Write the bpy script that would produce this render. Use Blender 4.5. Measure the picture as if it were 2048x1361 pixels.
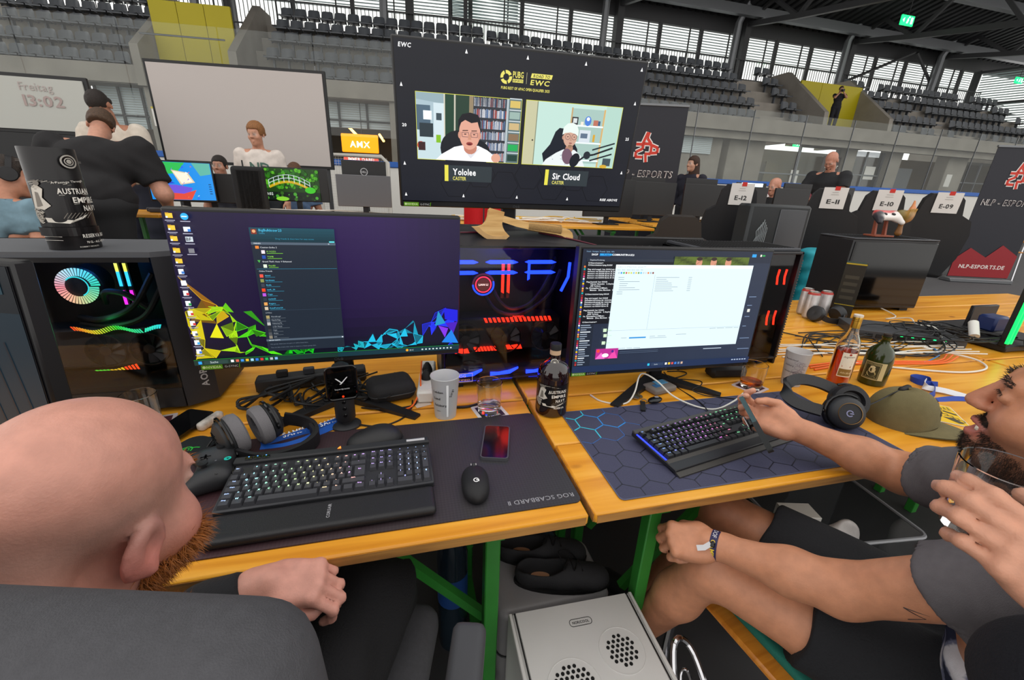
import bpy, bmesh, math, random
import numpy as np
from mathutils import Vector, Matrix, Euler, Quaternion
random.seed(7)
PI = math.pi
SC = bpy.context.scene
for _o in list(bpy.data.objects):
 bpy.data.objects.remove(_o)
COL = SC.collection
# ------------------------------------------------------------------ camera
cam_d = bpy.data.cameras.new('camera')
cam_d.sensor_width = 36.0
cam_d.lens = 836.0 / 2048.0 * 36.0
cam_d.clip_start = 0.02
cam_d.clip_end = 200
cam = bpy.data.objects.new('camera', cam_d)
COL.objects.link(cam)
CAM_POS = Vector((0, 0, 1.437))
_p, _r, _y = math.radians(20.2), math.radians(2.4), math.radians(14.9)
_f = Vector((math.sin(_y) * math.cos(_p), math.cos(_y) * math.cos(_p), -math.sin(_p)))
_rt0 = Vector((math.cos(_y), -math.sin(_y), 0))
_up0 = _rt0.cross(_f)
_rt = _rt0 * math.cos(_r) + _up0 * math.sin(_r)
_up = _up0 * math.cos(_r) - _rt0 * math.sin(_r)
cam.matrix_world = Matrix((
 (_rt.x, _up.x, -_f.x, CAM_POS.x),
 (_rt.y, _up.y, -_f.y, CAM_POS.y),
 (_rt.z, _up.z, -_f.z, CAM_POS.z),
 (0, 0, 0, 1)))
SC.camera = cam
# ------------------------------------------------------------------ world light
SC.view_settings.view_transform = 'Standard'
SC.view_settings.look = 'None'
SC.view_settings.gamma = 1.0
SC.view_settings.use_curve_mapping = False
SC.view_settings.exposure = 0.5
world = bpy.data.worlds.new('overcast_sky')
SC.world = world
world.use_nodes = True
_bg = world.node_tree.nodes['Background']
_bg.inputs[0].default_value = (1.0, 0.975, 0.94, 1)
_bg.inputs[1].default_value = 1.05
# ------------------------------------------------------------------ helpers
def lin(h):
 if isinstance(h, str):
  h = h.lstrip('#')
  h = [int(h[i:i + 2], 16) / 255.0 for i in (0, 2, 4)]
 return tuple((x / 12.92 if x <= 0.04045 else ((x + 0.055) / 1.055) ** 2.4) for x in h)
MATS = {}
def M(name, col='#808080', rough=0.5, metal=0.0, emit=0.0, ecol=None, var=0.0, scale=20.0, bump=0.0,
      bscale=150.0, trans=0.0, ior=1.45, coat=0.0, alpha=1.0, spec=0.5, sss=0.0):
 if name in MATS:
  return MATS[name]
 m = bpy.data.materials.new(name)
 m.use_nodes = True
 nt = m.node_tree
 b = nt.nodes['Principled BSDF']
 c = lin(col)
 b.inputs['Base Color'].default_value = (*c, 1)
 b.inputs['Roughness'].default_value = rough
 b.inputs['Metallic'].default_value = metal
 b.inputs['Specular IOR Level'].default_value = spec
 b.inputs['Transmission Weight'].default_value = trans
 b.inputs['IOR'].default_value = ior
 b.inputs['Coat Weight'].default_value = coat
 b.inputs['Alpha'].default_value = alpha
 if sss:
  b.inputs['Subsurface Weight'].default_value = sss
  b.inputs['Subsurface Radius'].default_value = (0.01, 0.004, 0.002)
 if emit:
  b.inputs['Emission Color'].default_value = (*lin(ecol or col), 1)
  b.inputs['Emission Strength'].default_value = emit
 if var or bump:
  tc = nt.nodes.new('ShaderNodeTexCoord')
  if var:
   n = nt.nodes.new('ShaderNodeTexNoise')
   n.inputs['Scale'].default_value = scale
   n.inputs['Detail'].default_value = 4
   nt.links.new(tc.outputs['Object'], n.inputs['Vector'])
   r = nt.nodes.new('ShaderNodeValToRGB')
   r.color_ramp.elements[0].position = 0.3
   r.color_ramp.elements[1].position = 0.7
   r.color_ramp.elements[0].color = (*[x * (1 - var) for x in c], 1)
   r.color_ramp.elements[1].color = (*[min(1, x * (1 + var)) for x in c], 1)
   nt.links.new(n.outputs['Fac'], r.inputs['Fac'])
   nt.links.new(r.outputs['Color'], b.inputs['Base Color'])
  if bump:
   n2 = nt.nodes.new('ShaderNodeTexNoise')
   n2.inputs['Scale'].default_value = bscale
   n2.inputs['Detail'].default_value = 3
   nt.links.new(tc.outputs['Object'], n2.inputs['Vector'])
   bp = nt.nodes.new('ShaderNodeBump')
   bp.inputs['Strength'].default_value = bump
   bp.inputs['Distance'].default_value = 0.01
   nt.links.new(n2.outputs['Fac'], bp.inputs['Height'])
   nt.links.new(bp.outputs['Normal'], b.inputs['Normal'])
 MATS[name] = m
 return m
def vcol_mat(name, emit=0.0, rough=0.5, sss=0.0, bump=0.0, bscale=300, spec=0.4, var=0.0, vscale=60):
 if name in MATS:
  return MATS[name]
 m = bpy.data.materials.new(name)
 m.use_nodes = True
 nt = m.node_tree
 b = nt.nodes['Principled BSDF']
 a = nt.nodes.new('ShaderNodeVertexColor')
 a.layer_name = 'Col'
 b.inputs['Roughness'].default_value = rough
 b.inputs['Specular IOR Level'].default_value = spec
 src = a.outputs['Color']
 if emit:
  b.inputs['Base Color'].default_value = (0.006, 0.006, 0.008, 1)
  nt.links.new(src, b.inputs['Emission Color'])
  b.inputs['Emission Strength'].default_value = emit
 else:
  if var:
   tc = nt.nodes.new('ShaderNodeTexCoord')
   n = nt.nodes.new('ShaderNodeTexNoise')
   n.inputs['Scale'].default_value = vscale
   n.inputs['Detail'].default_value = 5
   nt.links.new(tc.outputs['Object'], n.inputs['Vector'])
   mr = nt.nodes.new('ShaderNodeMapRange')
   mr.inputs['From Min'].default_value = 0.3
   mr.inputs['From Max'].default_value = 0.7
   mr.inputs['To Min'].default_value = 1 - var
   mr.inputs['To Max'].default_value = 1 + var
   nt.links.new(n.outputs['Fac'], mr.inputs['Value'])
   mx = nt.nodes.new('ShaderNodeVectorMath')
   mx.operation = 'SCALE'
   nt.links.new(src, mx.inputs[0])
   nt.links.new(mr.outputs['Result'], mx.inputs['Scale'])
   src = mx.outputs['Vector']
  nt.links.new(src, b.inputs['Base Color'])
  if sss:
   b.inputs['Subsurface Weight'].default_value = sss
   b.inputs['Subsurface Radius'].default_value = (0.012, 0.004, 0.002)
  if bump:
   tc = nt.nodes.new('ShaderNodeTexCoord')
   n2 = nt.nodes.new('ShaderNodeTexNoise')
   n2.inputs['Scale'].default_value = bscale
   nt.links.new(tc.outputs['Object'], n2.inputs['Vector'])
   bp = nt.nodes.new('ShaderNodeBump')
   bp.inputs['Strength'].default_value = bump
   bp.inputs['Distance'].default_value = 0.004
   nt.links.new(n2.outputs['Fac'], bp.inputs['Height'])
   nt.links.new(bp.outputs['Normal'], b.inputs['Normal'])
 MATS[name] = m
 return m
def T(x=0, y=0, z=0, rx=0, ry=0, rz=0):
 return Matrix.Translation((x, y, z)) @ Euler((math.radians(rx), math.radians(ry), math.radians(rz))).to_matrix().to_4x4()
class MB:
 def __init__(s):
  s.v, s.f, s.mi, s.fc = [], [], [], []
 def add(s, v, f, mi=0, Mx=None, col=None):
  o = len(s.v)
  if Mx is not None:
   v = [Mx @ Vector(p) for p in v]
  s.v.extend([tuple(p) for p in v])
  for q in f:
   s.f.append(tuple(i + o for i in q))
   s.mi.append(mi)
   s.fc.append(col)
  return s
 def box(s, cx, cy, cz, sx, sy, sz, bev=0.0, Mx=None, mi=0, col=None):
  hx, hy, hz = sx / 2, sy / 2, sz / 2
  if bev <= 0:
   v = [(cx + a * hx, cy + b * hy, cz + c * hz) for a in (-1, 1) for b in (-1, 1) for c in (-1, 1)]
   f = [(0, 1, 3, 2), (4, 6, 7, 5), (0, 4, 5, 1), (2, 3, 7, 6), (0, 2, 6, 4), (1, 5, 7, 3)]
   return s.add(v, f, mi, Mx, col)
  b_ = min(bev, hx * .95, hy * .95, hz * .95)
  v, idx = [], {}
  for a in (-1, 1):
   for b in (-1, 1):
    for c in (-1, 1):
     idx[a, b, c, 0] = len(v)
     v.append((cx + a * hx, cy + b * (hy - b_), cz + c * (hz - b_)))
     idx[a, b, c, 1] = len(v)
     v.append((cx + a * (hx - b_), cy + b * hy, cz + c * (hz - b_)))
     idx[a, b, c, 2] = len(v)
     v.append((cx + a * (hx - b_), cy + b * (hy - b_), cz + c * hz))
  f = []
  def q(fl, *k):
   k = [idx[t] for t in k]
   f.append(tuple(k if fl > 0 else k[::-1]))
  for a in (-1, 1):
   q(a, (a, -1, -1, 0), (a, 1, -1, 0), (a, 1, 1, 0), (a, -1, 1, 0))
   q(-a, (-1, a, -1, 1), (1, a, -1, 1), (1, a, 1, 1), (-1, a, 1, 1))
   q(a, (-1, -1, a, 2), (1, -1, a, 2), (1, 1, a, 2), (-1, 1, a, 2))
  for a in (-1, 1):
   for b in (-1, 1):
    q(-a * b, (a, b, -1, 0), (a, b, 1, 0), (a, b, 1, 1), (a, b, -1, 1))
    q(a * b, (a, -1, b, 0), (a, 1, b, 0), (a, 1, b, 2), (a, -1, b, 2))
    q(-a * b, (-1, a, b, 1), (1, a, b, 1), (1, a, b, 2), (-1, a, b, 2))
    for c in (-1, 1):
     q(a * b * c, (a, b, c, 0), (a, b, c, 1), (a, b, c, 2))
  return s.add(v, f, mi, Mx, col)
 def cyl(s, p0, p1, r0, r1=None, seg=16, caps=True, mi=0, Mx=None, col=None):
  r1 = r0 if r1 is None else r1
  p0, p1 = Vector(p0), Vector(p1)
  d = (p1 - p0).normalized()
  a = d.orthogonal().normalized()
  b = d.cross(a)
  v = []
  for p, r in ((p0, r0), (p1, r1)):
   for i in range(seg):
    t = 2 * PI * i / seg
    v.append(p + (a * math.cos(t) + b * math.sin(t)) * r)
  f = [(i, (i + 1) % seg, seg + (i + 1) % seg, seg + i) for i in range(seg)]
  if caps:
   f += [tuple(range(seg))[::-1], tuple(range(seg, 2 * seg))]
  return s.add(v, f, mi, Mx, col)
 def tube(s, pts, r, seg=8, closed=False, caps=True, mi=0, Mx=None, flat=1.0, upv=None, col=None):
  pts = [Vector(p) for p in pts]
  n = len(pts)
  v = []
  prev = None
  for i in range(n):
   if closed:
    d = pts[(i + 1) % n] - pts[i - 1]
   else:
    d = pts[min(i + 1, n - 1)] - pts[max(i - 1, 0)]
   if d.length < 1e-9:
    d = Vector((0, 0, 1))
   d.normalize()
   if upv is not None:
    a = d.cross(Vector(upv))
    a = a.normalized() if a.length > 1e-6 else d.orthogonal().normalized()
   elif prev is None:
    a = d.orthogonal().normalized()
   else:
    a = prev - d * prev.dot(d)
    a = a.normalized() if a.length > 1e-6 else d.orthogonal().normalized()
   prev = a
   b = d.cross(a)
   rr = r[i] if isinstance(r, (list, tuple)) else r
   for k in range(seg):
    t = 2 * PI * k / seg
    v.append(pts[i] + a * math.cos(t) * rr + b * math.sin(t) * rr * flat)
  f = []
  for i in range(n if closed else n - 1):
   j = (i + 1) % n
   for k in range(seg):
    k2 = (k + 1) % seg
    f.append((i * seg + k, i * seg + k2, j * seg + k2, j * seg + k))
  if caps and not closed:
   f += [tuple(range(seg))[::-1], tuple(range((n - 1) * seg, n * seg))]
  return s.add(v, f, mi, Mx, col)
 def lathe(s, prof, seg=32, Mx=None, mi=0, col=None, sx=1.0, sy=1.0, cap=True):
  v, f = [], []
  n = len(prof)
  for r, z in prof:
   for k in range(seg):
    t = 2 * PI * k / seg
    v.append((r * math.cos(t) * sx, r * math.sin(t) * sy, z))
  for i in range(n - 1):
   for k in range(seg):
    k2 = (k + 1) % seg
    f.append((i * seg + k, i * seg + k2, (i + 1) * seg + k2, (i + 1) * seg + k))
  if cap and prof[0][0] > 1e-5:
   f.append(tuple(range(seg))[::-1])
  if cap and prof[-1][0] > 1e-5:
   f.append(tuple(range((n - 1) * seg, n * seg)))
  return s.add(v, f, mi, Mx, col)
 def prism(s, poly, z0, z1, Mx=None, mi=0, col=None):
  n = len(poly)
  v = [(x, y, z0) for x, y in poly] + [(x, y, z1) for x, y in poly]
  f = [tuple(range(n))[::-1], tuple(range(n, 2 * n))]
  f += [(i, (i + 1) % n, n + (i + 1) % n, n + i) for i in range(n)]
  return s.add(v, f, mi, Mx, col)
 def ball(s, c, r, seg=16, rings=10, mi=0, Mx=None, col=None):
  if not isinstance(r, (tuple, list)):
   r = (r, r, r)
  v, f = [], []
  for i in range(rings + 1):
   p = PI * i / rings
   for k in range(seg):
    t = 2 * PI * k / seg
    v.append((c[0] + r[0] * math.sin(p) * math.cos(t), c[1] + r[1] * math.sin(p) * math.sin(t), c[2] - r[2] * math.cos(p)))
  for i in range(rings):
   for k in range(seg):
    k2 = (k + 1) % seg
    f.append((i * seg + k, i * seg + k2, (i + 1) * seg + k2, (i + 1) * seg + k))
  return s.add(v, f, mi, Mx, col)
 def grid(s, fn, nu, nv, mi=0, Mx=None, col=None, wrap=False):
  v = [fn(i / nu, j / nv) for j in range(nv + 1) for i in range(nu + 1)]
  f = [(j * (nu + 1) + i, j * (nu + 1) + i + 1, (j + 1) * (nu + 1) + i + 1, (j + 1) * (nu + 1) + i)
             for j in range(nv) for i in range(nu)]
  return s.add(v, f, mi, Mx, col)
 def ribbon(s, pts, w, th=0.0012, side=(0, 0, 1), mi=0, Mx=None):
  # flat strap along pts; side = direction of the strap's width, one vector or one per point
  pts = [Vector(p) for p in pts]
  n = len(pts)
  v = []
  for i in range(n):
   sd = Vector(side[i]) if isinstance(side[0], (tuple, list, Vector)) else Vector(side)
   d = (pts[min(i + 1, n - 1)] - pts[max(i - 1, 0)]).normalized()
   sd = (sd - d * sd.dot(d)).normalized()
   nn = d.cross(sd)
   for a, b in ((-1, -1), (1, -1), (1, 1), (-1, 1)):
    v.append(pts[i] + sd * a * w / 2 + nn * b * th / 2)
  f = []
  for i in range(n - 1):
   for k in range(4):
    k2 = (k + 1) % 4
    f.append((i * 4 + k, i * 4 + k2, (i + 1) * 4 + k2, (i + 1) * 4 + k))
  f += [(3, 2, 1, 0), tuple(range(4 * n - 4, 4 * n))]
  return s.add(v, f, mi, Mx)
 def mesh(s, name, mats, smooth=True, ang=40):
  me = bpy.data.meshes.new(name)
  me.from_pydata(s.v, [], s.f)
  if not isinstance(mats, (list, tuple)):
   mats = [mats]
  for m in mats:
   me.materials.append(m)
  if any(s.mi):
   me.polygons.foreach_set('material_index', s.mi)
  if any(c is not None for c in s.fc):
   at = me.color_attributes.new('Col', 'FLOAT_COLOR', 'CORNER')
   buf = []
   for q, c in zip(s.f, s.fc):
    c = c or (0.5, 0.5, 0.5)
    buf.extend(list((*c[:3], 1.0)) * len(q))
   at.data.foreach_set('color', buf)
  me.validate()
  if smooth:
   me.polygons.foreach_set('use_smooth', [True] * len(me.polygons))
   me.set_sharp_from_angle(angle=math.radians(ang))
  me.update()
  return me
 def build(s, name, mats, parent=None, Mx=None, smooth=True, ang=40):
  o = bpy.data.objects.new(name, s.mesh(name, mats, smooth, ang))
  COL.objects.link(o)
  if parent is not None:
   o.parent = parent
  if Mx is not None:
   o.matrix_local = Mx
  return o
def tag(o, label=None, cat=None, group=None, kind=None):
 if label:
  o['label'] = label
 if cat:
  o['category'] = cat
 if group:
  o['group'] = group
 if kind:
  o['kind'] = kind
 return o
def thing(name, label, cat, loc=(0, 0, 0), rz=0.0, group=None, Mx=None):
 o = bpy.data.objects.new(name, None)
 o.empty_display_size = 0.05
 COL.objects.link(o)
 if Mx is not None:
  o.matrix_world = Mx
 else:
  o.location = loc
  o.rotation_euler = (0, 0, math.radians(rz))
 return tag(o, label, cat, group)
def kids(o):
 return [c for c in COL.objects if c.parent == o]
def dup(o, loc=None, rz=None, label=None, group=None, parent=None, Mx=None):
 r = o.copy()
 COL.objects.link(r)
 r.parent = parent
 if Mx is not None:
  r.matrix_world = Mx
 if loc is not None:
  r.location = loc
 if rz is not None:
  r.rotation_euler = (0, 0, math.radians(rz))
 if label:
  r['label'] = label
 if group:
  r['group'] = group
 for ch in o.children:
  c = ch.copy()
  COL.objects.link(c)
  c.parent = r
  for g in ch.children:
   d = g.copy()
   COL.objects.link(d)
   d.parent = c
 return r
def struct(o):
 o['kind'] = 'structure'
 return o
def spline(pts, n=8):
 # catmull-rom through pts
 P = [Vector(p) for p in pts]
 P = [P[0] * 2 - P[1]] + P + [P[-1] * 2 - P[-2]]
 out = []
 for i in range(1, len(P) - 2):
  a, b, c, d = P[i - 1:i + 3]
  for k in range(n):
   t = k / n
   out.append(0.5 * ((2 * b) + (c - a) * t + (2 * a - 5 * b + 4 * c - d) * t * t + (3 * b - a - 3 * c + d) * t ** 3))
 out.append(P[-2])
 return out
# ------------------------------------------------------------------ lettering: glyph outlines of the built-in font
_CH = "ABCDEFGHIJKLMNOPQRSTUVWXYZabcdefghijklmnopqrstuvwxyz0123456789-.:,/&+*%()'\"#_!@>|"
GLY = {}
def _make_glyphs():
 tmp = []
 for bold in (0, 1):
  for ch in _CH:
   cu = bpy.data.curves.new('glyph', 'FONT')
   cu.body = ch
   cu.size = 1.0
   cu.resolution_u = 2
   cu.offset = 0.022 if bold else 0.0
   o = bpy.data.objects.new('glyph', cu)
   COL.objects.link(o)
   tmp.append((bold, ch, o, cu))
 dg = bpy.context.evaluated_depsgraph_get()
 for bold, ch, o, cu in tmp:
  me = o.evaluated_get(dg).to_mesh()
  v = [(p.co.x, p.co.y) for p in me.vertices]
  f = [tuple(p.vertices) for p in me.polygons]
  o.evaluated_get(dg).to_mesh_clear()
  xs = [p[0] for p in v] or [0]
  x0 = min(xs)
  GLY[bold, ch] = ([(a - x0, b) for a, b in v], f, max(xs) - x0)
 for bold, ch, o, cu in tmp:
  bpy.data.objects.remove(o)
  bpy.data.curves.remove(cu)
_make_glyphs()
class Paint:
 """flat print: coloured polygons and letters on a surface, each layer a hair above the last"""
 def __init__(s, dz=0.00012):
  s.mb = MB()
  s.k = 1
  s.dz = dz
 def layer(s):
  s.k += 1
  return s
 def poly(s, pts, col, up=True):
  if up:
   s.k += 0.25
  z = s.k * s.dz
  s.mb.add([(p[0], p[1], z) for p in pts], [tuple(range(len(pts)))], 0, None, lin(col) if isinstance(col, str) else col)
  return s
 def rect(s, x0, y0, x1, y1, col, nx=1, up=True):
  if up:
   s.k += 0.25
  z = s.k * s.dz
  c = lin(col) if isinstance(col, str) else col
  for i in range(nx):
   a, b = x0 + (x1 - x0) * i / nx, x0 + (x1 - x0) * (i + 1) / nx
   s.mb.add([(a, y0, z), (b, y0, z), (b, y1, z), (a, y1, z)], [(0, 1, 2, 3)], 0, None, c)
  return s
 def grad(s, x0, y0, x1, y1, fn, nx, ny):
  s.k += 0.25
  z = s.k * s.dz
  for j in range(ny):
   for i in range(nx):
    a, b = x0 + (x1 - x0) * i / nx, x0 + (x1 - x0) * (i + 1) / nx
    c, d = y0 + (y1 - y0) * j / ny, y0 + (y1 - y0) * (j + 1) / ny
    s.mb.add([(a, c, z), (b, c, z), (b, d, z), (a, d, z)], [(0, 1, 2, 3)], 0, None, fn((i + .5) / nx, (j + .5) / ny))
  return s
 def disc(s, x, y, r, col, seg=18, ry=None, rot=0.0):
  ry = ry or r
  ca, sa = math.cos(rot), math.sin(rot)
  pts = []
  for i in range(seg):
   a, b = r * math.cos(2 * PI * i / seg), ry * math.sin(2 * PI * i / seg)
   pts.append((x + a * ca - b * sa, y + a * sa + b * ca))
  return s.poly(pts, col)
 def ring(s, x, y, r, w, col, seg=24, a0=0.0, a1=2 * PI):
  s.k += 0.25
  z = s.k * s.dz
  c = lin(col) if isinstance(col, str) else col
  for i in range(seg):
   t0, t1 = a0 + (a1 - a0) * i / seg, a0 + (a1 - a0) * (i + 1) / seg
   s.mb.add([(x + r * math.cos(t0), y + r * math.sin(t0), z), (x + r * math.cos(t1), y + r * math.sin(t1), z),
                      (x + (r - w) * math.cos(t1), y + (r - w) * math.sin(t1), z), (x + (r - w) * math.cos(t0), y + (r - w) * math.sin(t0), z)],
                     [(0, 1, 2, 3)], 0, None, c)
  return s
 def line(s, pts, w, col, up=True):
  if up:
   s.k += 0.25
  z = s.k * s.dz
  c = lin(col) if isinstance(col, str) else col
  for (ax, ay), (bx, by) in zip(pts[:-1], pts[1:]):
   L = math.hypot(bx - ax, by - ay) or 1e-6
   nx, ny = -(by - ay) / L * w / 2, (bx - ax) / L * w / 2
   s.mb.add([(ax - nx, ay - ny, z), (bx - nx, by - ny, z), (bx + nx, by + ny, z), (ax + nx, ay + ny, z)], [(0, 1, 2, 3)], 0, None, c)
  return s
 def text(s, txt, x, y, size, col, bold=0, sx=1.0, shear=0.0, rot=0.0, align='l', fit=None):
  s.k += 0.25
  z = s.k * s.dz
  c = lin(col) if isinstance(col, str) else col
  adv = 0.0
  out = []
  for ch in txt:
   g = GLY.get((bold, ch))
   if g is None:
    adv += 0.32
    continue
   v, f, w = g
   out.append((adv, v, f))
   adv += w + 0.09
  adv = max(adv - 0.09, 0.01)
  if fit:
   sx = fit / (adv * size)
  off = {'l': 0, 'c': -adv / 2, 'r': -adv}[align]
  ca, sa = math.cos(rot), math.sin(rot)
  for a, v, f in out:
   P = []
   for px, py in v:
    X, Y = (a + off + px) * size * sx + py * size * shear, py * size
    P.append((x + X * ca - Y * sa, y + X * sa + Y * ca, z))
   s.mb.add(P, f, 0, None, c)
  return s
 def build(s, name, mat, parent=None, Mx=None, wrap=None):
  if wrap:
   s.mb.v = [wrap(*p) for p in s.mb.v]
  return s.mb.build(name, mat, parent, Mx, smooth=False)
PRINT = vcol_mat('printed_ink', rough=0.5)
GLOSSPRINT = vcol_mat('glossy_print', rough=0.25)
GLOW = vcol_mat('screen_light', emit=0.9, rough=0.35, spec=0.3)
# ------------------------------------------------------------------ smooth bodies: blended distance fields meshed with surface nets
def _cap(P, a, b, r0, r1):
 a, b = np.array(a, np.float32), np.array(b, np.float32)
 d = b - a
 L = float(d @ d) + 1e-12
 h = np.clip(((P - a) @ d) / L, 0, 1)
 q = P - a - h[:, None] * d
 return np.sqrt((q * q).sum(1)) - (r0 + (r1 - r0) * h)
def _ell(P, c, r, R):
 q = P - np.array(c, np.float32)
 if R is not None:
  q = q @ np.array(R, np.float32)
 r = np.array(r, np.float32)
 k0 = np.sqrt(((q / r) ** 2).sum(1)) + 1e-9
 k1 = np.sqrt(((q / (r * r)) ** 2).sum(1)) + 1e-9
 return k0 * (k0 - 1) / k1
def _rbox(P, c, h, r, R):
 q = P - np.array(c, np.float32)
 if R is not None:
  q = q @ np.array(R, np.float32)
 q = np.abs(q) - (np.array(h, np.float32) - r)
 return np.sqrt((np.maximum(q, 0) ** 2).sum(1)) + np.minimum(q.max(1), 0) - r
class Body:
 """list of blended shapes; op '+' joins, '-' carves; col is the vertex colour"""
 def __init__(s, k=0.02):
  s.p = []
  s.k = k
 def cap(s, a, b, r0, r1=None, col=None, k=None, op='+'):
  s.p.append((op, 'c', (tuple(a), tuple(b), r0, r0 if r1 is None else r1), col, s.k if k is None else k))
  return s
 def chain(s, pts, rs, col=None, k=None):
  for i in range(len(pts) - 1):
   s.cap(pts[i], pts[i + 1], rs[i], rs[i + 1], col, k)
  return s
 def ell(s, c, r, R=None, col=None, k=None, op='+'):
  s.p.append((op, 'e', (tuple(c), tuple(r), None if R is None else [list(x) for x in R]), col, s.k if k is None else k))
  return s
 def box(s, c, h, r, R=None, col=None, k=None, op='+'):
  s.p.append((op, 'b', (tuple(c), tuple(h), r, None if R is None else [list(x) for x in R]), col, s.k if k is None else k))
  return s
 def xform(s, Mx, scale=1.0):
  R3 = np.array(Mx.to_3x3().normalized())
  out = []
  for op, t, a, col, k in s.p:
   tp = lambda p: tuple(Mx @ Vector(p))
   if t == 'c':
    a = (tp(a[0]), tp(a[1]), a[2] * scale, a[3] * scale)
   else:
    R = np.eye(3) if a[-1] is None else np.array(a[-1])
    R = (R3 @ R).tolist()
    if t == 'e':
     a = (tp(a[0]), tuple(x * scale for x in a[1]), R)
    else:
     a = (tp(a[0]), tuple(x * scale for x in a[1]), a[2] * scale, R)
   out.append((op, t, a, col, k * scale))
  s.p = out
  return s
 def join(s, o):
  s.p += o.p
  return s
 @staticmethod
 def _d(t, a, P):
  if t == 'c':
   return _cap(P, *a)
  if t == 'e':
   return _ell(P, *a)
  return _rbox(P, *a)
 def eval(s, P, inflate=0.0, only=None):
  d = None
  for op, t, a, col, k in s.p:
   e = s._d(t, a, P)
   if d is None:
    d = e
    continue
   k = max(k, 1e-4)
   if op == '+':
    h = np.maximum(k - np.abs(d - e), 0) / k
    d = np.minimum(d, e) - h * h * k * 0.25
   else:
    e = -e
    h = np.maximum(k - np.abs(d - e), 0) / k
    d = np.maximum(d, e) + h * h * k * 0.25
  return d - inflate
 def bounds(s, pad):
  lo, hi = np.full(3, 1e9), np.full(3, -1e9)
  for op, t, a, col, k in s.p:
   if op != '+':
    continue
   if t == 'c':
    for p, r in ((a[0], a[2]), (a[1], a[3])):
     lo = np.minimum(lo, np.array(p) - r)
     hi = np.maximum(hi, np.array(p) + r)
   else:
    r = max(a[1]) * (1.0 if t == 'e' else 1.8)
    lo = np.minimum(lo, np.array(a[0]) - r)
    hi = np.maximum(hi, np.array(a[0]) + r)
  return lo - pad, hi + pad
 def mesh(s, name, h, mat, cuts=(), inflate=0.0, fold=None, clip=None, coltau=0.006, colfn=None):
  """cuts: (point, outward normal) half-spaces removed; fold: function P -> offset of the surface"""
  lo, hi = s.bounds(0.03 + inflate)
  if clip is not None:
   lo, hi = np.maximum(lo, clip[0]), np.minimum(hi, clip[1])
  def field(P):
   d = s.eval(P, inflate)
   if fold is not None:
    d = d + fold(P)
   for c in cuts:
    p, n = np.array(c[0], np.float32), np.array(c[1], np.float32)
    n = n / np.linalg.norm(n)
    d = np.maximum(d, (P - p) @ n)
   return d
  B = 8
  nb = np.ceil((hi - lo) / (h * B)).astype(int)
  nb = np.maximum(nb, 1)
  N = nb * B
  bi = np.stack(np.meshgrid(*[np.arange(n) for n in nb], indexing='ij'), -1).reshape(-1, 3)
  cen = (lo + (bi + 0.5) * B * h).astype(np.float32)
  dc = field(cen)
  rad = B * h * 0.5 * 1.74 * 1.35 + 0.004
  act = np.abs(dc) < rad
  F = np.empty(N, np.float32)
  Fb = F.reshape(nb[0], B, nb[1], B, nb[2], B)
  sg = np.where(dc < 0, -1.0, 1.0).astype(np.float32).reshape(nb)
  Fb[...] = sg[:, None, :, None, :, None]
  off = np.stack(np.meshgrid(*[np.arange(B)] * 3, indexing='ij'), -1).reshape(-1, 3)
  ab = bi[act]
  CH = 3000
  for i in range(0, len(ab), CH):
   q = ab[i:i + CH]
   pts = (lo + (q[:, None, :] * B + off[None]) * h).astype(np.float32).reshape(-1, 3)
   d = field(pts).reshape(-1, B, B, B)
   Fb[q[:, 0], :, q[:, 1], :, q[:, 2], :] = d
  V, Q = surface_nets(F, h)
  V = V + lo
  me = bpy.data.meshes.new(name)
  nv, nq = len(V), len(Q)
  me.vertices.add(nv)
  me.vertices.foreach_set('co', V.astype(np.float32).ravel())
  me.loops.add(nq * 4)
  me.loops.foreach_set('vertex_index', Q.astype(np.int32).ravel())
  me.polygons.add(nq)
  me.polygons.foreach_set('loop_start', np.arange(0, nq * 4, 4, dtype=np.int32))
  me.polygons.foreach_set('loop_total', np.full(nq, 4, np.int32))
  me.polygons.foreach_set('use_smooth', np.ones(nq, bool))
  for m in (mat if isinstance(mat, (list, tuple)) else [mat]):
   me.materials.append(m)
  cols = [p[3] for p in s.p if p[0] == '+']
  if any(c is not None for c in cols) or colfn:
   Vf = V.astype(np.float32)
   W = np.zeros(nv, np.float32)
   Cc = np.zeros((nv, 3), np.float32)
   for op, t, a, col, k in s.p:
    if op != '+' or col is None:
     continue
    d = s._d(t, a, Vf) - inflate
    w = np.exp(-np.clip(d, -0.02, 0.2) / coltau)
    W += w
    Cc += w[:, None] * np.array(lin(col) if isinstance(col, str) else col, np.float32)
   Cc /= np.maximum(W, 1e-20)[:, None]
   if colfn:
    Cc = colfn(Vf, Cc)
   at = me.color_attributes.new('Col', 'FLOAT_COLOR', 'POINT')
   at.data.foreach_set('color', np.concatenate([Cc, np.ones((nv, 1), np.float32)], 1).ravel())
  me.update(calc_edges=True)
  me.validate()
  return me
 def build(s, name, h, mat, parent=None, **kw):
  o = bpy.data.objects.new(name, s.mesh(name, h, mat, **kw))
  COL.objects.link(o)
  if parent is not None:
   o.parent = parent
  return o
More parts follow.
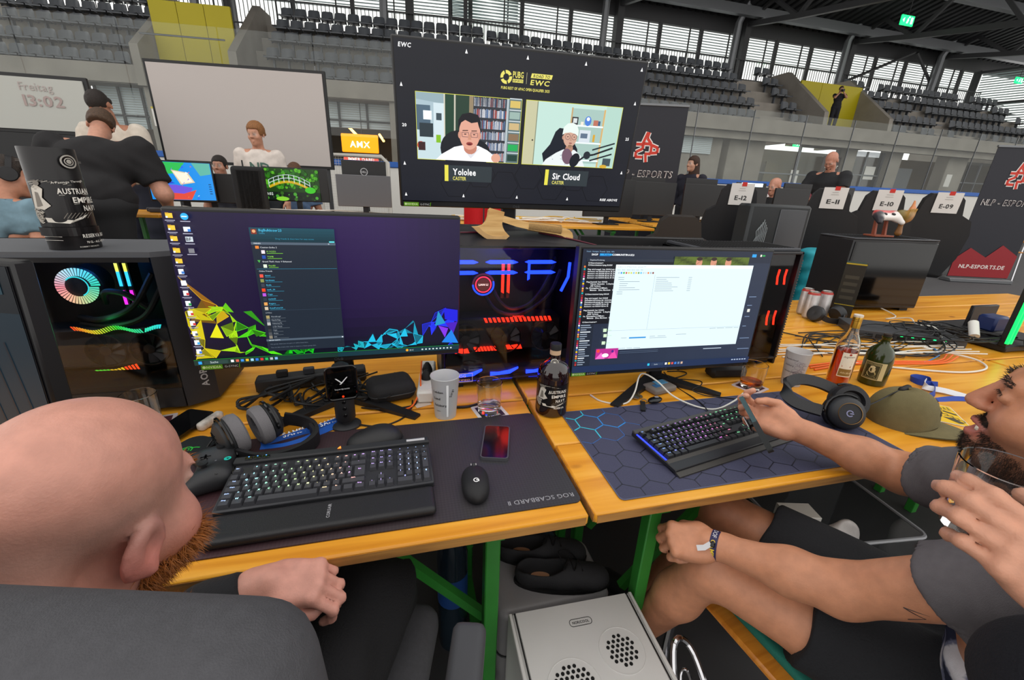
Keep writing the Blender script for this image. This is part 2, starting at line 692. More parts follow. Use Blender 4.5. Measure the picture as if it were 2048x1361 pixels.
def surface_nets(F, h):
 S = F < 0
 c = [F[i:F.shape[0] - 1 + i, j:F.shape[1] - 1 + j, k:F.shape[2] - 1 + k] for i in (0, 1) for j in (0, 1) for k in (0, 1)]
 cs = [S[i:F.shape[0] - 1 + i, j:F.shape[1] - 1 + j, k:F.shape[2] - 1 + k] for i in (0, 1) for j in (0, 1) for k in (0, 1)]
 cnt = sum(x.astype(np.int8) for x in cs)
 act = (cnt > 0) & (cnt < 8)
 ids = np.argwhere(act)
 vid = np.full(act.shape, -1, np.int64)
 vid[act] = np.arange(len(ids))
 vals = np.stack([x[act] for x in c], 1)
 corner = np.array([(i, j, k) for i in (0, 1) for j in (0, 1) for k in (0, 1)], np.float32)
 acc = np.zeros((len(ids), 3), np.float32)
 n = np.zeros(len(ids), np.float32)
 for a in range(8):
  for b in range(a + 1, 8):
   if abs(corner[a] - corner[b]).sum() != 1:
    continue
   va, vb = vals[:, a], vals[:, b]
   m = (va < 0) != (vb < 0)
   t = np.where(m, va / np.where(m, va - vb, 1), 0)
   p = corner[a] + t[:, None] * (corner[b] - corner[a])
   acc += np.where(m[:, None], p, 0)
   n += m
 V = (ids + acc / np.maximum(n, 1)[:, None]) * h
 quads = []
 for ax in range(3):
  sl0 = [slice(None)] * 3
  sl1 = [slice(None)] * 3
  sl0[ax] = slice(0, -1)
  sl1[ax] = slice(1, None)
  x = S[tuple(sl0)] != S[tuple(sl1)]
  neg = S[tuple(sl0)]
  u, w = [(1, 2), (2, 0), (0, 1)][ax]
  idx = np.argwhere(x)
  ok = (idx[:, u] > 0) & (idx[:, w] > 0) & (idx[:, u] < S.shape[u] - 1) & (idx[:, w] < S.shape[w] - 1)
  idx = idx[ok]
  fl = neg[idx[:, 0], idx[:, 1], idx[:, 2]]
  def g(du, dw):
   q = idx.copy()
   q[:, u] -= du
   q[:, w] -= dw
   return vid[q[:, 0], q[:, 1], q[:, 2]]
  Q = np.stack([g(1, 1), g(0, 1), g(0, 0), g(1, 0)], 1)
  Q[~fl] = Q[~fl][:, ::-1]
  quads.append(Q)
 Q = np.concatenate(quads)
 return V, Q[(Q >= 0).all(1)]
# ------------------------------------------------------------------ the hall
HA = Matrix.Rotation(math.radians(-5.63), 4, 'Z')   # local x = along the stand, y = distance, left half
HB = Matrix.Rotation(math.radians(0.54), 4, 'Z')    # right half
m_conc = M('concrete', '#8d877f', 0.85, var=0.12, scale=1.5, bump=0.15, bscale=30)
m_conc_d = M('dark_concrete', '#67635d', 0.9, var=0.12, scale=1.5)
m_seat = M('grey_seat_plastic', '#4a4e54', 0.35)
m_steel = M('dark_painted_steel', '#3a3a3c', 0.6)
m_steel_l = M('grey_steel', '#75777a', 0.45, metal=0.6)
m_yel = M('yellow_panel', '#b3a408', 0.5, var=0.05, scale=0.7)
m_white = M('white_paint', '#d8d6d0', 0.6)
m_blind = M('window_blind', '#c4cdd2', 0.7)
m_floor = M('hall_floor', '#3b3b3d', 0.55, var=0.15, scale=3, bump=0.05)
m_black = M('black_plastic', '#141416', 0.45)
m_blue = M('blue_rail', '#2a5fb0', 0.5)
m_lampw = M('warm_lamp', '#ffb35a', emit=6.0, ecol='#ffad55')
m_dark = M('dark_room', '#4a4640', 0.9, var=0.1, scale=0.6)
m_brown = M('brown_board', '#7a6a4e', 0.8, var=0.1, scale=1.0)
def pane_mat(name, tint=(0.93, 0.97, 0.96), gl=0.05):
 m = bpy.data.materials.new(name)
 m.use_nodes = True
 nt = m.node_tree
 nt.nodes.remove(nt.nodes['Principled BSDF'])
 t = nt.nodes.new('ShaderNodeBsdfTransparent')
 t.inputs[0].default_value = (*tint, 1)
 g = nt.nodes.new('ShaderNodeBsdfGlossy')
 g.inputs['Roughness'].default_value = 0.03
 mx = nt.nodes.new('ShaderNodeMixShader')
 mx.inputs[0].default_value = gl
 nt.links.new(t.outputs[0], mx.inputs[1])
 nt.links.new(g.outputs[0], mx.inputs[2])
 nt.links.new(mx.outputs[0], nt.nodes['Material Output'].inputs[0])
 MATS[name] = m
 return m
m_pane = pane_mat('clear_pane', (0.95, 0.975, 0.965), 0.03)
m_pane_dark = pane_mat('tinted_pane', (0.55, 0.56, 0.58), 0.07)
struct(MB().box(6, 12, -0.05, 70, 34, 0.1).build('floor', m_floor))
# terraces: rows at distance 17 m and up
ROWN = [17.0, 17.7, 18.4, 19.1, 19.8]
ROWZ = [4.17, 4.78, 5.44, 6.0, 6.57]
def tier(Mx, s0, s1, k, nm):
 b = MB()
 zb = ROWZ[k] - 0.75 if k else 3.95
 n0, n1 = ROWN[k] - 0.45, (ROWN[k + 1] - 0.45 if k < 4 else 21.2)
 b.box((s0 + s1) / 2, (n0 + n1) / 2, (zb + ROWZ[k]) / 2, s1 - s0, n1 - n0, ROWZ[k] - zb)
 struct(b.build(nm, m_conc, Mx=Mx))
YA = (-9.3, -6.35)     # stair openings
YB = (18.2, 22.2)
for k in range(5):
 for s0, s1 in ((-19, YA[0]), (YA[1], 3.0)):
  tier(HA, s0, s1, k, 'grandstand_step')
 for s0, s1 in ((2.4, YB[0]), (YB[1], 34.5)):
  tier(HB, s0, s1, k, 'grandstand_step')
# front beams and the storey under the stand
struct(MB().box(-8, 16.62, 4.22, 22, 0.3, 0.5).build('trim_1', m_conc, Mx=HA))
struct(MB().box(18.5, 16.35, 4.2, 32, 0.4, 0.52).build('trim_2', m_conc, Mx=HB))
struct(MB().box(18.5, 16.5, 3.82, 32, 0.2, 0.3).build('trim_3', m_conc, Mx=HB))
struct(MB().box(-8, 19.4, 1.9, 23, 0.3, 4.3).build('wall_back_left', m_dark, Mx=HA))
struct(MB().box(18.5, 19.4, 1.8, 33, 0.3, 3.8).build('wall_back_right', m_brown, Mx=HB))
for i, s in enumerate((-14.6, -11.45, -8.9, -6.4, -1.6, 1.3)):
 struct(MB().box(s, 16.9, 2.0, 0.55 if i != 2 else 0.9, 0.6, 4.1, 0.02).build('trim_%d' % (10 + i), m_conc, Mx=HA))
for i, (s, w) in enumerate(((9.6, 3.2), (12.6, 2.2), (15.0, 1.9), (21.0, 0.65), (23.9, 0.75), (28.2, 1.4), (33.0, 1.5))):
 struct(MB().box(s, 17.2, 1.9, w, 0.6, 3.9, 0.02).build('trim_%d' % (20 + i), m_conc, Mx=HB))
# windows with blinds under the stand (left half) and glazed bays (right half)
for i, (s0, s1, z0, z1) in enumerate(((-14.3, -11.75, 3.5, 4.25), (-11.1, -9.2, 2.75, 4.25), (-8.6, -6.7, 2.9, 4.25),
                                      (-4.6, -1.9, 3.15, 4.1), (-1.3, 1.0, 3.15, 4.1))):
 w = struct(MB().box((s0 + s1) / 2, 17.28, (z0 + z1) / 2, s1 - s0, 0.03, z1 - z0).build('window_%d' % (1 + i), M('blind_cloth', '#b9bdbb', 0.8), Mx=HA))
 b = MB()
 nsl = int((z1 - z0) / 0.07)
 for j in range(nsl):
  b.box((s0 + s1) / 2, 17.25, z0 + (j + .5) * (z1 - z0) / nsl, s1 - s0, 0.01, 0.045)
 tag(b.build('blind_slats', m_blind, w), kind='stuff')
 b = MB()
 for t in (0.0, 0.35, 0.7, 1.0):
  b.box(s0 + (s1 - s0) * t, 17.2, (z0 + z1) / 2, 0.07, 0.05, z1 - z0)
 b.box((s0 + s1) / 2, 17.2, z0 + 0.25 * (z1 - z0), s1 - s0, 0.05, 0.05)
 b.build('window_frame', m_steel, w)
for i, (s0, s1, z0, z1, mt) in enumerate(((21.35, 23.5, 0.9, 3.7, m_pane_dark), (28.95, 32.2, 0.9, 3.6, m_pane_dark), (16.0, 20.6, 0.5, 3.7, m_pane))):
 w = struct(MB().box((s0 + s1) / 2, 17.3, (z0 + z1) / 2, s1 - s0, 0.03, z1 - z0).build('window_%d' % (10 + i), mt, Mx=HB))
 b = MB()
 for t in (0.0, 0.5, 1.0):
  b.box(s0 + (s1 - s0) * t, 17.25, (z0 + z1) / 2, 0.08, 0.06, z1 - z0)
 b.box((s0 + s1) / 2, 17.25, z0 + 0.62 * (z1 - z0), s1 - s0, 0.06, 0.06)
 b.build('window_frame', m_steel_l, w)
d = struct(MB().box(25.6, 17.6, 1.55, 1.15, 0.08, 3.1).build('door_1', M('grey_door', '#55585c', 0.5), Mx=HB))
MB().box(25.15, 17.5, 1.6, 0.05, 0.05, 0.25).build('door_handle', m_steel_l, d)
d = struct(MB().box(18.6, 18.8, 1.55, 1.2, 0.08, 3.1).build('door_2', m_brown, Mx=HB))
MB().box(18.1, 18.72, 1.6, 0.05, 0.05, 0.25).build('door_handle', m_steel_l, d)
# small blind window right of the big banner
w = struct(MB().box(12.0, 16.85, 3.55, 2.2, 0.03, 1.0).build('window_20', M('blind_cloth'), Mx=HB))
b = MB()
for j in range(14):
 b.box(12.0, 16.82, 3.09 + j * 0.07, 2.2, 0.01, 0.045)
tag(b.build('blind_slats', m_blind, w), kind='stuff')
def lamp_bar(Mx, p0, p1, lab, r=0.045):
 o = thing('strip_lamp', lab, 'lamp', Mx=Mx, group='warm strip lamps under the stand')
 MB().cyl(p0, p1, r, seg=6).build('lamp_tube', m_lampw, o)
 for q in (p0, p1):
  k = max(i for i in range(5) if ROWN[i] - .5 < q[1])
  zt = ROWZ[k] - .75 if k else 3.95
  if zt > q[2]:
   MB().cyl(q, (q[0], q[1], zt + .01), 0.012, seg=6).build('hanger', m_steel, o)
lamp_bar(HA, (-10.75, 18.2, 3.35), (-9.55, 18.2, 3.2), 'long warm strip lamp beside the clock screen')
lamp_bar(HA, (-9.9, 19.0, 2.8), (-9.5, 19.0, 2.75), 'short warm strip lamp behind the man in the white sweater')
lamp_bar(HA, (-3.6, 17.9, 3.35), (-2.95, 17.2, 2.75), 'slanting warm strip lamp beside the blank projection screen')
lamp_bar(HA, (-2.5, 18.4, 3.1), (-2.3, 18.0, 2.85), 'short warm strip lamp above the orange sign')
lamp_bar(HA, (-1.75, 18.6, 2.95), (-1.65, 18.3, 2.75), 'tiny warm strip lamp by the concrete pillar')
lamp_bar(HB, (16.2, 17.6, 3.93), (17.9, 17.6, 3.93), 'long warm strip lamp above the glazed bay', 0.03)
lamp_bar(HB, (24.3, 17.6, 3.98), (25.3, 17.6, 3.95), 'warm strip lamp above the grey door', 0.03)
def exit_sign(Mx, p, w, lab, col='#18e070', kind='exit sign'):
 r = thing('exit_sign', lab, kind, Mx=Mx @ Matrix.Translation(p), group='green exit signs in the hall')
 MB().box(0, 0, 0, w, 0.06, w * .5, 0.01).build('sign_box', M('exit_green' + col, col, emit=1.6, ecol=col), r)
 q = Paint(0.004)
 q.poly([(-.1 * w, -.15 * w), (.02 * w, -.15 * w), (.08 * w, .02 * w), (-.02 * w, .12 * w)], '#f0fff4')
 q.disc(0.08 * w, .15 * w, .05 * w, '#f0fff4', 8)
 q.poly([(.22 * w, -.16 * w), (.38 * w, -.16 * w), (.38 * w, .16 * w), (.22 * w, .16 * w)], '#f0fff4')
 q.poly([(-.42 * w, 0), (-.28 * w, .12 * w), (-.28 * w, -.12 * w)], '#f0fff4')
 q.build('pictogram', vcol_mat('sign_light', emit=1.5), r, T(0, -0.033, 0, rx=90))['kind'] = 'stuff'
 zr = 3.96 - p[2] if p[2] < 5 else 9.3 + (21.9 - p[1]) / 13.4 * 2.75 - p[2]
 MB().box(0, 0, zr / 2, .02, .02, zr).build('hanger', m_steel, r)
exit_sign(HB, (17.85, 17.1, 3.75), 0.42, 'small green exit sign above the glazed bay')
# ---- windows above the stand, columns and mullions
NW = 21.4
b = MB()
for Mx, s0, s1, off in ((HA, -19, 3.4, -1.36), (HB, 2.6, 34.6, 3.45)):
 i0 = math.floor((s0 - off) / 2.28) + 1
 s = off + i0 * 2.28
 edges = [s0]
 while s < s1:
  edges.append(s)
  s += 2.28
 edges.append(s1)
 for a, c in zip(edges[:-1], edges[1:]):
  if c - a < 0.3:
   continue
  wn = struct(MB().box((a + c) / 2, NW, 8.2, c - a, 0.02, 1.7).build('window_%d' % (30 + len(bpy.data.objects) % 400), m_pane, Mx=Mx))
  fb = MB()
  fb.box(a, NW - .05, 8.2, 0.16, 0.14, 1.75)
  fb.box(a + (c - a) * .72, NW - .05, 8.2, 0.05, 0.06, 1.75)
  fb.box((a + c) / 2, NW - .05, 9.03, c - a, 0.12, 0.1)
  fb.build('window_frame', m_steel, wn)
  sb = MB()
  for j in range(9):
   sb.box((a + c) / 2, NW + .3, 8.98 - j * 0.115, c - a, 0.02, 0.042)
  tag(sb.build('blind_slats', M('outer_louvre', '#c3ccd2', 0.6), wn), kind='stuff')
 # bars of the railing behind the last row
 rb = MB()
 s = s0
 while s < s1:
  rb.box(s, 20.9, 7.35, 0.025, 0.02, 0.95)
  s += 0.15
 rb.box((s0 + s1) / 2, 20.9, 7.85, s1 - s0, 0.04, 0.05)
 rb.box((s0 + s1) / 2, 20.9, 7.0, s1 - s0, 0.04, 0.05)
 r = thing('railing', 'dark railing of upright bars behind the seats above the %s' % ('projection screens' if Mx is HA else 'glazed bays'), 'railing', Mx=Mx, group='railings behind the last seats')
 tag(rb.build('railing_bars', m_steel, r), kind='stuff')
# end wall with windows turning towards the viewer
HE = HB @ T(34.6, 21.4, 0, rz=-70)
for i in range(5):
 wn = struct(MB().box(1.6 + i * 3, 0, 7.4, 2.9, 0.02, 3.2).build('window_%d' % (460 + i), m_pane, Mx=HE))
 fb = MB().box(i * 3, 0, 7.4, 0.3, 0.2, 3.4).box(1.6 + i * 3, 0, 7.25, 3, 0.1, 0.12).box(1.6 + i * 3, 0, 9.0, 3, 0.15, 0.12)
 fb.build('window_frame', m_steel, wn)
 sb = MB()
 for j in range(24):
  sb.box(1.6 + i * 3, .3, 5.9 + j * .13, 2.9, .02, .06)
 tag(sb.build('blind_slats', M('outer_louvre'), wn), kind='stuff')
struct(MB().box(7, 0.2, 2.9, 18, 0.3, 5.8).build('wall_right', m_conc, Mx=HE))
# roof: ribbed deck, purlins, trusses
b = MB()
for Mx, s0, s1 in ((HA, -19, 3.2), (HB, 2.6, 40)):
 b = MB()
 n = int((s1 - s0) / 0.42)
 pts = []
 for i in range(n):
  s = s0 + i * 0.42
  pts += [(s, 0), (s + .21, 0), (s + .24, .12), (s + .39, .12)]
 v = [(s, 21.9, 9.55 + z) for s, z in pts] + [(s, 8.5, 12.3 + z) for s, z in pts]
 m_ = len(pts)
 b.add(v, [(i, i + 1, m_ + i + 1, m_ + i) for i in range(m_ - 1)])
 struct(b.build('ceiling', M('roof_deck', '#2b2c2f', 0.7), Mx=Mx, smooth=False))
 struct(MB().box((s0 + s1) / 2, 21.55, 9.4, s1 - s0, 0.3, 0.7).build('trim_%d' % (40 if Mx is HA else 41), m_steel, Mx=Mx))
 for k, n_ in enumerate((20.3, 17.2, 14.0, 10.8)):
  z = 9.55 + (21.9 - n_) / 13.4 * 2.75 - 0.25
  pb = MB().box((s0 + s1) / 2, n_, z, s1 - s0, 0.08, 0.4).box((s0 + s1) / 2, n_, z - .2, s1 - s0, 0.28, 0.05)
  struct(pb.build('roof_purlin', m_steel_l, Mx=Mx))
for Mx, ss in ((HA, (-15.06, -8.21, -1.36)), (HB, (10.3, 17.25, 24.1, 30.95))):
 for s in ss:
  c = MB().box(s, 21.2, 8.1, 0.32, 0.4, 3.3)
  struct(c.build('trim_%d' % (60 + int(s)), m_steel, Mx=Mx))
  c = MB().tube([(s - 1.0, 20.6, 6.4), (s - 0.95, 20.6, 9.2), (s - 0.75, 20.4, 10.0)], 0.16, 8)
  struct(c.build('trim_%d' % (110 + int(s)), m_steel_l, Mx=Mx))
  t = MB()
  p = [(s, 21.3, 9.43), (s, 18.1, 8.85), (s, 14.0, 8.23), (s, 10, 7.9)]
  for a, c_ in zip(p[:-1], p[1:]):
   t.tube([a, c_], 0.15, 4)
  q = [(s, 19.7, 10.0), (s, 16.0, 10.7), (s, 12.2, 11.4)]
  for a, c_ in ((p[0], q[0]), (q[0], p[1]), (p[1], q[1]), (q[1], p[2]), (p[2], q[2]), (q[2], p[3])):
   t.tube([a, c_], 0.1, 4)
  struct(t.build('roof_truss', m_steel, Mx=Mx))
 if Mx is HB:
  for a, c_ in (((24.2, 20.9, 7.6), (28.3, 20.9, 9.3)), ((28.5, 20.9, 9.3), (30.6, 20.9, 7.7))):
   struct(MB().tube([a, c_], 0.08, 6).build('roof_brace', m_steel, Mx=Mx))
exit_sign(HB, (22.4, 17.3, 9.05), 0.75, 'green exit sign hanging under the roof truss')
exit_sign(HB, (34.0, 19, 8.1), 0.6, 'green exit sign under the roof above the far corner windows')
# ---- stair openings with yellow panels
ya = thing('stair_opening', 'wide yellow panelled stair opening in the stand above the blank projection screen', 'stair opening', Mx=HA, group='yellow stair openings in the stand')
for i in range(3):
 w = (YA[1] - YA[0] - .6) / 3
 MB().box(YA[0] + .3 + w * (i + .5), 17.2, 5.1, w - .015, 0.08, 2.6, 0.006).build('panel', m_yel, ya)
for s, q in ((YA[0] + .12, 1), (YA[1] - .12, -1)):
 MB().prism([(16.3, 3.9), (19.9, 3.9), (19.9, 7.0), (18.9, 7.0), (16.3, 5.0)], s - .12, s + .12,
               Matrix(((0, 0, 1, 0), (1, 0, 0, 0), (0, 1, 0, 0), (0, 0, 0, 1)))).build('side_wall', m_conc, ya)
MB().tube([(YA[0] + .3, 16.4, 5.3), (YA[1] - .3, 16.4, 5.3)], 0.025, 6).build('handrail', m_steel_l, ya)
yb = thing('stair_opening', 'yellow panelled stair opening where a person stands taking photographs', 'stair opening', Mx=HB, group='yellow stair openings in the stand')
for i in range(3):
 w = (YB[1] - YB[0] - .3) / 3
 MB().box(YB[0] + .15 + w * (i + .5), 18.2, 5.2, w - .015, 0.08, 2.7, 0.006).build('panel', m_yel, yb)
for s in (YB[0] + .1, YB[1] - .1):
 MB().prism([(16.3, 3.9), (19.9, 3.9), (19.9, 7.0), (18.9, 7.0), (16.4, 5.0)], s - .12, s + .12,
               Matrix(((0, 0, 1, 0), (1, 0, 0, 0), (0, 1, 0, 0), (0, 0, 0, 1)))).build('side_wall', m_conc, yb)
MB().box((YB[0] + YB[1]) / 2, 17.3, 4.02, YB[1] - YB[0], 1.6, 0.5).build('landing', m_conc, yb)
MB().box((YA[0] + YA[1]) / 2, 17.6, 3.75, YA[1] - YA[0], 1.8, 0.2).build('landing', m_conc, ya)
# ---- seats
sb = MB()
def _seatback(u, v):
 x = (u - .5) * 0.43 * (1 - .25 * max(0, v - .6) ** 1.2)
 return (x, 0.05 + 0.05 * v - 0.10 * (abs(u - .5) * 2) ** 2, 0.40 + 0.36 * v - .06 * (abs(u - .5) * 2) ** 4)
sb.grid(_seatback, 6, 4)
sb.grid(lambda u, v: ((u - .5) * .43, 0.05 - .42 * v, 0.40 + .03 * v ** 3 - .03 * math.sin(PI * u)), 6, 3)
sb.add([(-.215, -.37, .40), (.215, -.37, .40), (.215, -.37, .36), (-.215, -.37, .36)], [(0, 1, 2, 3)])
sb.box(0, 0.0, 0.2, 0.05, 0.12, 0.4)
seat_me = sb.mesh('stadium_seat', m_seat)
def to_px(P):
 v = Vector(P) - CAM_POS
 z = v.dot(_f)
 return (1024 + 836 * v.dot(_rt) / z, 680.5 - 836 * v.dot(_up) / z, z)
spots = []
random.seed(3)
for Mx, s0, s1, gaps in ((HA, -17, 1.2, [YA]), (HB, 3.6, 33.8, [YB, (16.0, 16.6)])):
 for k in range(5):
  s = s0
  while s < s1:
   s += 0.47
   if any(a - .3 < s < c + .3 for a, c in gaps):
    continue
   if Mx is HB and k == 0 and ((15 < s < 17.0) or s > 24) and random.random() < .55:
    continue
   if Mx is HB and (s + k) % 7.0 < .9 and s > 23:
    continue
   P = Mx @ Vector((s, ROWN[k], ROWZ[k]))
   x, y, z = to_px(P + Vector((0, 0, .5)))
   if not (-15 < x < 2063 and -12 < y < 400):
    continue
   if 800 < x < 1285 and y > 90 + (x - 780) * .1:
    continue
   if 290 < x < 650 and y > 118 + (x - 290) * .09:
    continue
   spots.append((z, P, Mx, k))
spots.sort(key=lambda t: t[0])
rowname = ['front', 'second', 'third', 'fourth', 'last']
rest = MB()
rest_src = sb
for i, (z, P, Mx, k) in enumerate(spots):
 if i < 290:
  o = bpy.data.objects.new('stadium_seat', seat_me)
  COL.objects.link(o)
  o.matrix_world = Matrix.Translation(P) @ Mx
  tag(o, 'dark grey plastic stadium seat in the %s row of the stand %s' % (rowname[k], 'above the projection screens' if Mx is HA else 'above the glazed bays'), 'seat',
   '%s row seats above the %s' % (rowname[k], 'projection screens' if Mx is HA else 'glazed bays'))
 else:
  rest.add(sb.v, sb.f, 0, Matrix.Translation(P) @ Mx)
if rest.v:
 o = rest.build('stadium_seats', m_seat)
 tag(o, 'far rows of dark grey plastic stadium seats near the hall corner', 'seats', kind='stuff')
# ---- rink barrier: boards, blue rail, glass panes
r = thing('rink_barrier', 'long white rink boards with blue rail and tall glass panes below the stand', 'barrier')
_tr = lambda o, Mx: setattr(o, 'matrix_local', Mx)
for Mx, s0, s1, half in ((HA, -15, 1.35, 'left'), (HB, 2.67, 27, 'right')):
 NB = 12.0
 MB().box((s0 + s1) / 2, NB, 0.9, s1 - s0, 0.12, 1.75).build('boards', m_white, r, Mx)
 MB().box((s0 + s1) / 2, NB, 1.83, s1 - s0, 0.2, 0.14, 0.02).build('top_rail', m_blue, r, Mx)
 s = s0
 while s < s1:
  MB().box(s + 1.0, NB, 3.2 if half == 'left' else 2.9, 1.98, 0.012, 2.6 if half == 'left' else 2.0).build('glass_pane', m_pane, r, Mx)
  if half == 'right' or s > -4:
   MB().box(s, NB, 2.9, 0.02, 0.03, 2.0).build('post', m_steel_l, r, Mx)
  s += 2.0
 if half == 'right':
  q = Paint(0.003)
  q.rect(9.6, 1.05, 13.6, 1.72, '#7a2030')
  q.text('TRAINING', 9.9, 1.2, 0.5, '#e8e4e0', bold=1, shear=.2, fit=3.4)
  q.build('board_lettering', PRINT, r, Mx @ T(0, NB - .07, 0, rx=90))
# ------------------------------------------------------------------ beer tables
TZ = 0.77
def wood_mat(name, c1, c2, c3, scale=1.0, rough=0.32, rot=0.0):
 m = bpy.data.materials.new(name)
 m.use_nodes = True
 nt = m.node_tree
 b = nt.nodes['Principled BSDF']
 tc = nt.nodes.new('ShaderNodeTexCoord')
 oi = nt.nodes.new('ShaderNodeObjectInfo')
 mp = nt.nodes.new('ShaderNodeMapping')
 mp.inputs['Scale'].default_value = (1.2 * scale, 14 * scale, 14 * scale)
 ad = nt.nodes.new('ShaderNodeVectorMath')
 ad.operation = 'ADD'
 sc = nt.nodes.new('ShaderNodeVectorMath')
 sc.operation = 'SCALE'
 sc.inputs[0].default_value = (7.0, 31.0, 3.0)
 nt.links.new(oi.outputs['Random'], sc.inputs['Scale'])
 nt.links.new(tc.outputs['Object'], ad.inputs[0])
 nt.links.new(sc.outputs[0], ad.inputs[1])
 nt.links.new(ad.outputs[0], mp.inputs['Vector'])
 n = nt.nodes.new('ShaderNodeTexNoise')
 n.inputs['Scale'].default_value = 1.6
 n.inputs['Detail'].default_value = 8
 n.inputs['Distortion'].default_value = 0.6
 nt.links.new(mp.outputs[0], n.inputs['Vector'])
 r = nt.nodes.new('ShaderNodeValToRGB')
 e = r.color_ramp.elements
 e[0].position, e[0].color = 0.28, (*lin(c1), 1)
 e[1].position, e[1].color = 0.72, (*lin(c3), 1)
 k = e.new(0.5)
 k.color = (*lin(c2), 1)
 nt.links.new(n.outputs['Fac'], r.inputs['Fac'])
 # knots
 vo = nt.nodes.new('ShaderNodeTexVoronoi')
 vo.inputs['Scale'].default_value = 3.2
 mp2 = nt.nodes.new('ShaderNodeMapping')
 mp2.inputs['Scale'].default_value = (0.75, 1.6, 1.0)
 nt.links.new(ad.outputs[0], mp2.inputs['Vector'])
 nt.links.new(mp2.outputs[0], vo.inputs['Vector'])
 kr = nt.nodes.new('ShaderNodeValToRGB')
 kr.color_ramp.elements[0].position, kr.color_ramp.elements[0].color = 0.03, (1, 1, 1, 1)
 kr.color_ramp.elements[1].position, kr.color_ramp.elements[1].color = 0.075, (0, 0, 0, 1)
 nt.links.new(vo.outputs['Distance'], kr.inputs['Fac'])
 mx = nt.nodes.new('ShaderNodeMixRGB')
 mx.inputs['Color2'].default_value = (*lin('#8a4a12'), 1)
 nt.links.new(kr.outputs['Color'], mx.inputs['Fac'])
 nt.links.new(r.outputs['Color'], mx.inputs['Color1'])
 nt.links.new(mx.outputs[0], b.inputs['Base Color'])
 b.inputs['Roughness'].default_value = rough
 bp = nt.nodes.new('ShaderNodeBump')
 bp.inputs['Strength'].default_value = 0.06
 nt.links.new(n.outputs['Fac'], bp.inputs['Height'])
 nt.links.new(bp.outputs[0], b.inputs['Normal'])
 MATS[name] = m
 return m
m_pine = wood_mat('varnished_pine', '#cf8416', '#e39c28', '#efb144')
m_pine_edge = wood_mat('worn_pine_edge', '#7a5630', '#a8763a', '#c08c48', scale=2.0, rough=0.7)
m_green = M('green_lacquered_steel', '#2c7a2c', 0.4, var=0.06)
TD = 0.53
def beer_table(x0, y0, label, detail=True, z=TZ, L=2.2, Mx=None, group='varnished pine beer tables', flip=False):
 r = thing('beer_table', label, 'table', group=group, Mx=(Mx or Matrix()) @ Matrix.Translation((x0, y0, 0)))
 pw = (TD - 0.006) / 2
 for k in (0, 1):
  b = MB().box(L / 2, pw / 2 + k * (pw + 0.004), z - 0.014, L, pw, 0.028, 0.004)
  # front edge gets the worn tone
  b.build('plank', [m_pine], r)
  if detail and k == 0:
   MB().box(L / 2, 0.0005, z - 0.0165, L - .012, 0.0025, 0.021).build('worn_edge', m_pine_edge, r)
   for xx in (0.0, L):
    MB().box(xx, pw / 2, z - 0.0165, 0.002, pw - .01, 0.021).build('worn_edge', m_pine_edge, r)
 for e, s in ((0.42, 1), (L - 0.42, -1)) if not detail else ((0.2, 1), (L - 0.2, -1)):
  for yy in (0.07, TD - 0.07):
   b = MB().box(e, yy, (z - .03) / 2, 0.035, 0.035, z - .03, 0.003)
   b.build('leg', m_green, r)
  MB().box(e, TD / 2, z - .05, 0.04, TD - .06, 0.025).build('cross_bar', m_green, r)
  MB().box(e, TD / 2, 0.12, 0.03, TD - .14, 0.025).build('cross_bar', m_green, r)
  MB().tube([(e, TD / 2 - .12, 0.33), (e + s * .33, TD / 2 - .12, z - .035)], 0.016, 4).build('brace', m_green, r)
  MB().tube([(e, TD / 2 + .12, 0.33), (e + s * .33, TD / 2 + .12, z - .035)], 0.016, 4).build('brace', m_green, r)
 return r
for x0, nm in ((-4.05, 'beyond the left tower'), (-1.835, 'under the left player\'s keyboard'), (0.38, 'under the hexagon mouse mat'), (2.595, 'beyond the cap and badge')):
 for j, rw in enumerate(('front row', 'middle row', 'back row')):
  if x0 < -2 and j == 0:
   continue
  if j == 0:
   lab = 'pine beer table with green legs %s' % nm
  else:
   lab = 'pine beer table, %s, in line with that %s' % (rw, nm)
  beer_table(x0, 0.655 + j * (TD + .008), lab)
# ------------------------------------------------------------------ monitors
_pb = Paint.build
def _paint_build(s, name, mat, parent=None, Mx=None, wrap=None):
 o = _pb(s, name, mat, parent, Mx, wrap)
 o['kind'] = 'stuff'
 return o
Paint.build = _paint_build
def plane_mx(c, yaw, tilt, roll=0.0):
 ya, ti, ro = [math.radians(a) for a in (yaw, tilt, roll)]
 r = Vector((math.cos(ya), math.sin(ya), 0))
 bk = Vector((-math.sin(ya), math.cos(ya), 0))
 u = Vector((0, 0, 1)) * math.cos(ti) + bk * math.sin(ti)
 r2 = r * math.cos(ro) + u * math.sin(ro)
 u2 = u * math.cos(ro) - r * math.sin(ro)
 b2 = u2.cross(r2)
 return Matrix(((r2.x, b2.x, u2.x, c[0]), (r2.y, b2.y, u2.y, c[1]), (r2.z, b2.z, u2.z, c[2]), (0, 0, 0, 1)))
m_bezel = M('monitor_bezel', '#1b1b1d', 0.42)
m_scr = M('screen_glass', '#0b0b10', 0.22, spec=0.4)
m_metal_d = M('dark_metal', '#2c2c2f', 0.4, metal=0.7)
FLAT = T(0, 0, 0, rx=90)     # paint x,y -> panel x,z, facing -y
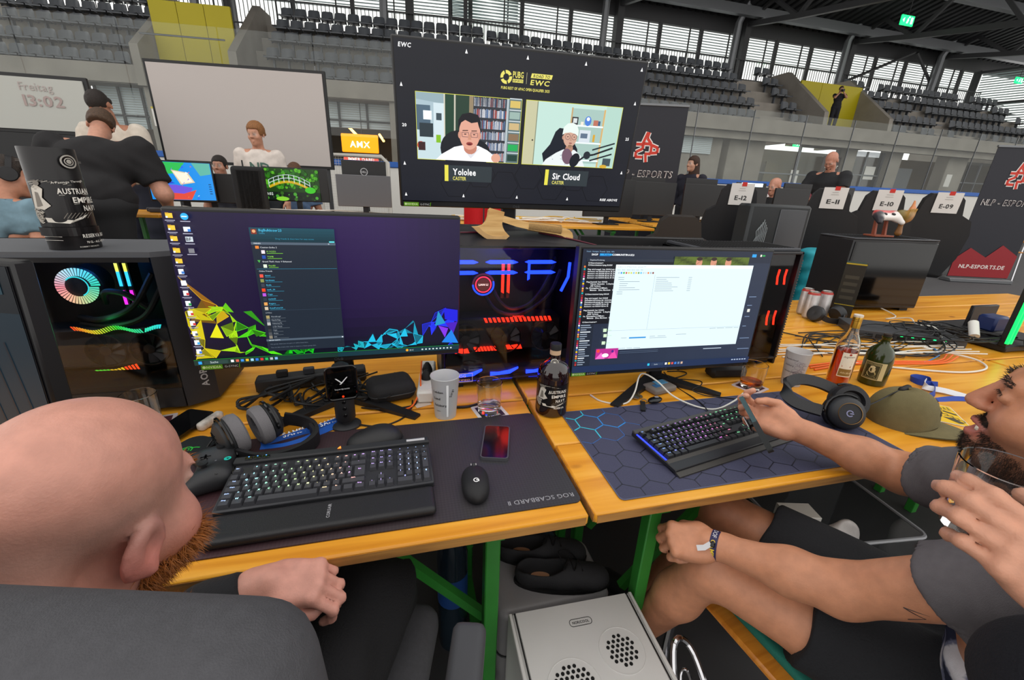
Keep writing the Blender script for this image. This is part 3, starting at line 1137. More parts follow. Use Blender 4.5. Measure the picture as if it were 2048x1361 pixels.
def monitor(name, label, w, h, Mx, stand='v', foot=None, tz=TZ, bez=0.008, chin=0.02, sticker=True, group=None, mat=None):
 """front panel centre at Mx, x right, y back, z up"""
 r = thing(name, label, 'monitor', Mx=Mx, group=group)
 MB().box(0, 0.018, 0, w, 0.034, h, 0.004).box(0, 0.05, 0.0, w * .62, 0.05, h * .62, 0.015).build('housing', mat or m_bezel, r)
 MB().box(0, 0.0005, (chin - bez) / 2, w - 2 * bez, 0.004, h - bez - chin, 0.0).build('screen_panel', m_scr, r)
 if sticker:
  p = Paint()
  p.rect(-w / 2 + .012, -h / 2 + .003, -w / 2 + .062, -h / 2 + .016, '#62a416')
  p.text('NVIDIA', -w / 2 + .024, -h / 2 + .006, 0.010, '#d8f0b0', bold=1)
  p.disc(-w / 2 + .0185, -h / 2 + .0095, 0.004, '#d8f0b0', 10)
  p.text('G-SYNC', -w / 2 + .067, -h / 2 + .0062, 0.009, '#c8c8c8')
  p.poly([(-w / 2 + .1, -h / 2 + .003), (-w / 2 + .102, -h / 2 + .003), (-w / 2 + .104, -h / 2 + .016), (-w / 2 + .102, -h / 2 + .016)], '#62a416')
  p.ring(-.008, -h / 2 + .010, 0.0045, 0.001, '#55565a', 12)
  p.text('LG', -.001, -h / 2 + .0065, 0.010, '#55565a', bold=1)
  p.build('bezel_print', PRINT, r, T(0, -0.0006, 0) @ FLAT)
 if stand == 'v':
  inv = Mx.inverted()
  fx, fy = foot
  top = Vector((fx, fy, Mx.translation.z - .03))
  MB().box(0, 0, 0, 0.055, 0.03, 0.12, 0.006, Mx=inv @ Matrix.Translation((fx, fy, tz + .07))).build('neck', m_metal_d, r)
  MB().box(0, 0, 0, 0.055, 0.03, top.z - tz - .1, 0.006, Mx=inv @ Matrix.Translation((fx, fy, (top.z + tz + .1) / 2))).build('neck', m_metal_d, r)
 return r
m_footm = M('stand_foot_black', '#19191b', 0.5)
def vfoot(r, apex, tips, tz=TZ):
 inv = r.matrix_world.inverted() if False else None
 for t in tips:
  a, b = Vector((*apex, 0)), Vector((*t, 0))
  d = (b - a).normalized()
  n = Vector((-d.y, d.x, 0))
  w0, w1 = 0.026, 0.014
  v = []
  for p, w, z1 in ((a, w0, .022), (b, w1, .008)):
   v += [p + n * w + Vector((0, 0, tz + .0005)), p - n * w + Vector((0, 0, tz + .0005)),
                  p - n * w + Vector((0, 0, tz + z1)), p + n * w + Vector((0, 0, tz + z1))]
  mb = MB()
  Mi = MXS[r.name].inverted()
  mb.add(v, [(0, 3, 2, 1), (4, 5, 6, 7), (0, 1, 5, 4), (1, 2, 6, 5), (2, 3, 7, 6), (3, 0, 4, 7)], 0, Mi)
  mb.build('stand_foot', m_footm, r, ang=20)
MXS = {}
MX_L = plane_mx((-0.1965, 1.2187, 1.1428), 3.449, -0.773, -0.759)
MX_R = plane_mx((0.8605, 1.1629, 1.0637), 0.425, 1.322, -0.728)
MX_U = plane_mx((0.4030, 1.5002, 1.5966), -2.27, -10.257, 0.187)
monL = monitor('gaming_monitor', 'large black monitor showing a dark purple desktop with green and blue polygon shards', 0.714, 0.4245, MX_L, foot=(-0.20, 1.31))
MXS[monL.name] = MX_L
vfoot(monL, (-0.20, 1.30), ((0.017, 1.13), (-0.41, 1.12)))
monR = monitor('gaming_monitor', 'large black monitor showing a white file window over a dark game library', 0.714, 0.4245, MX_R, foot=(0.895, 1.26))
MXS[monR.name] = MX_R
vfoot(monR, (0.90, 1.262), ((0.645, 1.088), (1.06, 1.092)))
monU = monitor('gaming_monitor', 'large black monitor raised above the blue lit tower showing two webcam portraits', 0.8166, 0.4855, MX_U, foot=(0.40, 1.64))
MXS[monU.name] = MX_U
vfoot(monU, (0.40, 1.64), ((0.15, 1.57), (0.66, 1.57), (0.40, 1.72)))
MB().box(0, 0, 0, 0.06, 0.14, 0.06, 0.006, Mx=MX_U.inverted() @ Matrix.Translation((0.40, 1.60, 1.56))).build('mount_arm', m_metal_d, monU)
# ---- left screen picture
p = Paint()
W2, H0, H1 = 0.3545, -0.1915, 0.2035
def _wall(u, v):
 a = lin('#1c0f3c')
 b = lin('#2a1148')
 c = lin('#0f1426')
 t = math.exp(-((u - .62) / .3) ** 2) * v
 q = [a[i] * .55 + b[i] * .6 * t for i in range(3)]
 m_ = max(0, .35 - v) / .35
 return tuple(q[i] * (1 - m_ * .8) + c[i] * .25 * m_ * .8 for i in range(3))
p.grad(-W2, H0, W2, H1, _wall, 24, 14)
rs = random.Random(5)
def shards(x0, x1, hfn, colfn, n):
 pts = []
 for i in range(n):
  x = x0 + (x1 - x0) * rs.random()
  y = H0 + .012 + (hfn(x) - H0 - .012) * rs.random() ** 1.2
  pts.append((x, y))
 tris = []
 for i in range(n):
  a = pts[i]
  ds = sorted(pts, key=lambda q: (q[0] - a[0]) ** 2 + (q[1] - a[1]) ** 2)
  k = rs.randint(1, 4)
  tris.append((a, ds[k], ds[k + rs.randint(1, 3)]))
 for t in tris:
  cx = sum(q[0] for q in t) / 3
  base = lin(colfn(cx))
  f = rs.choice((.25, .4, .6, .85, 1.0))
  p.poly(t, tuple(b_ * f for b_ in base))
  if rs.random() < .6:
   p.line([t[0], t[1], t[2], t[0]], .0009, tuple(min(1, b_ * 1.2) for b_ in base))
def hL(x):
 return np.interp(x, [-.36, -.31, -.28, -.26, -.235, -.2, -.175, -.1, 0.02], [-.02, -.02, -.03, -.025, -.09, -.05, -.1, -.155, -.15])
def hR(x):
 return np.interp(x, [0.0, .08, .1, .15, .22, .245, .29, .31, .355], [-.16, -.14, -.12, -.11, -.07, -.08, -.062, -.055, -.06])
for pts_, c_ in (([(-.35, .046), (-.311, -.013), (-.2817, -.0278)], '#8a5a08'), ([(-.311, -.013), (-.2817, -.0278), (-.32, -.06)], '#7a4a06'),
                 ([(-.2817, -.0278), (-.258, -.0608), (-.2885, -.0796)], '#b89a08'), ([(-.311, -.013), (-.2885, -.0796), (-.345, -.07)], '#6a4a08'),
                 ([(-.2594, -.0233), (-.245, -.05), (-.275, -.045)], '#5cb80e'), ([(-.2038, -.0473), (-.1758, -.0941), (-.2228, -.0488)], '#2a8a10')):
 p.poly(pts_, c_)
p.line([(-.35, .046), (-.311, -.013), (-.2817, -.0278), (-.258, -.0608), (-.2885, -.0796)], .0012, '#d0a010')
p.poly([(-.2788, -.1210), (-.2885, -.0796), (-.3095, -.117)], '#d8d414')
shards(-.352, -.06, hL, lambda x: '#c8b80c' if x < -.30 else ('#9acc10' if x < -.24 else ('#4cd012' if x < -.15 else '#12b818')), 100)
shards(.0, .352, hR, lambda x: '#18a0b0' if x < .08 else ('#1ab4d8' if x < .25 else '#2030e8'), 85)
for pts_, c_ in (([(.3068, -.0549), (.3489, -.0625), (.3489, -.10), (.31, -.09)], '#1a1ad0'), ([(.2897, -.0629), (.3117, -.1026), (.28, -.11)], '#1c8ab8'),
                 ([(.3117, -.1026), (.3489, -.10), (.335, -.14)], '#4416b0'), ([(.29, -.11), (.32, -.12), (.31, -.15)], '#7a30d8'), ([(.30, -.165), (.33, -.125), (.352, -.17)], '#1a78d8')):
 p.poly(pts_, c_)
p.rect(-W2, H0 + .012, W2, H0 + .016, '#0c7a20')
p.rect(-W2, H0, W2, H0 + .0145, '#10303a')
p.rect(-W2, H0, 0, H0 + .0145, '#16302a')
p.rect(-.345, H0 + .003, -.337, H0 + .011, '#2a9ae8')
p.rect(-.332, H0 + .002, -.277, H0 + .012, '#24403c')
p.text('Suche', -.318, H0 + .0045, .008, '#c8d0d0')
for i, c_ in enumerate(('#e8e8e8', '#d06048', '#3a8ae0', '#e8b020', '#9ad0f0', '#2a70d0', '#d03030', '#20b050', '#b0b0b0', '#7ab0e0')):
 p.rect(-.27 + i * .0118, H0 + .004, -.263 + i * .0118, H0 + .011, c_)
p.disc(.195, H0 + .0075, .004, '#f0a020', 10)
p.text('22 C', .202, H0 + .005, .006, '#d8e0e0')
for i in range(9):
 p.rect(.238 + i * .011, H0 + .005, .243 + i * .011, H0 + .009, '#c8d8d8')
# desktop icons
yy = [.1926, .1648, .1394, .1113, .0858, .0598, .0313, .0056, -.021, -.0468, -.0739, -.1019, -.1268, -.1521]
for i, y in enumerate(yy):
 x = -.3365
 if i < 5:
  p.rect(x - .007, y - .004, x + .007, y + .007, '#e8c038').rect(x - .007, y + .005, x, y + .008, '#d0a020').rect(x - .007, y - .004, x - .003, y, '#e8f0f8')
 else:
  p.rect(x - .006, y - .005, x + .005, y + .008, '#e4e8ec').rect(x, y - .004, x + .006, y + .002, ['#3a78c8', '#e8e8e8', '#c83030', '#209048', '#c83030', '#c83030', '#505860', '#30a0e0', '#3070d0'][i - 5])
 p.rect(x - .010, y - .0105, x + .010, y - .0085, '#9a98ac')
 p.rect(x - .007, y - .0135, x + .007, y - .012, '#77758a')
x = -.3057
p.disc(x, .1928, .008, '#28a8e8', 16).rect(x - .006, .1915, x + .005, .194, '#d8f0fc')
p.rect(x - .007, .158, x + .007, .169, '#e4ecf4').rect(x + .001, .158, x + .007, .164, '#3a80d8')
p.rect(x - .007, .134, x + .008, .146, '#c8d0d8').text('BF', x - .006, .1365, .0105, '#303840', bold=1)
p.rect(x - .006, .107, x + .006, .118, '#7a7a80')
for y in (.1805, .152, .128, .1025):
 p.rect(x - .010, y, x + .010, y + .002, '#a8a6b8')
# friends window
p.rect(-.176, -.161, .020, .1713, '#1a2430')
p.grad(-.176, .136, .020, .1713, lambda u, v: tuple(lin('#12404e')[i] * (.5 + .6 * v) for i in range(3)), 1, 5)
p.rect(-.172, .155, -.160, .1675, '#7a2c1c').disc(-.166, .162, .004, '#d8a070', 10)
p.text('BigBulldozer23', -.155, .162, .0085, '#4ac0e8')
p.text('Online', -.155, .1555, .005, '#3a90b0')
p.text('Drag friends & chats here for easy access', -.12, .1425, .005, '#2a8aa8')
p.rect(.005, .136, .018, .1395, '#58d0d8')
p.rect(-.176, .129, .020, .1352, '#4c5a68')
p.text('FRIENDS', -.170, .1307, .0042, '#e0e8f0')
p.ring(.0035, .1322, .0016, .0005, '#e0e8f0', 8)
def fr(y, nm, c, c2, ic, ind=0.0, big=True, sub=True):
 if big:
  p.rect(-.168 + ind, y - .002, -.160 + ind, y + .0065, ic)
 p.text(nm, -.156 + ind, y + .0015, .0052, c)
 if sub:
  p.rect(-.156 + ind, y - .002, -.156 + ind + .022 + .02 * rs.random(), y - .0007, c2)
p.text('Counter-Strike 2', -.157, .1205, .0052, '#d8dce0')
p.rect(-.168, .119, -.160, .126, '#e08030')
fr(.1085, 'M YOZO', '#90d848', '#6ab030', '#e8d8e0', .012)
fr(.0955, 'TOMB', '#90d848', '#6ab030', '#2048a0', .012)
p.text('Grand Theft Auto V Enhanced', -.157, .0845, .0052, '#d8dce0')
p.poly([(-.168, .09), (-.161, .09), (-.164, .083)], '#48a848')
fr(.0725, 'Phat3D', '#90d848', '#6ab030', '#d8e8d0', .012)
p.rect(-.172, .0670, .018, .0678, '#2a7a98')
p.text('Online Friends', -.168, .060, .0052, '#c0c8d0')
for i, (nm, ic) in enumerate((('daned', '#e05040'), ('hardmane', '#808848'), ('Bodia', '#383c48'), ('iamR_54', '#e84018'), ('Cago', '#b050d0'), ('stefan21', '#283440'), ('Kagaru', '#d89850'), ('KanePotter24', '#c8b8a0'))):
 fr(.047 - i * .0125, nm, '#48c0e8', '#2a7088', ic)
p.rect(-.172, -.0445, .018, -.0440, '#38485a')
p.text('Offline', -.168, -.052, .0052, '#98a0a8')
for i in range(7):
 fr(-.0645 - i * .0095, ('Matthkopf', 'Nachtflug', 'Velocity76', 'o Dr Pitch', 'raga', 'Atlas', 'Joe')[i], '#98a0a8', '#4c545c', ('#a09060', '#606870', '#b0b0b0', '#202428', '#303438', '#484c50', '#807868')[i])
p.rect(-.176, -.1310, .020, -.1255, '#4c5a68')
p.text('GROUP CHATS', -.170, -.1298, .004, '#e0e8f0')
p.disc(.0165, -.1283, .0018, '#e8f0f8', 8)
p.text('Any group chats you are part of will be listed here.', -.168, -.141, .0043, '#6a7684')
p.text('You can also create new ones to meet in a Steam group chat.', -.168, -.151, .0043, '#6a7684')
p.build('screen_image', GLOW, monL, T(0, -0.0016, 0) @ FLAT)
# ---- right screen picture
p = Paint()
W2, H0, H1 = 0.3465, -0.1945, 0.2035
p.grad(-W2, H0, W2, H1, lambda u, v: tuple(lin('#232c3e')[i] * (.75 + .35 * u + .25 * (1 - v)) for i in range(3)), 8, 8)
p.rect(-W2, H0, -.285, .165, '#1d2532')
p.rect(-W2, .165, W2, H1, '#1d2535')
p.text('Steam  Anzeigen  Freunde  Spiele  Hilfe', -.335, .1945, .0055, '#8ab0d0')
p.text('SHOP', -.318, .1845, .008, '#e8ecf0', bold=1).rect(-.292, .1825, -.256, .1915, '#105a98').text('BIBLIOTHEK', -.290, .1848, .0075, '#38b8f8', bold=1)
p.text('COMMUNITY', -.250, .1845, .008, '#e8ecf0', bold=1).text('PHASE21', -.205, .1845, .0075, '#e8ecf0', bold=1)
p.rect(.265, .185, .282, .195, '#2a9ae0').rect(.298, .187, .304, .194, '#e8e8d8').rect(.306, .188, .318, .193, '#30a050')
# sidebar of games
cs = ['#e87830', '#c03028', '#3070c0', '#e8b060', '#902028', '#e0e0e0', '#6040b0', '#20a0a0', '#d04080', '#f0c020']
for i in range(44):
 y = .148 - i * .0074
 p.rect(-.339, y, -.3335, y + .0055, cs[(i * 7) % 10])
 if i > 17:
  p.rect(-.330, y + .0012, -.330 + .018 + .022 * rs.random(), y + .0042, '#8e9aaa' if i % 4 else '#dfe6ee')
p.text('22 C', -.328, -.183, .006, '#c8d0d8')
p.disc(-.337, -.180, .004, '#f0a020', 10)
# terminal
p.rect(-.333, -.030, -.035, .173, '#0e1118')
p.rect(-.333, .167, -.035, .177, '#222a38')
p.text('Eingabeaufforderung', -.322, .1695, .0055, '#d0d8e0')
tl = ['C:\\Users\\meister>', 'C:\\Users\\meister>ping 8.8.8.8', '', 'Ping wird ausgef. fuer 8.8.8.8 mit 32 Bytes Daten:', 'Antwort von 8.8.8.8: Bytes=32 Zeit=2ms',
      'Antwort von 8.8.8.8: Bytes=32 Zeit=2ms', 'Antwort von 8.8.8.8: Bytes=32 Zeit=2ms', 'Antwort von 8.8.8.8: Bytes=32 Zeit=2ms', '', 'Ping-Statistik fuer 8.8.8.8:', '    Pakete: Gesendet = 4, Empfangen',
      '    (0% Verlust),', 'Ca. Zeitangaben in Millisek.:', '    Minimum = 25ms, Maximum = 25ms,', '', 'C:\\Users\\meister>ping 8.8.8.8', '', 'Ping wird ausgef. fuer 8.8.8.8', 'Zeitueberschreitung der Anforderung.',
      'Zeitueberschreitung der Anforderung.', 'Antwort von 8.8.8.8: Bytes=32', 'Antwort von 8.8.8.8: Bytes=32', '', 'Ping-Statistik fuer 8.8.8.8:', '    Pakete: Gesendet = 4, Empfangen', '    (50% Verlust),', 'Ca. Zeitangaben in Millisek.:', '    Minimum = 25ms, Maximum = 25ms,', '', 'C:\\Users\\meister>']
for i, t_ in enumerate(tl):
 if t_:
  t_ = t_.replace('\\', '/')
  ind = len(t_) - len(t_.lstrip())
  p.text(t_.strip()[:38 if 3 < i or i < 3 else 60], -.327 + ind * .0035, .1605 - i * .0064, .0058, '#e8ecf0', bold=1)
# hero picture behind
p.grad(-.033, .150, .253, .1848, lambda u, v: tuple(lin('#4a5a1c')[i] * (.5 + .9 * abs(math.sin(9 * u + 3 * v))) for i in range(3)), 26, 5)
for x_ in (.06, .115, .172):
 p.disc(x_, .166, .012, '#c88a70', 14, ry=.016)
 p.disc(x_, .178, .011, '#30221c', 12, ry=.006)
for k in range(4):
 p.line([(-.03 + k * .07, .151), (-.01 + k * .07, .168), (.015 + k * .07, .183)], .0008, '#161c0a')
# white window
p.rect(-.235, -.121, .276, .158, '#d4e6ee')
p.rect(-.235, .147, .276, .158, '#e2eff4')
p.text('Installation von 20 Meinen Dateien - gekoppelt FTP', -.228, .150, .0045, '#7a8890')
for i, t_ in enumerate(('Datei', 'Bearb', 'Ansicht', 'Server', 'Lesez', 'Hilfe')):
 p.text(t_, -.228 + i * .016, .1405, .0042, '#68767e')
for i, c_ in enumerate(('#b0c0c8', '#3a90d8', '#38b048', '#c05030', '#d8c048', '#c8d050', '#88b8d8', '#d8c048', '#6a9a50', '#60b8f0', '#b8c8d0', '#c8d0d4', '#e07828', '#a0b0b8', '#803020')):
 p.rect(-.225 + i * .0085, .130, -.2195 + i * .0085, .1355, c_)
p.line([(-.095, -.052), (-.095, .127)], .0009, '#9ab0ba')
for i in range(9):
 p.rect(-.222 + .006 * (1 < i < 7), .118 - i * .0065, -.222 + .02 + .085 * rs.random() * (1 < i < 7), .1195 - i * .0065, '#8a9aa2')
for i in range(8):
 p.rect(-.089, .118 - i * .0062, -.06 + .06 * rs.random(), .1194 - i * .0062, '#8a9aa2')
 p.rect(.03, .118 - i * .0062, .043, .1194 - i * .0062, '#8a9aa2')
p.rect(-.235, -.0545, .276, -.0535, '#a8bcc6')
p.rect(-.156, -.0835, -.094, -.0785, '#3a90d0')
for a_, b_, y_ in ((-.185, -.165, -.081), (-.08, -.06, -.079), (-.05, -.02, -.079), (.02, .06, -.076), (-.08, -.015, -.0845), (.15, .175, -.059), (.18, .21, -.059), (.215, .245, -.059), (.25, .27, -.059), (-.232, -.2, -.117), (-.195, -.165, -.117), (-.16, -.14, -.117), (-.135, -.11, -.117)):
 p.rect(a_, y_, b_, y_ + .0014, '#8a9aa2')
# game tiles
p.rect(-.270, -.150, -.190, -.1145, '#b02a88')
p.poly([(-.270, -.150), (-.25, -.128), (-.235, -.15)], '#f06ac0').poly([(-.225, -.15), (-.205, -.120), (-.19, -.15)], '#e048a0')
p.disc(-.235, -.138, .012, '#fff0f8', 14, ry=.007)
p.disc(-.262, -.122, .006, '#f04838', 8).disc(-.21, -.125, .005, '#502080', 8)
for x_, y_ in ((-.253, -.057), (-.250, -.075), (-.253, -.100)):
 p.rect(x_, y_, x_ + .012, y_ + .011, '#c8e0c0').text('Phasers', x_ + .014, y_ + .004, .005, '#90d068')
for y_ in (-.128, -.1335):
 p.rect(-.185, y_, -.04, y_ + .001, '#5a6a80')
for y_, w_ in ((.05, .03), (.02, .02), (-.02, .02), (-.055, .015), (-.1, .04), (-.14, .05)):
 p.rect(.285, y_, .285 + w_, y_ + .002, '#7a90b0')
p.rect(.29, -.003, .301, .008, '#d8d8d0')
p.rect(.14, -.133, .215, -.131, '#c8d8e8')
p.rect(-W2, H0, W2, -.172, '#1c2c4c')
p.rect(-.072, -.184, -.064, -.176, '#30c0f0')
p.rect(-.058, -.185, -.01, -.175, '#2c3c58').text('Suche', -.046, -.1825, .006, '#c0ccd8')
for i, c_ in enumerate(('#e0e0e0', '#e8c030', '#d05048', '#3a78d0', '#6a80a0', '#c8a890')):
 p.rect(-.004 + i * .0125, -.184, .004 + i * .0125, -.176, c_)
for i in range(6):
 p.rect(.27 + i * .011, -.182, .277 + i * .011, -.178, '#a8b8d0')
p.build('screen_image', GLOW, monR, T(0, -0.0016, 0) @ FLAT)
# ---- upper screen picture
p = Paint()
W2, H0, H1 = 0.4, -0.2205, 0.2345
p.grad(-W2, H0, W2, H1, lambda u, v: tuple(lin('#15171e')[i] * (.8 + .5 * (1 - v)) for i in range(3)), 6, 6)
for k in range(7):
 x_ = -.22 + k * .085
 y_ = -.125 if k % 2 else -.16
 p.line([(x_ + .05 * math.cos(a), y_ + .05 * math.sin(a)) for a in [i * PI / 3 for i in range(7)]], .0016, '#07080b')
ye = '#d8cf63'
for x_, y_ in ((-.189, .2185), (.0006, .2189), (.1917, .2185), (.3858, .2178), (-.3845, .1207), (-.3865, -.1017), (-.3873, -.2001), (.3845, .1208), (.3832, -.1003), (-.1924, -.1997), (-.0014, -.1985), (.1885, -.1989)):
 p.poly([(x_ - .004, y_ - .005), (x_ + .004, y_ - .005), (x_, y_ + .006)], '#f0f0f0')
p.text('EWC', -.388, .2145, .0155, '#f0f0f0', bold=1, shear=.15, fit=.036)
p.text('20', -.388, .0065, .0125, '#f0f0f0', bold=1).text('25', .374, .0065, .0125, '#f0f0f0', bold=1)
p.text('RISE ABOVE', .317, -.202, .0115, '#f0f0f0', bold=1, shear=.15, fit=.069)
for a in range(4):
 p.ring(-.064, .163, .0185, .009, ye, 6, a * PI / 2 + .45, a * PI / 2 + 1.75)
p.text('PUBG', -.043, .1635, .0235, ye, bold=1, fit=.034)
p.rect(-.043, .1505, -.009, .160, ye).text('ESPORTS', -.041, .1522, .0085, '#15171e', bold=1, fit=.030)
p.rect(.001, .149, .0022, .180, '#a8a480')
p.poly([(.0145, .1665), (.083, .1665), (.086, .179), (.0175, .179)], ye).text('ROAD TO', .0225, .1685, .0115, '#15171e', bold=1, shear=.2, fit=.054)
p.text('EWC', .0145, .148, .0195, ye, bold=1, shear=.15, fit=.062)
p.text('PUBG REST OF APAC OPEN QUALIFIER 2025', -.0786, .1305, .0105, ye, bold=1, fit=.159)
# left webcam picture
p.rect(-.3445, -.0875, -.0070, .1055, '#c8c848')
x0, y0, x1, y1 = -.343, -.086, -.0085, .104
p.rect(x0, y0, x1, y1, '#9fb4bd')
p.poly([(x0, y0), (-.245, y0), (-.245, -.02), (x0, .0)], '#b9cdd2')
p.poly([(x0, y1), (-.245, y1), (-.245, .075), (x0, .085)], '#8aa0a8')
p.rect(x0, .0, -.30, .07, '#4a6070').rect(-.322, .03, -.296, .055, '#e8f4f8').rect(-.335, -.02, -.292, .02, '#28343a')
p.rect(-.29, -.03, -.255, .078, '#c4d4da').rect(-.282, .03, -.265, .05, '#384850').rect(-.283, -.035, -.268, -.012, '#7ab020')
p.disc(-.332, -.045, .012, '#c04030', 10).rect(-.34, -.06, -.318, -.035, '#382020')
p.rect(-.255, y0, -.225, y1, '#1d3d2c').rect(-.222, -.02, -.165, y1, '#22392c').rect(-.258, -.05, -.254, y1, '#c8c4b4').rect(-.226, -.02, -.221, y1, '#b8b4a4').rect(-.178, .0, -.165, y1, '#8a7a60')
p.rect(-.165, y0, -.055, y1, '#2c3036')
for r_ in range(6):
 x_ = -.163
 while x_ < -.06:
  w_ = rs.uniform(.0018, .004)
  p.rect(x_, -.082 + r_ * .032, x_ + w_ * .85, -.056 + r_ * .032 - rs.random() * .005, rs.choice(('#c8ccd4', '#8a98b0', '#5a7aa8', '#b05048', '#d8d8dc', '#a8b0bc', '#405068')), up=False)
  x_ += w_
p.layer()
p.rect(-.055, y0, -.0085, y1, '#5a6e70').rect(-.057, y0, -.050, y1, '#a8b4b8')
for r_, c_ in enumerate(('#203c34', '#20a050', '#806850', '#c0a878', '#90a8a0', '#c8b060')):
 p.rect(-.046, -.08 + r_ * .032, -.012, -.06 + r_ * .032, c_)
 p.rect(-.048, -.056 + r_ * .032, -.0085, -.053 + r_ * .032, '#c0c8cc')
p.disc(-.21, -.05, .06, '#15181e', 22, ry=.055).disc(-.15, -.06, .045, '#15181e', 20, ry=.04)
p.poly([(-.285, y0), (-.265, -.068), (-.225, -.045), (-.195, -.038), (-.145, -.038), (-.115, -.05), (-.088, -.068), (-.075, y0)], '#eeedf0')
p.poly([(-.205, -.04), (-.17, -.078), (-.135, -.04), (-.15, -.05), (-.172, -.066), (-.195, -.05)], '#cfd0d6')
p.disc(-.085, -.073, .016, '#d09a84', 14, ry=.014)
p.disc(-.172, -.045, .022, '#b87a66', 14, ry=.02)
p.disc(-.175, .0, .0345, '#d29a86', 26, ry=.051)
p.disc(-.207, -.008, .006, '#c48c78', 10, ry=.011).disc(-.143, -.008, .006, '#c48c78', 10, ry=.011)
p.poly([(-.212, .005), (-.212, .035), (-.2, .052), (-.175, .058), (-.15, .053), (-.139, .033), (-.139, .004), (-.146, .02), (-.15, .032), (-.17, .028), (-.19, .036), (-.203, .028)], '#16141a')
for s_ in (-1, 1):
 xx = -.175 + s_ * .0145
 p.line([(xx - .011, .0), (xx + .011, .0), (xx + .011, -.013), (xx - .009, -.013), (xx - .011, .0)], .0014, '#5a4048')
 p.poly([(xx - .009, .004), (xx + .009, .005), (xx + .009, .0075), (xx - .009, .0065)], '#2a1c1c')
 p.disc(xx, -.005, .0042, '#302020', 10, ry=.0016)
p.poly([(-.178, -.005), (-.172, -.005), (-.169, -.021), (-.181, -.021)], '#c08870')
p.disc(-.175, -.033, .011, '#8c3c38', 12, ry=.0055).disc(-.175, -.0345, .007, '#5a1c1c', 10, ry=.0025)
p.rect(-.257, -.1525, -.0965, -.1015, '#2c3438').rect(-.257, -.1525, -.2445, -.1015, '#d8cf4a')
p.text('Yololee', -.2295, -.1315, .0285, '#f4f4f4', bold=1, fit=.078)
p.text('CASTER', -.2295, -.1480, .0155, ye, bold=1, fit=.045)
# right webcam picture
p.rect(.0055, -.0875, .3435, .1065, '#c8c848')
x0, y0, x1, y1 = .007, -.086, .342, .105
p.rect(x0, y0, x1, y1, '#b5d2c8')
p.rect(x0, y0, .046, y1, '#b9b795').rect(.044, y0, .047, y1, '#7a8068').disc(.037, -.01, .003, '#4a4438', 8)
p.rect(.285, y0, x1, y1, '#a8c8bc')
p.rect(.165, -.075, .282, .093, '#9cb8b0').rect(.163, y0, .168, .095, '#b89868').rect(.278, y0, .284, .095, '#c8a468')
for y_ in (.04, -.012, -.068):
 p.rect(.165, y_, .282, y_ + .005, '#e0ecec')
p.rect(.168, .045, .19, .068, '#2c2c30').rect(.172, .05, .186, .064, '#c8d0d0').disc(.225, .058, .012, '#4a78c8', 12, ry=.015).disc(.225, .064, .006, '#e8eef4', 8).rect(.245, .045, .262, .062, '#b06a58').rect(.2, .045, .21, .055, '#e0d8c8').rect(.262, .046, .27, .06, '#38587a')
p.rect(.2, -.008, .24, .03, '#c8d0d8').rect(.205, .005, .23, .02, '#5a6a80').rect(.25, -.005, .258, .018, '#c89a30').rect(.3, -.08, .33, -.055, '#3a4a50')
p.poly([(.085, y0), (.075, -.05), (.10, -.02), (.115, .02), (.128, .032), (.155, .03), (.2, -.03), (.21, y0)], '#131a24')
p.poly([(.078, y0), (.09, -.068), (.125, -.045), (.15, -.033), (.19, -.033), (.215, -.05), (.235, y0)], '#d9dfe0')
for k in range(16):
 p.disc(rs.uniform(.1, .2), rs.uniform(-.082, -.05), .0022, '#a8b2b8', 6)
p.disc(.17, -.03, .014, '#a87c68', 12, ry=.014)
p.disc(.169, .006, .0245, '#c29a86', 22, ry=.031)
p.disc(.144, .004, .004, '#b88c78', 8, ry=.007)
p.poly([(.14, .012), (.142, .035), (.155, .047), (.172, .050), (.188, .044), (.196, .028), (.1965, .010), (.185, .017), (.168, .0205), (.15, .018)], '#d8e4de')
for s_ in (-1, 1):
 p.ring(.1715 + s_ * .0115, .007, .0095, .0013, '#503848', 14)
 p.disc(.1715 + s_ * .0115, .007, .0028, '#302028', 8, ry=.0014)
p.poly([(.170, .004), (.173, .004), (.176, -.006), (.168, -.006)], '#b48a76')
p.disc(.172, -.0125, .006, '#8a5048', 10, ry=.002).disc(.172, -.022, .008, '#907058', 10, ry=.005)
p.disc(.166, -.055, .019, '#6a5060', 16, ry=.026, rot=.3)
p.disc(.195, -.066, .017, '#121820', 16, ry=.024, rot=-.4)
p.line([(.2, -.075), (.232, -.05), (.262, -.045), (.33, -.02)], .006, '#141a20').disc(.238, -.048, .013, '#20282e', 12).line([(.255, -.03), (.335, -.005)], .005, '#202a30').line([(.25, -.065), (.33, -.04)], .005, '#181f26')
p.disc(.305, -.082, .014, '#c8a030', 12, ry=.006)
p.rect(.0935, -.1525, .2545, -.1005, '#2c3438').rect(.0935, -.1525, .106, -.1005, '#d8cf4a')
p.text('Sir Cloud', .1215, -.1315, .0285, '#f4f4f4', bold=1, fit=.102)
p.text('CASTER', .1215, -.1480, .0155, ye, bold=1, fit=.045)
p.build('screen_image', GLOW, monU, T(0, -0.0016, 0) @ FLAT)
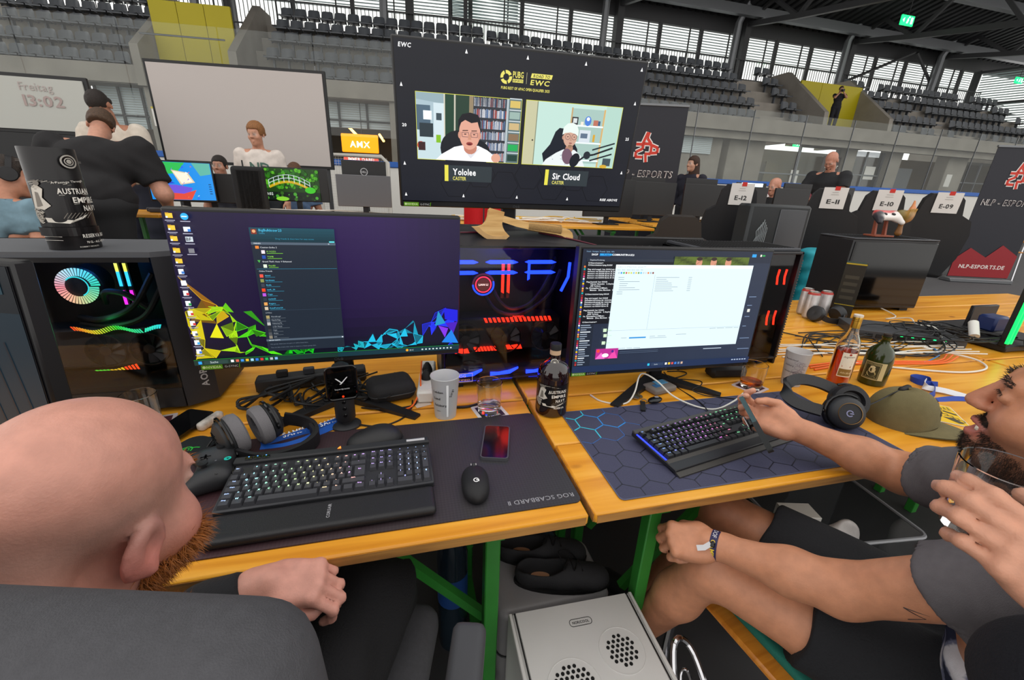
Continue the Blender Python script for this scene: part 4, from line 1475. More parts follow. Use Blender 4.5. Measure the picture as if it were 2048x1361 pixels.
# ------------------------------------------------------------------ towers
m_case = M('case_black', '#16161a', 0.45)
m_case_g = M('case_grey', '#3c3e44', 0.5)
m_rub = M('rubber_tube', '#0d0d10', 0.6)
def led(name, col, s=4.0):
 return M('led_' + name, col, 0.5, emit=s, ecol=col)
LB, LR, LG = led('blue', '#1430ff', 5.0), led('red', '#ff2410', 3.0), led('green', '#12ff70', 3.0)
def fan(parent, c, r, mat=None):
 b = MB().lathe([(r, -.008), (r, .008), (r * .93, .008), (r * .93, -.008), (r, -.008)], 24, T(*c, rx=90), cap=False)
 f_ = b.build('fan', m_black, parent)
 b = MB().lathe([(r * .28, -.006), (r * .28, .006), (0, .007)], 16, T(*c, rx=90))
 for k in range(9):
  a = 2 * PI * k / 9
  b.add([(c[0] + r * .26 * math.cos(a), c[1] - .004, c[2] + r * .26 * math.sin(a)), (c[0] + r * .9 * math.cos(a + .35), c[1] - .006, c[2] + r * .9 * math.sin(a + .35)),
               (c[0] + r * .9 * math.cos(a + .8), c[1] + .004, c[2] + r * .9 * math.sin(a + .8)), (c[0] + r * .26 * math.cos(a + .45), c[1] + .004, c[2] + r * .26 * math.sin(a + .45))], [(0, 1, 2, 3)])
 b.build('fan_blades', M('fan_blade', '#1e1f22', 0.3), f_)
 return f_
def shell(r, w, d, h, mat, front_open=True, t=0.012):
 b = MB()
 b.box(w / 2, d - t / 2, h / 2, w, t, h, .003).box(t / 2, d / 2, h / 2, t, d, h, .003).box(w - t / 2, d / 2, h / 2, t, d, h, .003)
 b.box(w / 2, d / 2, h - t / 2, w, d, t, .003).box(w / 2, d / 2, .02 + t / 2, w, d, t, .003)
 return b.build('case_shell', mat, r)
# middle tower: origin at its front left bottom corner
X0, Y0, PW, PD, PH = 0.105, 1.30, 0.468, 0.215, 0.492
tw = thing('pc_tower', 'black glass sided computer tower with blue light bars and a red lit graphics card', 'computer', (X0, Y0, TZ))
shell(tw, PW, PD, PH, m_case)
for x_ in (.05, PW - .05):
 MB().box(x_, PD / 2, .01, .05, PD - .03, .02).build('foot', m_rub, tw)
MB().box(PW / 2, PD - .03, PH / 2 + .05, PW - .06, .006, PH - .16).build('motherboard', M('board_dark', '#15151b', .5), tw)
MB().box(PW / 2, .1, .05, PW - .03, .17, .06).build('power_supply_cover', m_case, tw)
for k in range(3):
 x_ = .075 + k * .135
 for z_, e in ((PH - .063, 0), (PH - .098, 1)):
  MB().prism([(x_ - .055, z_), (x_ - .04, z_ + .006), (x_ + .04, z_ + .006), (x_ + .055, z_), (x_ + .04, z_ - .005), (x_ - .04, z_ - .005)], -.06, -.05, FLAT).build('light_bar', LB, tw)
for k in range(3):
 x_ = .09 + k * .13
 MB().prism([(x_ - .05, .052), (x_ - .02, .05), (x_ + .02, .056), (x_ + .05, .066), (x_ + .05, .06), (x_ + .02, .042), (x_ - .05, .038)], -.012, -.008, FLAT).build('light_bar', LB, tw)
 MB().prism([(x_ - .04, .03), (x_ + .03, .03), (x_ + .03, .024), (x_ - .04, .024)], -.012, -.008, FLAT).build('light_bar', LB, tw)
# pump head
pc_ = (.152, .12, .350)
pm = MB().lathe([(.04, 0), (.04, .04), (.035, .045), (0, .045)], 32, T(*pc_, rx=90)).build('pump_head', m_black, tw)
q = Paint(0.0006)
q.ring(0, 0, .0385, .006, '#2048ff', 30, PI, 2.1 * PI).ring(0, 0, .0385, .006, '#40182a', 30, .1 * PI, PI).ring(0, 0, .0285, .0045, '#ff3050', 30)
q.disc(0, 0, .022, '#48201c').text('LIAN LI', 0, -.0035, .0095, '#ffd8d0', bold=1, align='c')
q.build('pump_display', vcol_mat('led_print', emit=2.0), pm, T(pc_[0], pc_[1] - .0455, pc_[2]) @ FLAT)
for x_ in (.222, .242):
 st = MB().box(x_, .12, .362, .011, .06, .13).build('memory_stick', m_black, tw)
 MB().prism([(x_ - .0045, .32), (x_ + .0045, .315), (x_ + .0045, .425), (x_ - .0045, .425)], -.088, -.084, FLAT).build('light_bar', LR, st)
MB().prism([(.31, .36), (.318, .365), (.318, .43), (.31, .43)], -.088, -.084, FLAT).build('light_bar', LB, tw)
MB().tube(spline([(.19, .1, .33), (.21, .07, .29), (.25, .06, .265), (.31, .06, .28), (.36, .07, .33), (.40, .08, .41), (.41, .09, .44)], 6), .007, 8).build('coolant_tube', m_rub, tw)
MB().tube(spline([(.16, .1, .31), (.2, .06, .26), (.28, .05, .25), (.38, .06, .31), (.425, .07, .40)], 6), .007, 8).build('coolant_tube', m_rub, tw)
MB().tube([(.445, .04, .43), (.443, .04, .38), (.42, .04, .33)], .005, 6).build('light_bar', LB, tw)
gp = MB().box(.23, .09, .178, .40, .09, .125, .008).build('graphics_card', m_case, tw)
for k in range(3):
 fan(gp, (.085 + k * .145, .04, .168), .056)
 # keep fans as parts of the card
for (a_, b_, z_, n_) in ((.155, .40, .226, 16), (.05, .10, .118, 6), (.12, .20, .122, 7), (.235, .29, .124, 6)):
 bb = MB()
 for i in range(n_):
  x_ = a_ + (b_ - a_) * i / n_
  bb.prism([(x_, z_), (x_ + .008, z_), (x_ + .002, z_ + .015), (x_ - .006, z_ + .015)], -.042, -.036, FLAT)
 tag(bb.build('light_strip', LR, gp), kind='stuff')
q = Paint(0.0006)
q.text('PHOENIX', .25, .241, .009, '#ff3020', bold=1)
q.build('card_lettering', vcol_mat('led_print'), gp, T(0, .038, 0) @ FLAT)
g = MB().box(PW / 2, -.002, PH / 2 + .01, PW - .008, .004, PH - .02).build('glass_panel', pane_mat('smoked_panel', (.8, .79, .8), .03), tw)
q = Paint(0.0005)
q.rect(.02, .058, .105, .061, '#c8b8a0').rect(.02, .027, .105, .030, '#c8b8a0').rect(.02, .027, .022, .061, '#c8b8a0').rect(.103, .027, .105, .061, '#c8b8a0')
q.text('ROG', .05, .046, .014, '#d8d0c8', bold=1).text('CERTIFIED', .026, .0325, .0085, '#d8a878', bold=1, fit=.07)
q.poly([(.026, .044), (.046, .056), (.044, .048)], '#d8d0c8')
q.build('case_badge', PRINT, g, T(0, -.0045, 0) @ FLAT)
lid = MB()
lid.add([(-.005, -.01, PH), (PW + .055, -.01, PH - .003), (PW + .055, PD, PH), (-.005, PD, PH), (.05, .05, PH + .03), (.30, .06, PH + .04), (.40, .05, PH + .03), (.38, PD - .02, PH + .045), (.07, PD - .02, PH + .045)],
  [(0, 1, 6, 5, 4), (1, 2, 7, 6), (2, 3, 8, 7), (3, 0, 4, 8), (4, 5, 6, 7, 8), (0, 3, 2, 1)])
lid.build('top_panel', M('lid_black', '#232328', .4), tw, smooth=False)
MB().tube([(.0, -.006, PH + .006), (.055, .045, PH + .032), (.14, .05, PH + .034)], .0025, 5).tube([(.33, .05, PH + .036), (.44, .02, PH + .018), (PW + .05, .0, PH + .002)], .0025, 5).build('trim_line', M('maroon_trim', '#5a1028', .4), tw)
# left tower
tl_ = thing('pc_tower', 'big dark tower with a rainbow lit pump ring, carrying a tall black tin on top', 'computer', (-1.16, 1.30, TZ))
w_, d_, h_ = .515, .27, .468
b = MB()
b.box(w_ / 2, d_ - .006, h_ / 2, w_, .012, h_).box(.006, d_ / 2, h_ / 2, .012, d_, h_).box(w_ / 2, d_ / 2, .03, w_, d_, .02).box(w_ / 2, .05, .055, w_, .1, .07)
b.build('case_shell', m_case, tl_)
MB().prism([(0, 0), (w_, 0), (w_ + .066, .05), (w_ + .066, d_), (0, d_)], h_ - .014, h_).build('top_panel', M('top_grey', '#55575c', .5), tl_, ang=20)
fp = MB().prism([(w_, -.001), (w_ + .066, .05), (w_ + .066, d_), (w_, d_)], .012, h_ - .0145).build('front_panel', M('front_charcoal', '#2a2b30', .5), tl_, ang=20)
q = Paint(0.0005)
q.text('AORUS', 0, 0, .026, '#b8b8bc', bold=1, rot=PI / 2)
q.build('case_badge', PRINT, fp, Matrix.Translation((w_ + .0505, .0375, .06)) @ Matrix.Rotation(math.radians(37), 4, 'Z') @ FLAT)
MB().box(w_ / 2, d_ - .03, h_ / 2 + .03, w_ - .04, .006, h_ - .12).build('motherboard', M('board_dark'), tl_)
MB().box(w_ / 2, .06, .05, w_ - .01, .115, .075).build('power_supply_cover', m_case, tl_)
c_ = (.290, .14, .363)
pm = MB().lathe([(.052, 0), (.052, .05), (.046, .056), (0, .056)], 36, T(*c_, rx=90)).build('pump_head', m_black, tl_)
q = Paint(0.0008)
for k in range(40):
 a = 2 * PI * k / 40
 hue = [lin(x) for x in ('#40e8c8', '#60e8ff', '#c8f0ff', '#ff9aa8', '#ffc8a0', '#a8f0a8')]
 u = k / 40 * 6
 c1, c2, f_ = hue[int(u) % 6], hue[(int(u) + 1) % 6], u % 1
 cc = tuple(c1[i] * (1 - f_) + c2[i] * f_ for i in range(3))
 q.ring(0, 0, .050, .022, cc, 2, a, a + 2 * PI / 40 * .75)
q.ring(0, 0, .028, .003, '#38e8f0', 30, -1.2, 2.4)
q.build('pump_display', vcol_mat('led_print2', emit=1.1), pm, T(c_[0], c_[1] - .057, c_[2]) @ FLAT)
for x_ in (.372, .392):
 st = MB().box(x_, .14, .355, .012, .05, .13).build('memory_stick', m_black, tl_)
 q = Paint(0.0008)
 q.grad(x_ - .004, .30, x_ + .004, .42, lambda u, v: tuple(lin('#e020d0')[i] * (v < .35) + lin('#30b8f0')[i] * (.45 < v < .8) + lin('#c8d040')[i] * (v > .8) for i in range(3)), 1, 20)
 q.build('light_bar', vcol_mat('led_print'), st, T(0, .112, 0) @ FLAT)
for pts_ in ([(.33, .1, .31), (.36, .06, .35), (.41, .05, .345), (.45, .06, .30)], [(.26, .1, .27), (.34, .05, .275), (.42, .05, .31), (.48, .06, .40)], [(.26, .1, .25), (.36, .05, .255), (.44, .05, .28), (.49, .07, .36)]):
 MB().tube(spline(pts_, 6), .008, 8).build('coolant_tube', m_rub, tl_)
gp = MB().box(.31, .09, .19, .36, .08, .12, .008).build('graphics_card', m_case, tl_)
for k in range(2):
 fan(gp, (.33 + k * .105, .045, .185), .05)
q = Paint(0.0008)
for i in range(34):
 t = i / 33
 cc = [lin('#ff5020'), lin('#e8e030'), lin('#38e838'), lin('#38f0a0'), lin('#30e8e8')]
 u = t * 3.99
 cc = tuple(cc[int(u)][j] * (1 - u % 1) + cc[int(u) + 1][j] * (u % 1) for j in range(3))
 x_ = .275 + t * .2
 zz = .248 - (.012 * math.sin(t * 2 * PI) ** 2)
 q.poly([(x_, zz), (x_ + .004, zz), (x_ - .003 + .012 * (t > .8), zz + .012), (x_ - .007 + .01 * (t > .8), zz + .012)], cc)
for i in range(12):
 x_ = .30 + i * .009
 q.poly([(x_, .128), (x_ + .006, .128), (x_ + .001, .128 + .004 + .016 * max(0, (i - 5) / 7)), (x_ - .005, .13 + .016 * max(0, (i - 5) / 7))], ('#58e030', '#e8c020', '#ff5018')[min(2, i // 4)])
q.build('light_strip', vcol_mat('led_print2'), gp, T(0, .04, 0) @ FLAT)
MB().box(w_ / 2, -.002, h_ / 2 + .025, w_ - .004, .004, h_ - .09).build('glass_panel', MATS['smoked_panel'], tl_)
MB().box(w_ / 2, -.002, .045, w_ - .004, .006, .06).build('glass_frame', m_case, tl_)
MB().box(w_ / 2, -.002, h_ - .02, w_ - .004, .006, .012).build('glass_frame', m_case, tl_)
# right tower (behind the right monitor)
tr_ = thing('pc_tower', 'black mesh edged tower with red lights half hidden behind the right monitor', 'computer', (1.04, 1.315, TZ))
w_, d_, h_ = .475, .24, .472
shell(tr_, w_, d_, h_, m_case)
MB().box(w_ / 2, d_ - .03, h_ / 2, w_ - .05, .006, h_ - .08).build('motherboard', M('board_dark'), tr_)
MB().box(w_ / 2 - .02, -.002, h_ / 2 + .005, w_ - .05, .004, h_ - .03).build('glass_panel', MATS['smoked_panel'], tr_)
for z_ in (.34, .17):
 for x_ in (.40, .435):
  MB().tube([(x_, .02, z_), (x_ - .006, .02, z_ + .03), (x_ - .004, .02, z_ + .06)], .004, 6).build('light_bar', LR, tr_)
b = MB()
for k in range(38):
 b.box(w_ + .002, .02, .03 + k * .011, .006, .035, .006)
tag(b.build('vent_ribs', m_case_g, tr_), kind='stuff')
MB().box(w_ / 2, d_ / 2, h_ + .006, w_ - .02, d_ - .02, .012, .003).build('top_panel', m_case_g, tr_)
b = MB()
for k in range(30):
 b.box(.03 + k * .0142, d_ / 2, h_ + .0125, .005, d_ - .05, .002)
tag(b.build('vent_slots', m_rub, tr_), kind='stuff')
for x_ in (.05, w_ - .05):
 MB().box(x_, d_ / 2, .011, .05, d_ - .03, .022).build('foot', m_rub, tr_)
def tower_light(nm, loc, col, e, par):
 l = bpy.data.lights.new(nm, 'POINT')
 l.color = lin(col)
 l.energy = e
 l.shadow_soft_size = .03
 o = bpy.data.objects.new(nm, l)
 COL.objects.link(o)
 o.parent = par
 o.location = loc
tower_light('tower_led', (.23, .06, .44), '#2030ff', .5, tw)
tower_light('tower_led', (.25, .03, .26), '#ff3020', .25, tw)
tower_light('tower_led', (.33, .05, .42), '#3090ff', .35, tl_)
tower_light('tower_led', (.36, .03, .28), '#40ff90', .15, tl_)
# ------------------------------------------------------------------ things on the desks
m_glass = M('clear_glass', '#ffffff', 0.0, trans=1.0, ior=1.45, spec=0.5)
m_rubber = M('soft_black', '#17171a', 0.6, bump=0.05, bscale=400)
m_gloss = M('gloss_black', '#0c0c0e', 0.12)
m_charc = M('charcoal_plastic', '#26272a', 0.5)
m_cable = M('black_cable', '#121214', 0.5)
m_wcable = M('white_cable', '#d6d4cc', 0.5)
m_ocable = M('orange_cable', '#e8641c', 0.5)
m_leather = M('black_leatherette', '#1d1d20', 0.45, bump=0.15, bscale=600)
def rrect(w, d, r, n=5, cx=0.0, cy=0.0):
 pts = []
 for (sx, sy, a0) in ((1, 1, 0), (-1, 1, PI / 2), (-1, -1, PI), (1, -1, 1.5 * PI)):
  for k in range(n + 1):
   a = a0 + PI / 2 * k / n
   pts.append((cx + sx * (w / 2 - r) + r * math.cos(a), cy + sy * (d / 2 - r) + r * math.sin(a)))
 return pts
def wrapper(r, at, cone=0.0, h0=0.0, turn=0.0):
 """paint u,v -> round bottle wall facing the camera side"""
 d = Vector((0, 0)) - Vector(at)
 f0 = math.atan2(d.x, -d.y) + turn
 def w(u, v, z):
  rr = r + cone * (v - h0) + z
  f_ = u / r + f0
  return (rr * math.sin(f_), -rr * math.cos(f_), v)
 return w
# ---- mouse mats
mt = bpy.data.materials.new('woven_mat_charcoal_maroon')
mt.use_nodes = True
nt = mt.node_tree
bs = nt.nodes['Principled BSDF']
tc = nt.nodes.new('ShaderNodeTexCoord')
sx_ = nt.nodes.new('ShaderNodeSeparateXYZ')
nt.links.new(tc.outputs['Object'], sx_.inputs[0])
rp = nt.nodes.new('ShaderNodeValToRGB')
rp.color_ramp.elements[0].position, rp.color_ramp.elements[0].color = 0.0, (*lin('#45292f'), 1)
rp.color_ramp.elements[1].position, rp.color_ramp.elements[1].color = 1.0, (*lin('#302f33'), 1)
mrg = nt.nodes.new('ShaderNodeMapRange')
mrg.inputs['From Min'].default_value, mrg.inputs['From Max'].default_value = -0.35, 0.25
nt.links.new(sx_.outputs[0], mrg.inputs['Value'])
nt.links.new(mrg.outputs[0], rp.inputs['Fac'])
ck = nt.nodes.new('ShaderNodeTexChecker')
ck.inputs['Scale'].default_value = 190
mp_ = nt.nodes.new('ShaderNodeMapping')
mp_.inputs['Rotation'].default_value = (0, 0, PI / 4)
nt.links.new(tc.outputs['Object'], mp_.inputs[0])
nt.links.new(mp_.outputs[0], ck.inputs['Vector'])
mxx = nt.nodes.new('ShaderNodeMixRGB')
mxx.blend_type = 'MULTIPLY'
mxx.inputs[0].default_value = 0.35
nt.links.new(rp.outputs[0], mxx.inputs[1])
nt.links.new(ck.outputs['Color'], mxx.inputs[2])
nt.links.new(mxx.outputs[0], bs.inputs['Base Color'])
bs.inputs['Roughness'].default_value = 0.55
r = thing('mouse_mat', 'long charcoal woven mouse mat fading to maroon, with lettering in one corner', 'mouse mat', (-0.084, 0.895, TZ))
MB().prism(rrect(.9, .4, .016), .0003, .003).build('mat_surface', mt, r, ang=30)
p = Paint(.0002)
p.text('ROG SCABBARD II', .438, -.168, .0185, '#9a9a9e', bold=0, rot=PI, fit=.155)
p.build('mat_lettering', PRINT, r, T(0, 0, .003))
r = thing('mouse_mat', 'long navy mouse mat printed with hexagons, some glowing cyan and blue', 'mouse mat', (0.9055, 0.8805, TZ))
MB().prism(rrect(.9, .4, .012), .0003, .003).build('mat_surface', M('navy_cloth', '#3d3e55', .75, var=.1, scale=300), r, ang=30)
p = Paint(.0002)
R_ = .043
for row in range(-4, 5):
 for c in range(-8, 9):
  x = (c + .5 * (row % 2)) * R_ * math.sqrt(3) - .012
  y = row * R_ * 1.5
  for k in range(3):
   a, b_ = PI / 6 + k * PI / 3, PI / 6 + (k + 1) * PI / 3
   q0, q1 = (x + R_ * math.cos(a), y + R_ * math.sin(a)), (x + R_ * math.cos(b_), y + R_ * math.sin(b_))
   ins = [abs(q[0]) <= .446 and abs(q[1]) <= .196 for q in (q0, q1)]
   if not any(ins):
    continue
   if not all(ins):
    g0, g1 = (q0, q1) if ins[0] else (q1, q0)
    t_ = 1.0
    for i_, lim in ((0, .446), (1, .196)):
     if abs(g1[i_]) > lim:
      t_ = min(t_, (math.copysign(lim, g1[i_]) - g0[i_]) / (g1[i_] - g0[i_]))
    q0, q1 = g0, (g0[0] + (g1[0] - g0[0]) * t_, g0[1] + (g1[1] - g0[1]) * t_)
   mx_, my_ = (q0[0] + q1[0]) / 2, (q0[1] + q1[1]) / 2
   d1 = math.hypot(mx_ + .37, (my_ - .12) * 1.1)
   d2 = math.hypot(mx_ - .27, (my_ + .13) * 1.0)
   col, w_ = '#191a28', .0026
   if d1 < .085:
    col, w_ = ('#38c0d8' if mx_ < -.38 else '#2a8ad8'), .0035
   elif d1 < .12 or d2 < .07:
    col = '#2c5a9c'
   p.line([q0, q1], w_, col, up=False)
p.build('hexagon_print', PRINT, r, T(0, 0, .003))
o = MB().tube([(x, y, .0022) for x, y in rrect(.9, .4, .012)], .0014, 5, closed=True).build('stitched_edge', M('mat_stitching', '#5a5f78', .8), r)
# ---- keyboards
KEY_ME = {}
def key_mesh(wu, hu, mat, kh=.0085):
 k = (wu, hu, mat.name)
 if k not in KEY_ME:
  u = .01905
  w, d = wu * u - .0012, hu * u - .0012
  t = .0028
  v = [(-w / 2, -d / 2, 0), (w / 2, -d / 2, 0), (w / 2, d / 2, 0), (-w / 2, d / 2, 0),
             (-w / 2 + t, -d / 2 + t, kh), (w / 2 - t, -d / 2 + t, kh), (w / 2 - t, d / 2 - t * .6, kh), (-w / 2 + t, d / 2 - t * .6, kh)]
  KEY_ME[k] = MB().add(v, [(4, 5, 6, 7), (0, 1, 5, 4), (1, 2, 6, 5), (2, 3, 7, 6), (3, 0, 4, 7)]).mesh('key', mat, smooth=False)
 return KEY_ME[k]
def layout():
 K = []
 row0 = [('Esc', 0)] + [('F%d' % (i + 1), 2 + i + .5 * (i // 4)) for i in range(12)]
 for t_, x in row0:
  K.append((t_, x, 5.25, 1, 1))
 for i, t_ in enumerate('^1234567890-+'):
  K.append((t_, i, 4, 1, 1))
 K.append(('<-', 13, 4, 2, 1))
 K.append(('Tab', 0, 3, 1.5, 1))
 for i, t_ in enumerate('QWERTZUIOPU+'):
  K.append((t_, 1.5 + i, 3, 1, 1))
 K.append(('Ent', 13.5, 2, 1.5, 2))
 K.append(('Caps', 0, 2, 1.75, 1))
 for i, t_ in enumerate('ASDFGHJKLOA'):
  K.append((t_, 1.75 + i, 2, 1, 1))
 K.append(('#', 12.75, 2, .72, 1))
 K.append(('Shift', 0, 1, 1.25, 1))
 for i, t_ in enumerate('>YXCVBNM,.-'):
  K.append((t_, 1.25 + i, 1, 1, 1))
 K.append(('Shift', 12.25, 1, 2.75, 1))
 x = 0
 for t_, w_ in (('Strg', 1.25), ('W', 1.25), ('Alt', 1.25), ('', 6.25), ('AltG', 1.25), ('Fn', 1.25), ('=', 1.25), ('Strg', 1.25)):
  K.append((t_, x, 0, w_, 1))
  x += w_
 for j, nm in enumerate((('Drk', 'Rol', 'Pau'), ('Ein', 'Po1', 'B+'), ('Ent', 'End', 'B-'))):
  for i in range(3):
   K.append((nm[i], 15.25 + i, (5.25, 4, 3)[j], 1, 1))
 K += [('|', 16.25, 1, 1, 1), ('-', 15.25, 0, 1, 1), ('|', 16.25, 0, 1, 1), ('-', 17.25, 0, 1, 1)]
 for i in range(4):
  K.append(('*', 18.5 + i, 5.25, 1, .55))
 for j, nm in enumerate(('N/*-', '789', '456', '123')):
  for i, t_ in enumerate(nm):
   K.append((t_, 18.5 + i, 4 - j, 1, 1))
 K += [('+', 21.5, 2, 1, 2), ('0', 18.5, 0, 2, 1), (',', 20.5, 0, 1, 1), ('E', 21.5, 0, 1, 2)]
 return K
def keyboard(root, x0, y0, z, mat, colfn, glow):
 u = .01905
 p = Paint(.0002)
 for t_, x, y, w_, h_ in layout():
  kx, ky = x0 + (x + w_ / 2) * u, y0 + (y + h_ / 2) * u
  o = bpy.data.objects.new('key', key_mesh(w_, h_, mat))
  COL.objects.link(o)
  o.parent = root
  o.location = (kx, ky, z)
  if t_:
   sz = .0062 if len(t_) < 2 else .0042
   p.text(t_, kx, ky + (.0022 if len(t_) < 2 else .002), sz, colfn(x / 22.5, y / 6), bold=1, align='c')
 p.build('key_legends', glow, root, T(0, 0, z + .0086))
def hsv(h, s=.9, v=1.0):
 import colorsys
 return colorsys.hsv_to_rgb(h % 1, s, v)
LEG = vcol_mat('key_legend_light', emit=1.6)
kM = Matrix.Translation((-.397, .70, TZ + .003)) @ Matrix.Rotation(math.radians(1.0), 4, 'Z')
r = thing('keyboard', 'full size charcoal keyboard with rainbow lit keys and a padded wrist rest', 'keyboard', Mx=kM)
BT = Matrix.Rotation(math.radians(4), 4, 'X')
b = MB().box(.22, .165, .012, .442, .156, .018, .003, Mx=BT)
b.build('case', M('brushed_grey_alu', '#3b3c40', .4, metal=.5), r)
tb = MB().box(.22, .236, .024, .442, .022, .012, .003, Mx=BT).build('media_bar', m_charc, r)
for k in range(3):
 MB().box(.03 + k * .018, .236, .031, .015, .010, .003, .001, Mx=BT).build('button', m_gloss, tb)
wheel = MB().cyl((.385, .236, .029), (.43, .236, .029), .005, seg=14, Mx=BT).build('volume_wheel', M('wheel_alu', '#a8a8ac', .3, metal=.9), tb)
p = Paint(.0002)
p.poly([(.222, .231), (.231, .231), (.229, .241), (.2245, .2365)], '#f08028')
for k in range(3):
 p.disc(.03 + k * .018, .2385, .0016, '#58a0ff', 8)
p.build('media_bar_lights', LEG, tb, BT @ T(0, 0, .033))
# key field as a tilted group of keys
kb = bpy.data.objects.new('key_field', None)
COL.objects.link(kb)
kb.parent = r
kb.matrix_local = BT
m_key = M('dark_grey_key', '#3a3b40', .5)
keyboard(kb, .0065, .092, .0205, m_key, lambda x, y: hsv(.62 - x * 1.2 if x < .38 else (.16 - (x - .38) * .9 if x < .55 else .78 + (x - .55) * -.45), .55), LEG)
rest = Body(.006).box((.22, .047, .011), (.219, .040, .010), .009)
o = rest.build('wrist_rest', .003, m_leather, r)
p = Paint(.0002)
p.text('CORSAIR', .226, .028, .009, '#a0a0a4', bold=1, rot=PI / 2)
p.build('wrist_rest_lettering', PRINT, o, T(0, 0, .0215))
kM2 = Matrix.Translation((.634, .732, TZ + .003)) @ Matrix.Rotation(math.radians(10.8), 4, 'Z')
r = thing('keyboard', 'full size black keyboard with blue, violet and green lit keys on the hexagon mat', 'keyboard', Mx=kM2)
BT2 = Matrix.Rotation(math.radians(3.5), 4, 'X')
MB().box(.222, .088, .008, .446, .170, .012, .002, Mx=BT2).build('case', M('black_alu', '#1c1d22', .45), r)
MB().add([(0, -.012, 0), (.444, -.012, 0), (.444, .042, .015), (0, .042, .015), (0, -.012, .004), (.444, -.012, .004), (.444, .040, .019), (0, .040, .019)],
         [(4, 5, 6, 7), (0, 1, 5, 4), (1, 2, 6, 5), (3, 0, 4, 7), (2, 3, 7, 6), (0, 3, 2, 1)]).build('wrist_strip', M('brushed_black', '#3a3836', .5), r, smooth=False)
MB().box(.222, .165, .017, .446, .016, .008, .002, Mx=BT2).build('rear_strip', M('brushed_black'), r)
p = Paint(.0002)
p.text('Sharkoon', .255, .006, .0115, '#d8d8d8', shear=.2)
p.build('strip_lettering', PRINT, r, Matrix.Rotation(math.radians(15.5), 4, 'X') @ T(0, .003, .0075))
for x_ in (.0045, .4395):
 MB().box(x_, .1, .0148, .004, .118, .0015, Mx=BT2).build('light_strip', M('led_deep_blue', '#2030ff', emit=2.5, ecol='#2030ff'), r)
kb = bpy.data.objects.new('key_field', None)
COL.objects.link(kb)
kb.parent = r
kb.matrix_local = BT2
keyboard(kb, .0085, .040, .0152, M('black_key', '#1b1c20', .42), lambda x, y: hsv(.63 + x * .45 if x < .5 else (.95 if x < .58 else .38), .75), LEG)
# ---- mice and cases
r = thing('mouse', 'matte black wireless mouse with a white letter emblem', 'mouse', Mx=Matrix.Translation((.136, .788, TZ + .003)) @ Matrix.Rotation(math.radians(-5), 4, 'Z'))
b = Body(.02)
b.ell((0, -.012, .012), (.0315, .050, .027)).ell((0, .028, .009), (.029, .034, .021)).box((0, 0, -.02), (.06, .1, .0205), .001, op='-', k=.002)
o = b.build('shell', .0025, m_rubber, r)
MB().cyl((-.0035, .046, .027), (.0035, .046, .027), .008, seg=16).build('scroll_wheel', m_charc, r)
MB().box(-.006, .058, .019, .0014, .010, .003).box(.006, .058, .019, .0014, .010, .003).build('side_marks', M('white_paint'), r)
p = Paint(.0003)
p.ring(0, 0, .0065, .0022, '#f0f0f0', 18, .4, 5.6).rect(0, -.0012, .0068, .0012, '#f0f0f0').rect(.0044, -.0045, .0068, .0012, '#f0f0f0')
p.build('emblem', PRINT, r, T(0, -.022, .0392, rx=6))
r = thing('mouse_case', 'black zipped hard case shaped like a mouse, behind the rainbow keyboard', 'case', Mx=Matrix.Translation((-.098, 1.0, TZ + .003)) @ Matrix.Rotation(math.radians(8), 4, 'Z'))
b = Body(.02).ell((0, 0, .018), (.07, .043, .034)).ell((.02, .004, .02), (.045, .038, .033)).box((0, 0, -.03), (.1, .1, .0302), .001, op='-', k=.002)
b.build('shell', .003, m_leather, r)
MB().tube([(.0712 * math.cos(a) + .002, .0445 * math.sin(a), .016) for a in [2 * PI * k / 40 for k in range(40)]], .0022, 6, closed=True).build('zip', m_charc, r)
MB().box(-.078, -.02, .012, .02, .006, .003, .001, Mx=T(rz=20)).build('zip_pull', m_charc, r)
# ---- phones
def phone(lab, Mx, w=.073, l=.155, mat=None):
 r = thing('smartphone', lab, 'phone', Mx=Mx)
 MB().prism(rrect(w, l, .010), 0, .0085).build('body', mat or M('phone_case_grey', '#4a4b50', .5), r, ang=30)
 MB().prism(rrect(w - .006, l - .006, .008), .0085, .0089).build('screen', m_gloss, r, ang=30)
 return r
ph = phone('dark smartphone in a grey case lying on the charcoal mat', Matrix.Translation((.220, .953, TZ + .003)) @ Matrix.Rotation(math.radians(-15.5), 4, 'Z'))
MB().cyl((0, .069, .0089), (0, .069, .0092), .002, seg=10).build('camera_hole', m_black, ph)
phone('black smartphone lying beside the empty tumbler and coaster', Matrix.Translation((-.615, 1.175, TZ + .012)) @ Matrix.Rotation(math.radians(-18), 4, 'Z') @ Matrix.Rotation(math.radians(3), 4, 'Y'), .078, .16, m_gloss)
# small round black puck with a green emblem, packet beside it
r = thing('wrist_pad', 'small black pad printed with a green snake emblem', 'pad', Mx=Matrix.Translation((-.555, 1.055, TZ)) @ Matrix.Rotation(math.radians(-30), 4, 'Z'))
MB().prism(rrect(.085, .13, .03, 6), .0003, .012).build('pad', m_rubber, r, ang=30)
p = Paint(.0002)
p.line([(math.cos(a) * .012, math.sin(a) * .016) for a in [.2 + i * .3 for i in range(16)]], .003, '#30c040').line([(0, .012), (.012, .02), (.02, .022)], .003, '#30c040').line([(math.cos(a) * .006, math.sin(a) * .009) for a in [.2 + i * .4 for i in range(12)]], .002, '#30c040')
p.build('emblem', PRINT, r, T(0, 0, .0121))
o = Body(.004).box((0, 0, .012), (.012, .04, .012), .008).build('small_packet', .003, M('pale_packet', '#b8b0a8', .3, var=.35, scale=60))
o.matrix_world = Matrix.Translation((-.552, 1.20, TZ)) @ Matrix.Rotation(math.radians(-20), 4, 'Z')
tag(o, 'small pale plastic packet beside the black smartphone', 'packet')
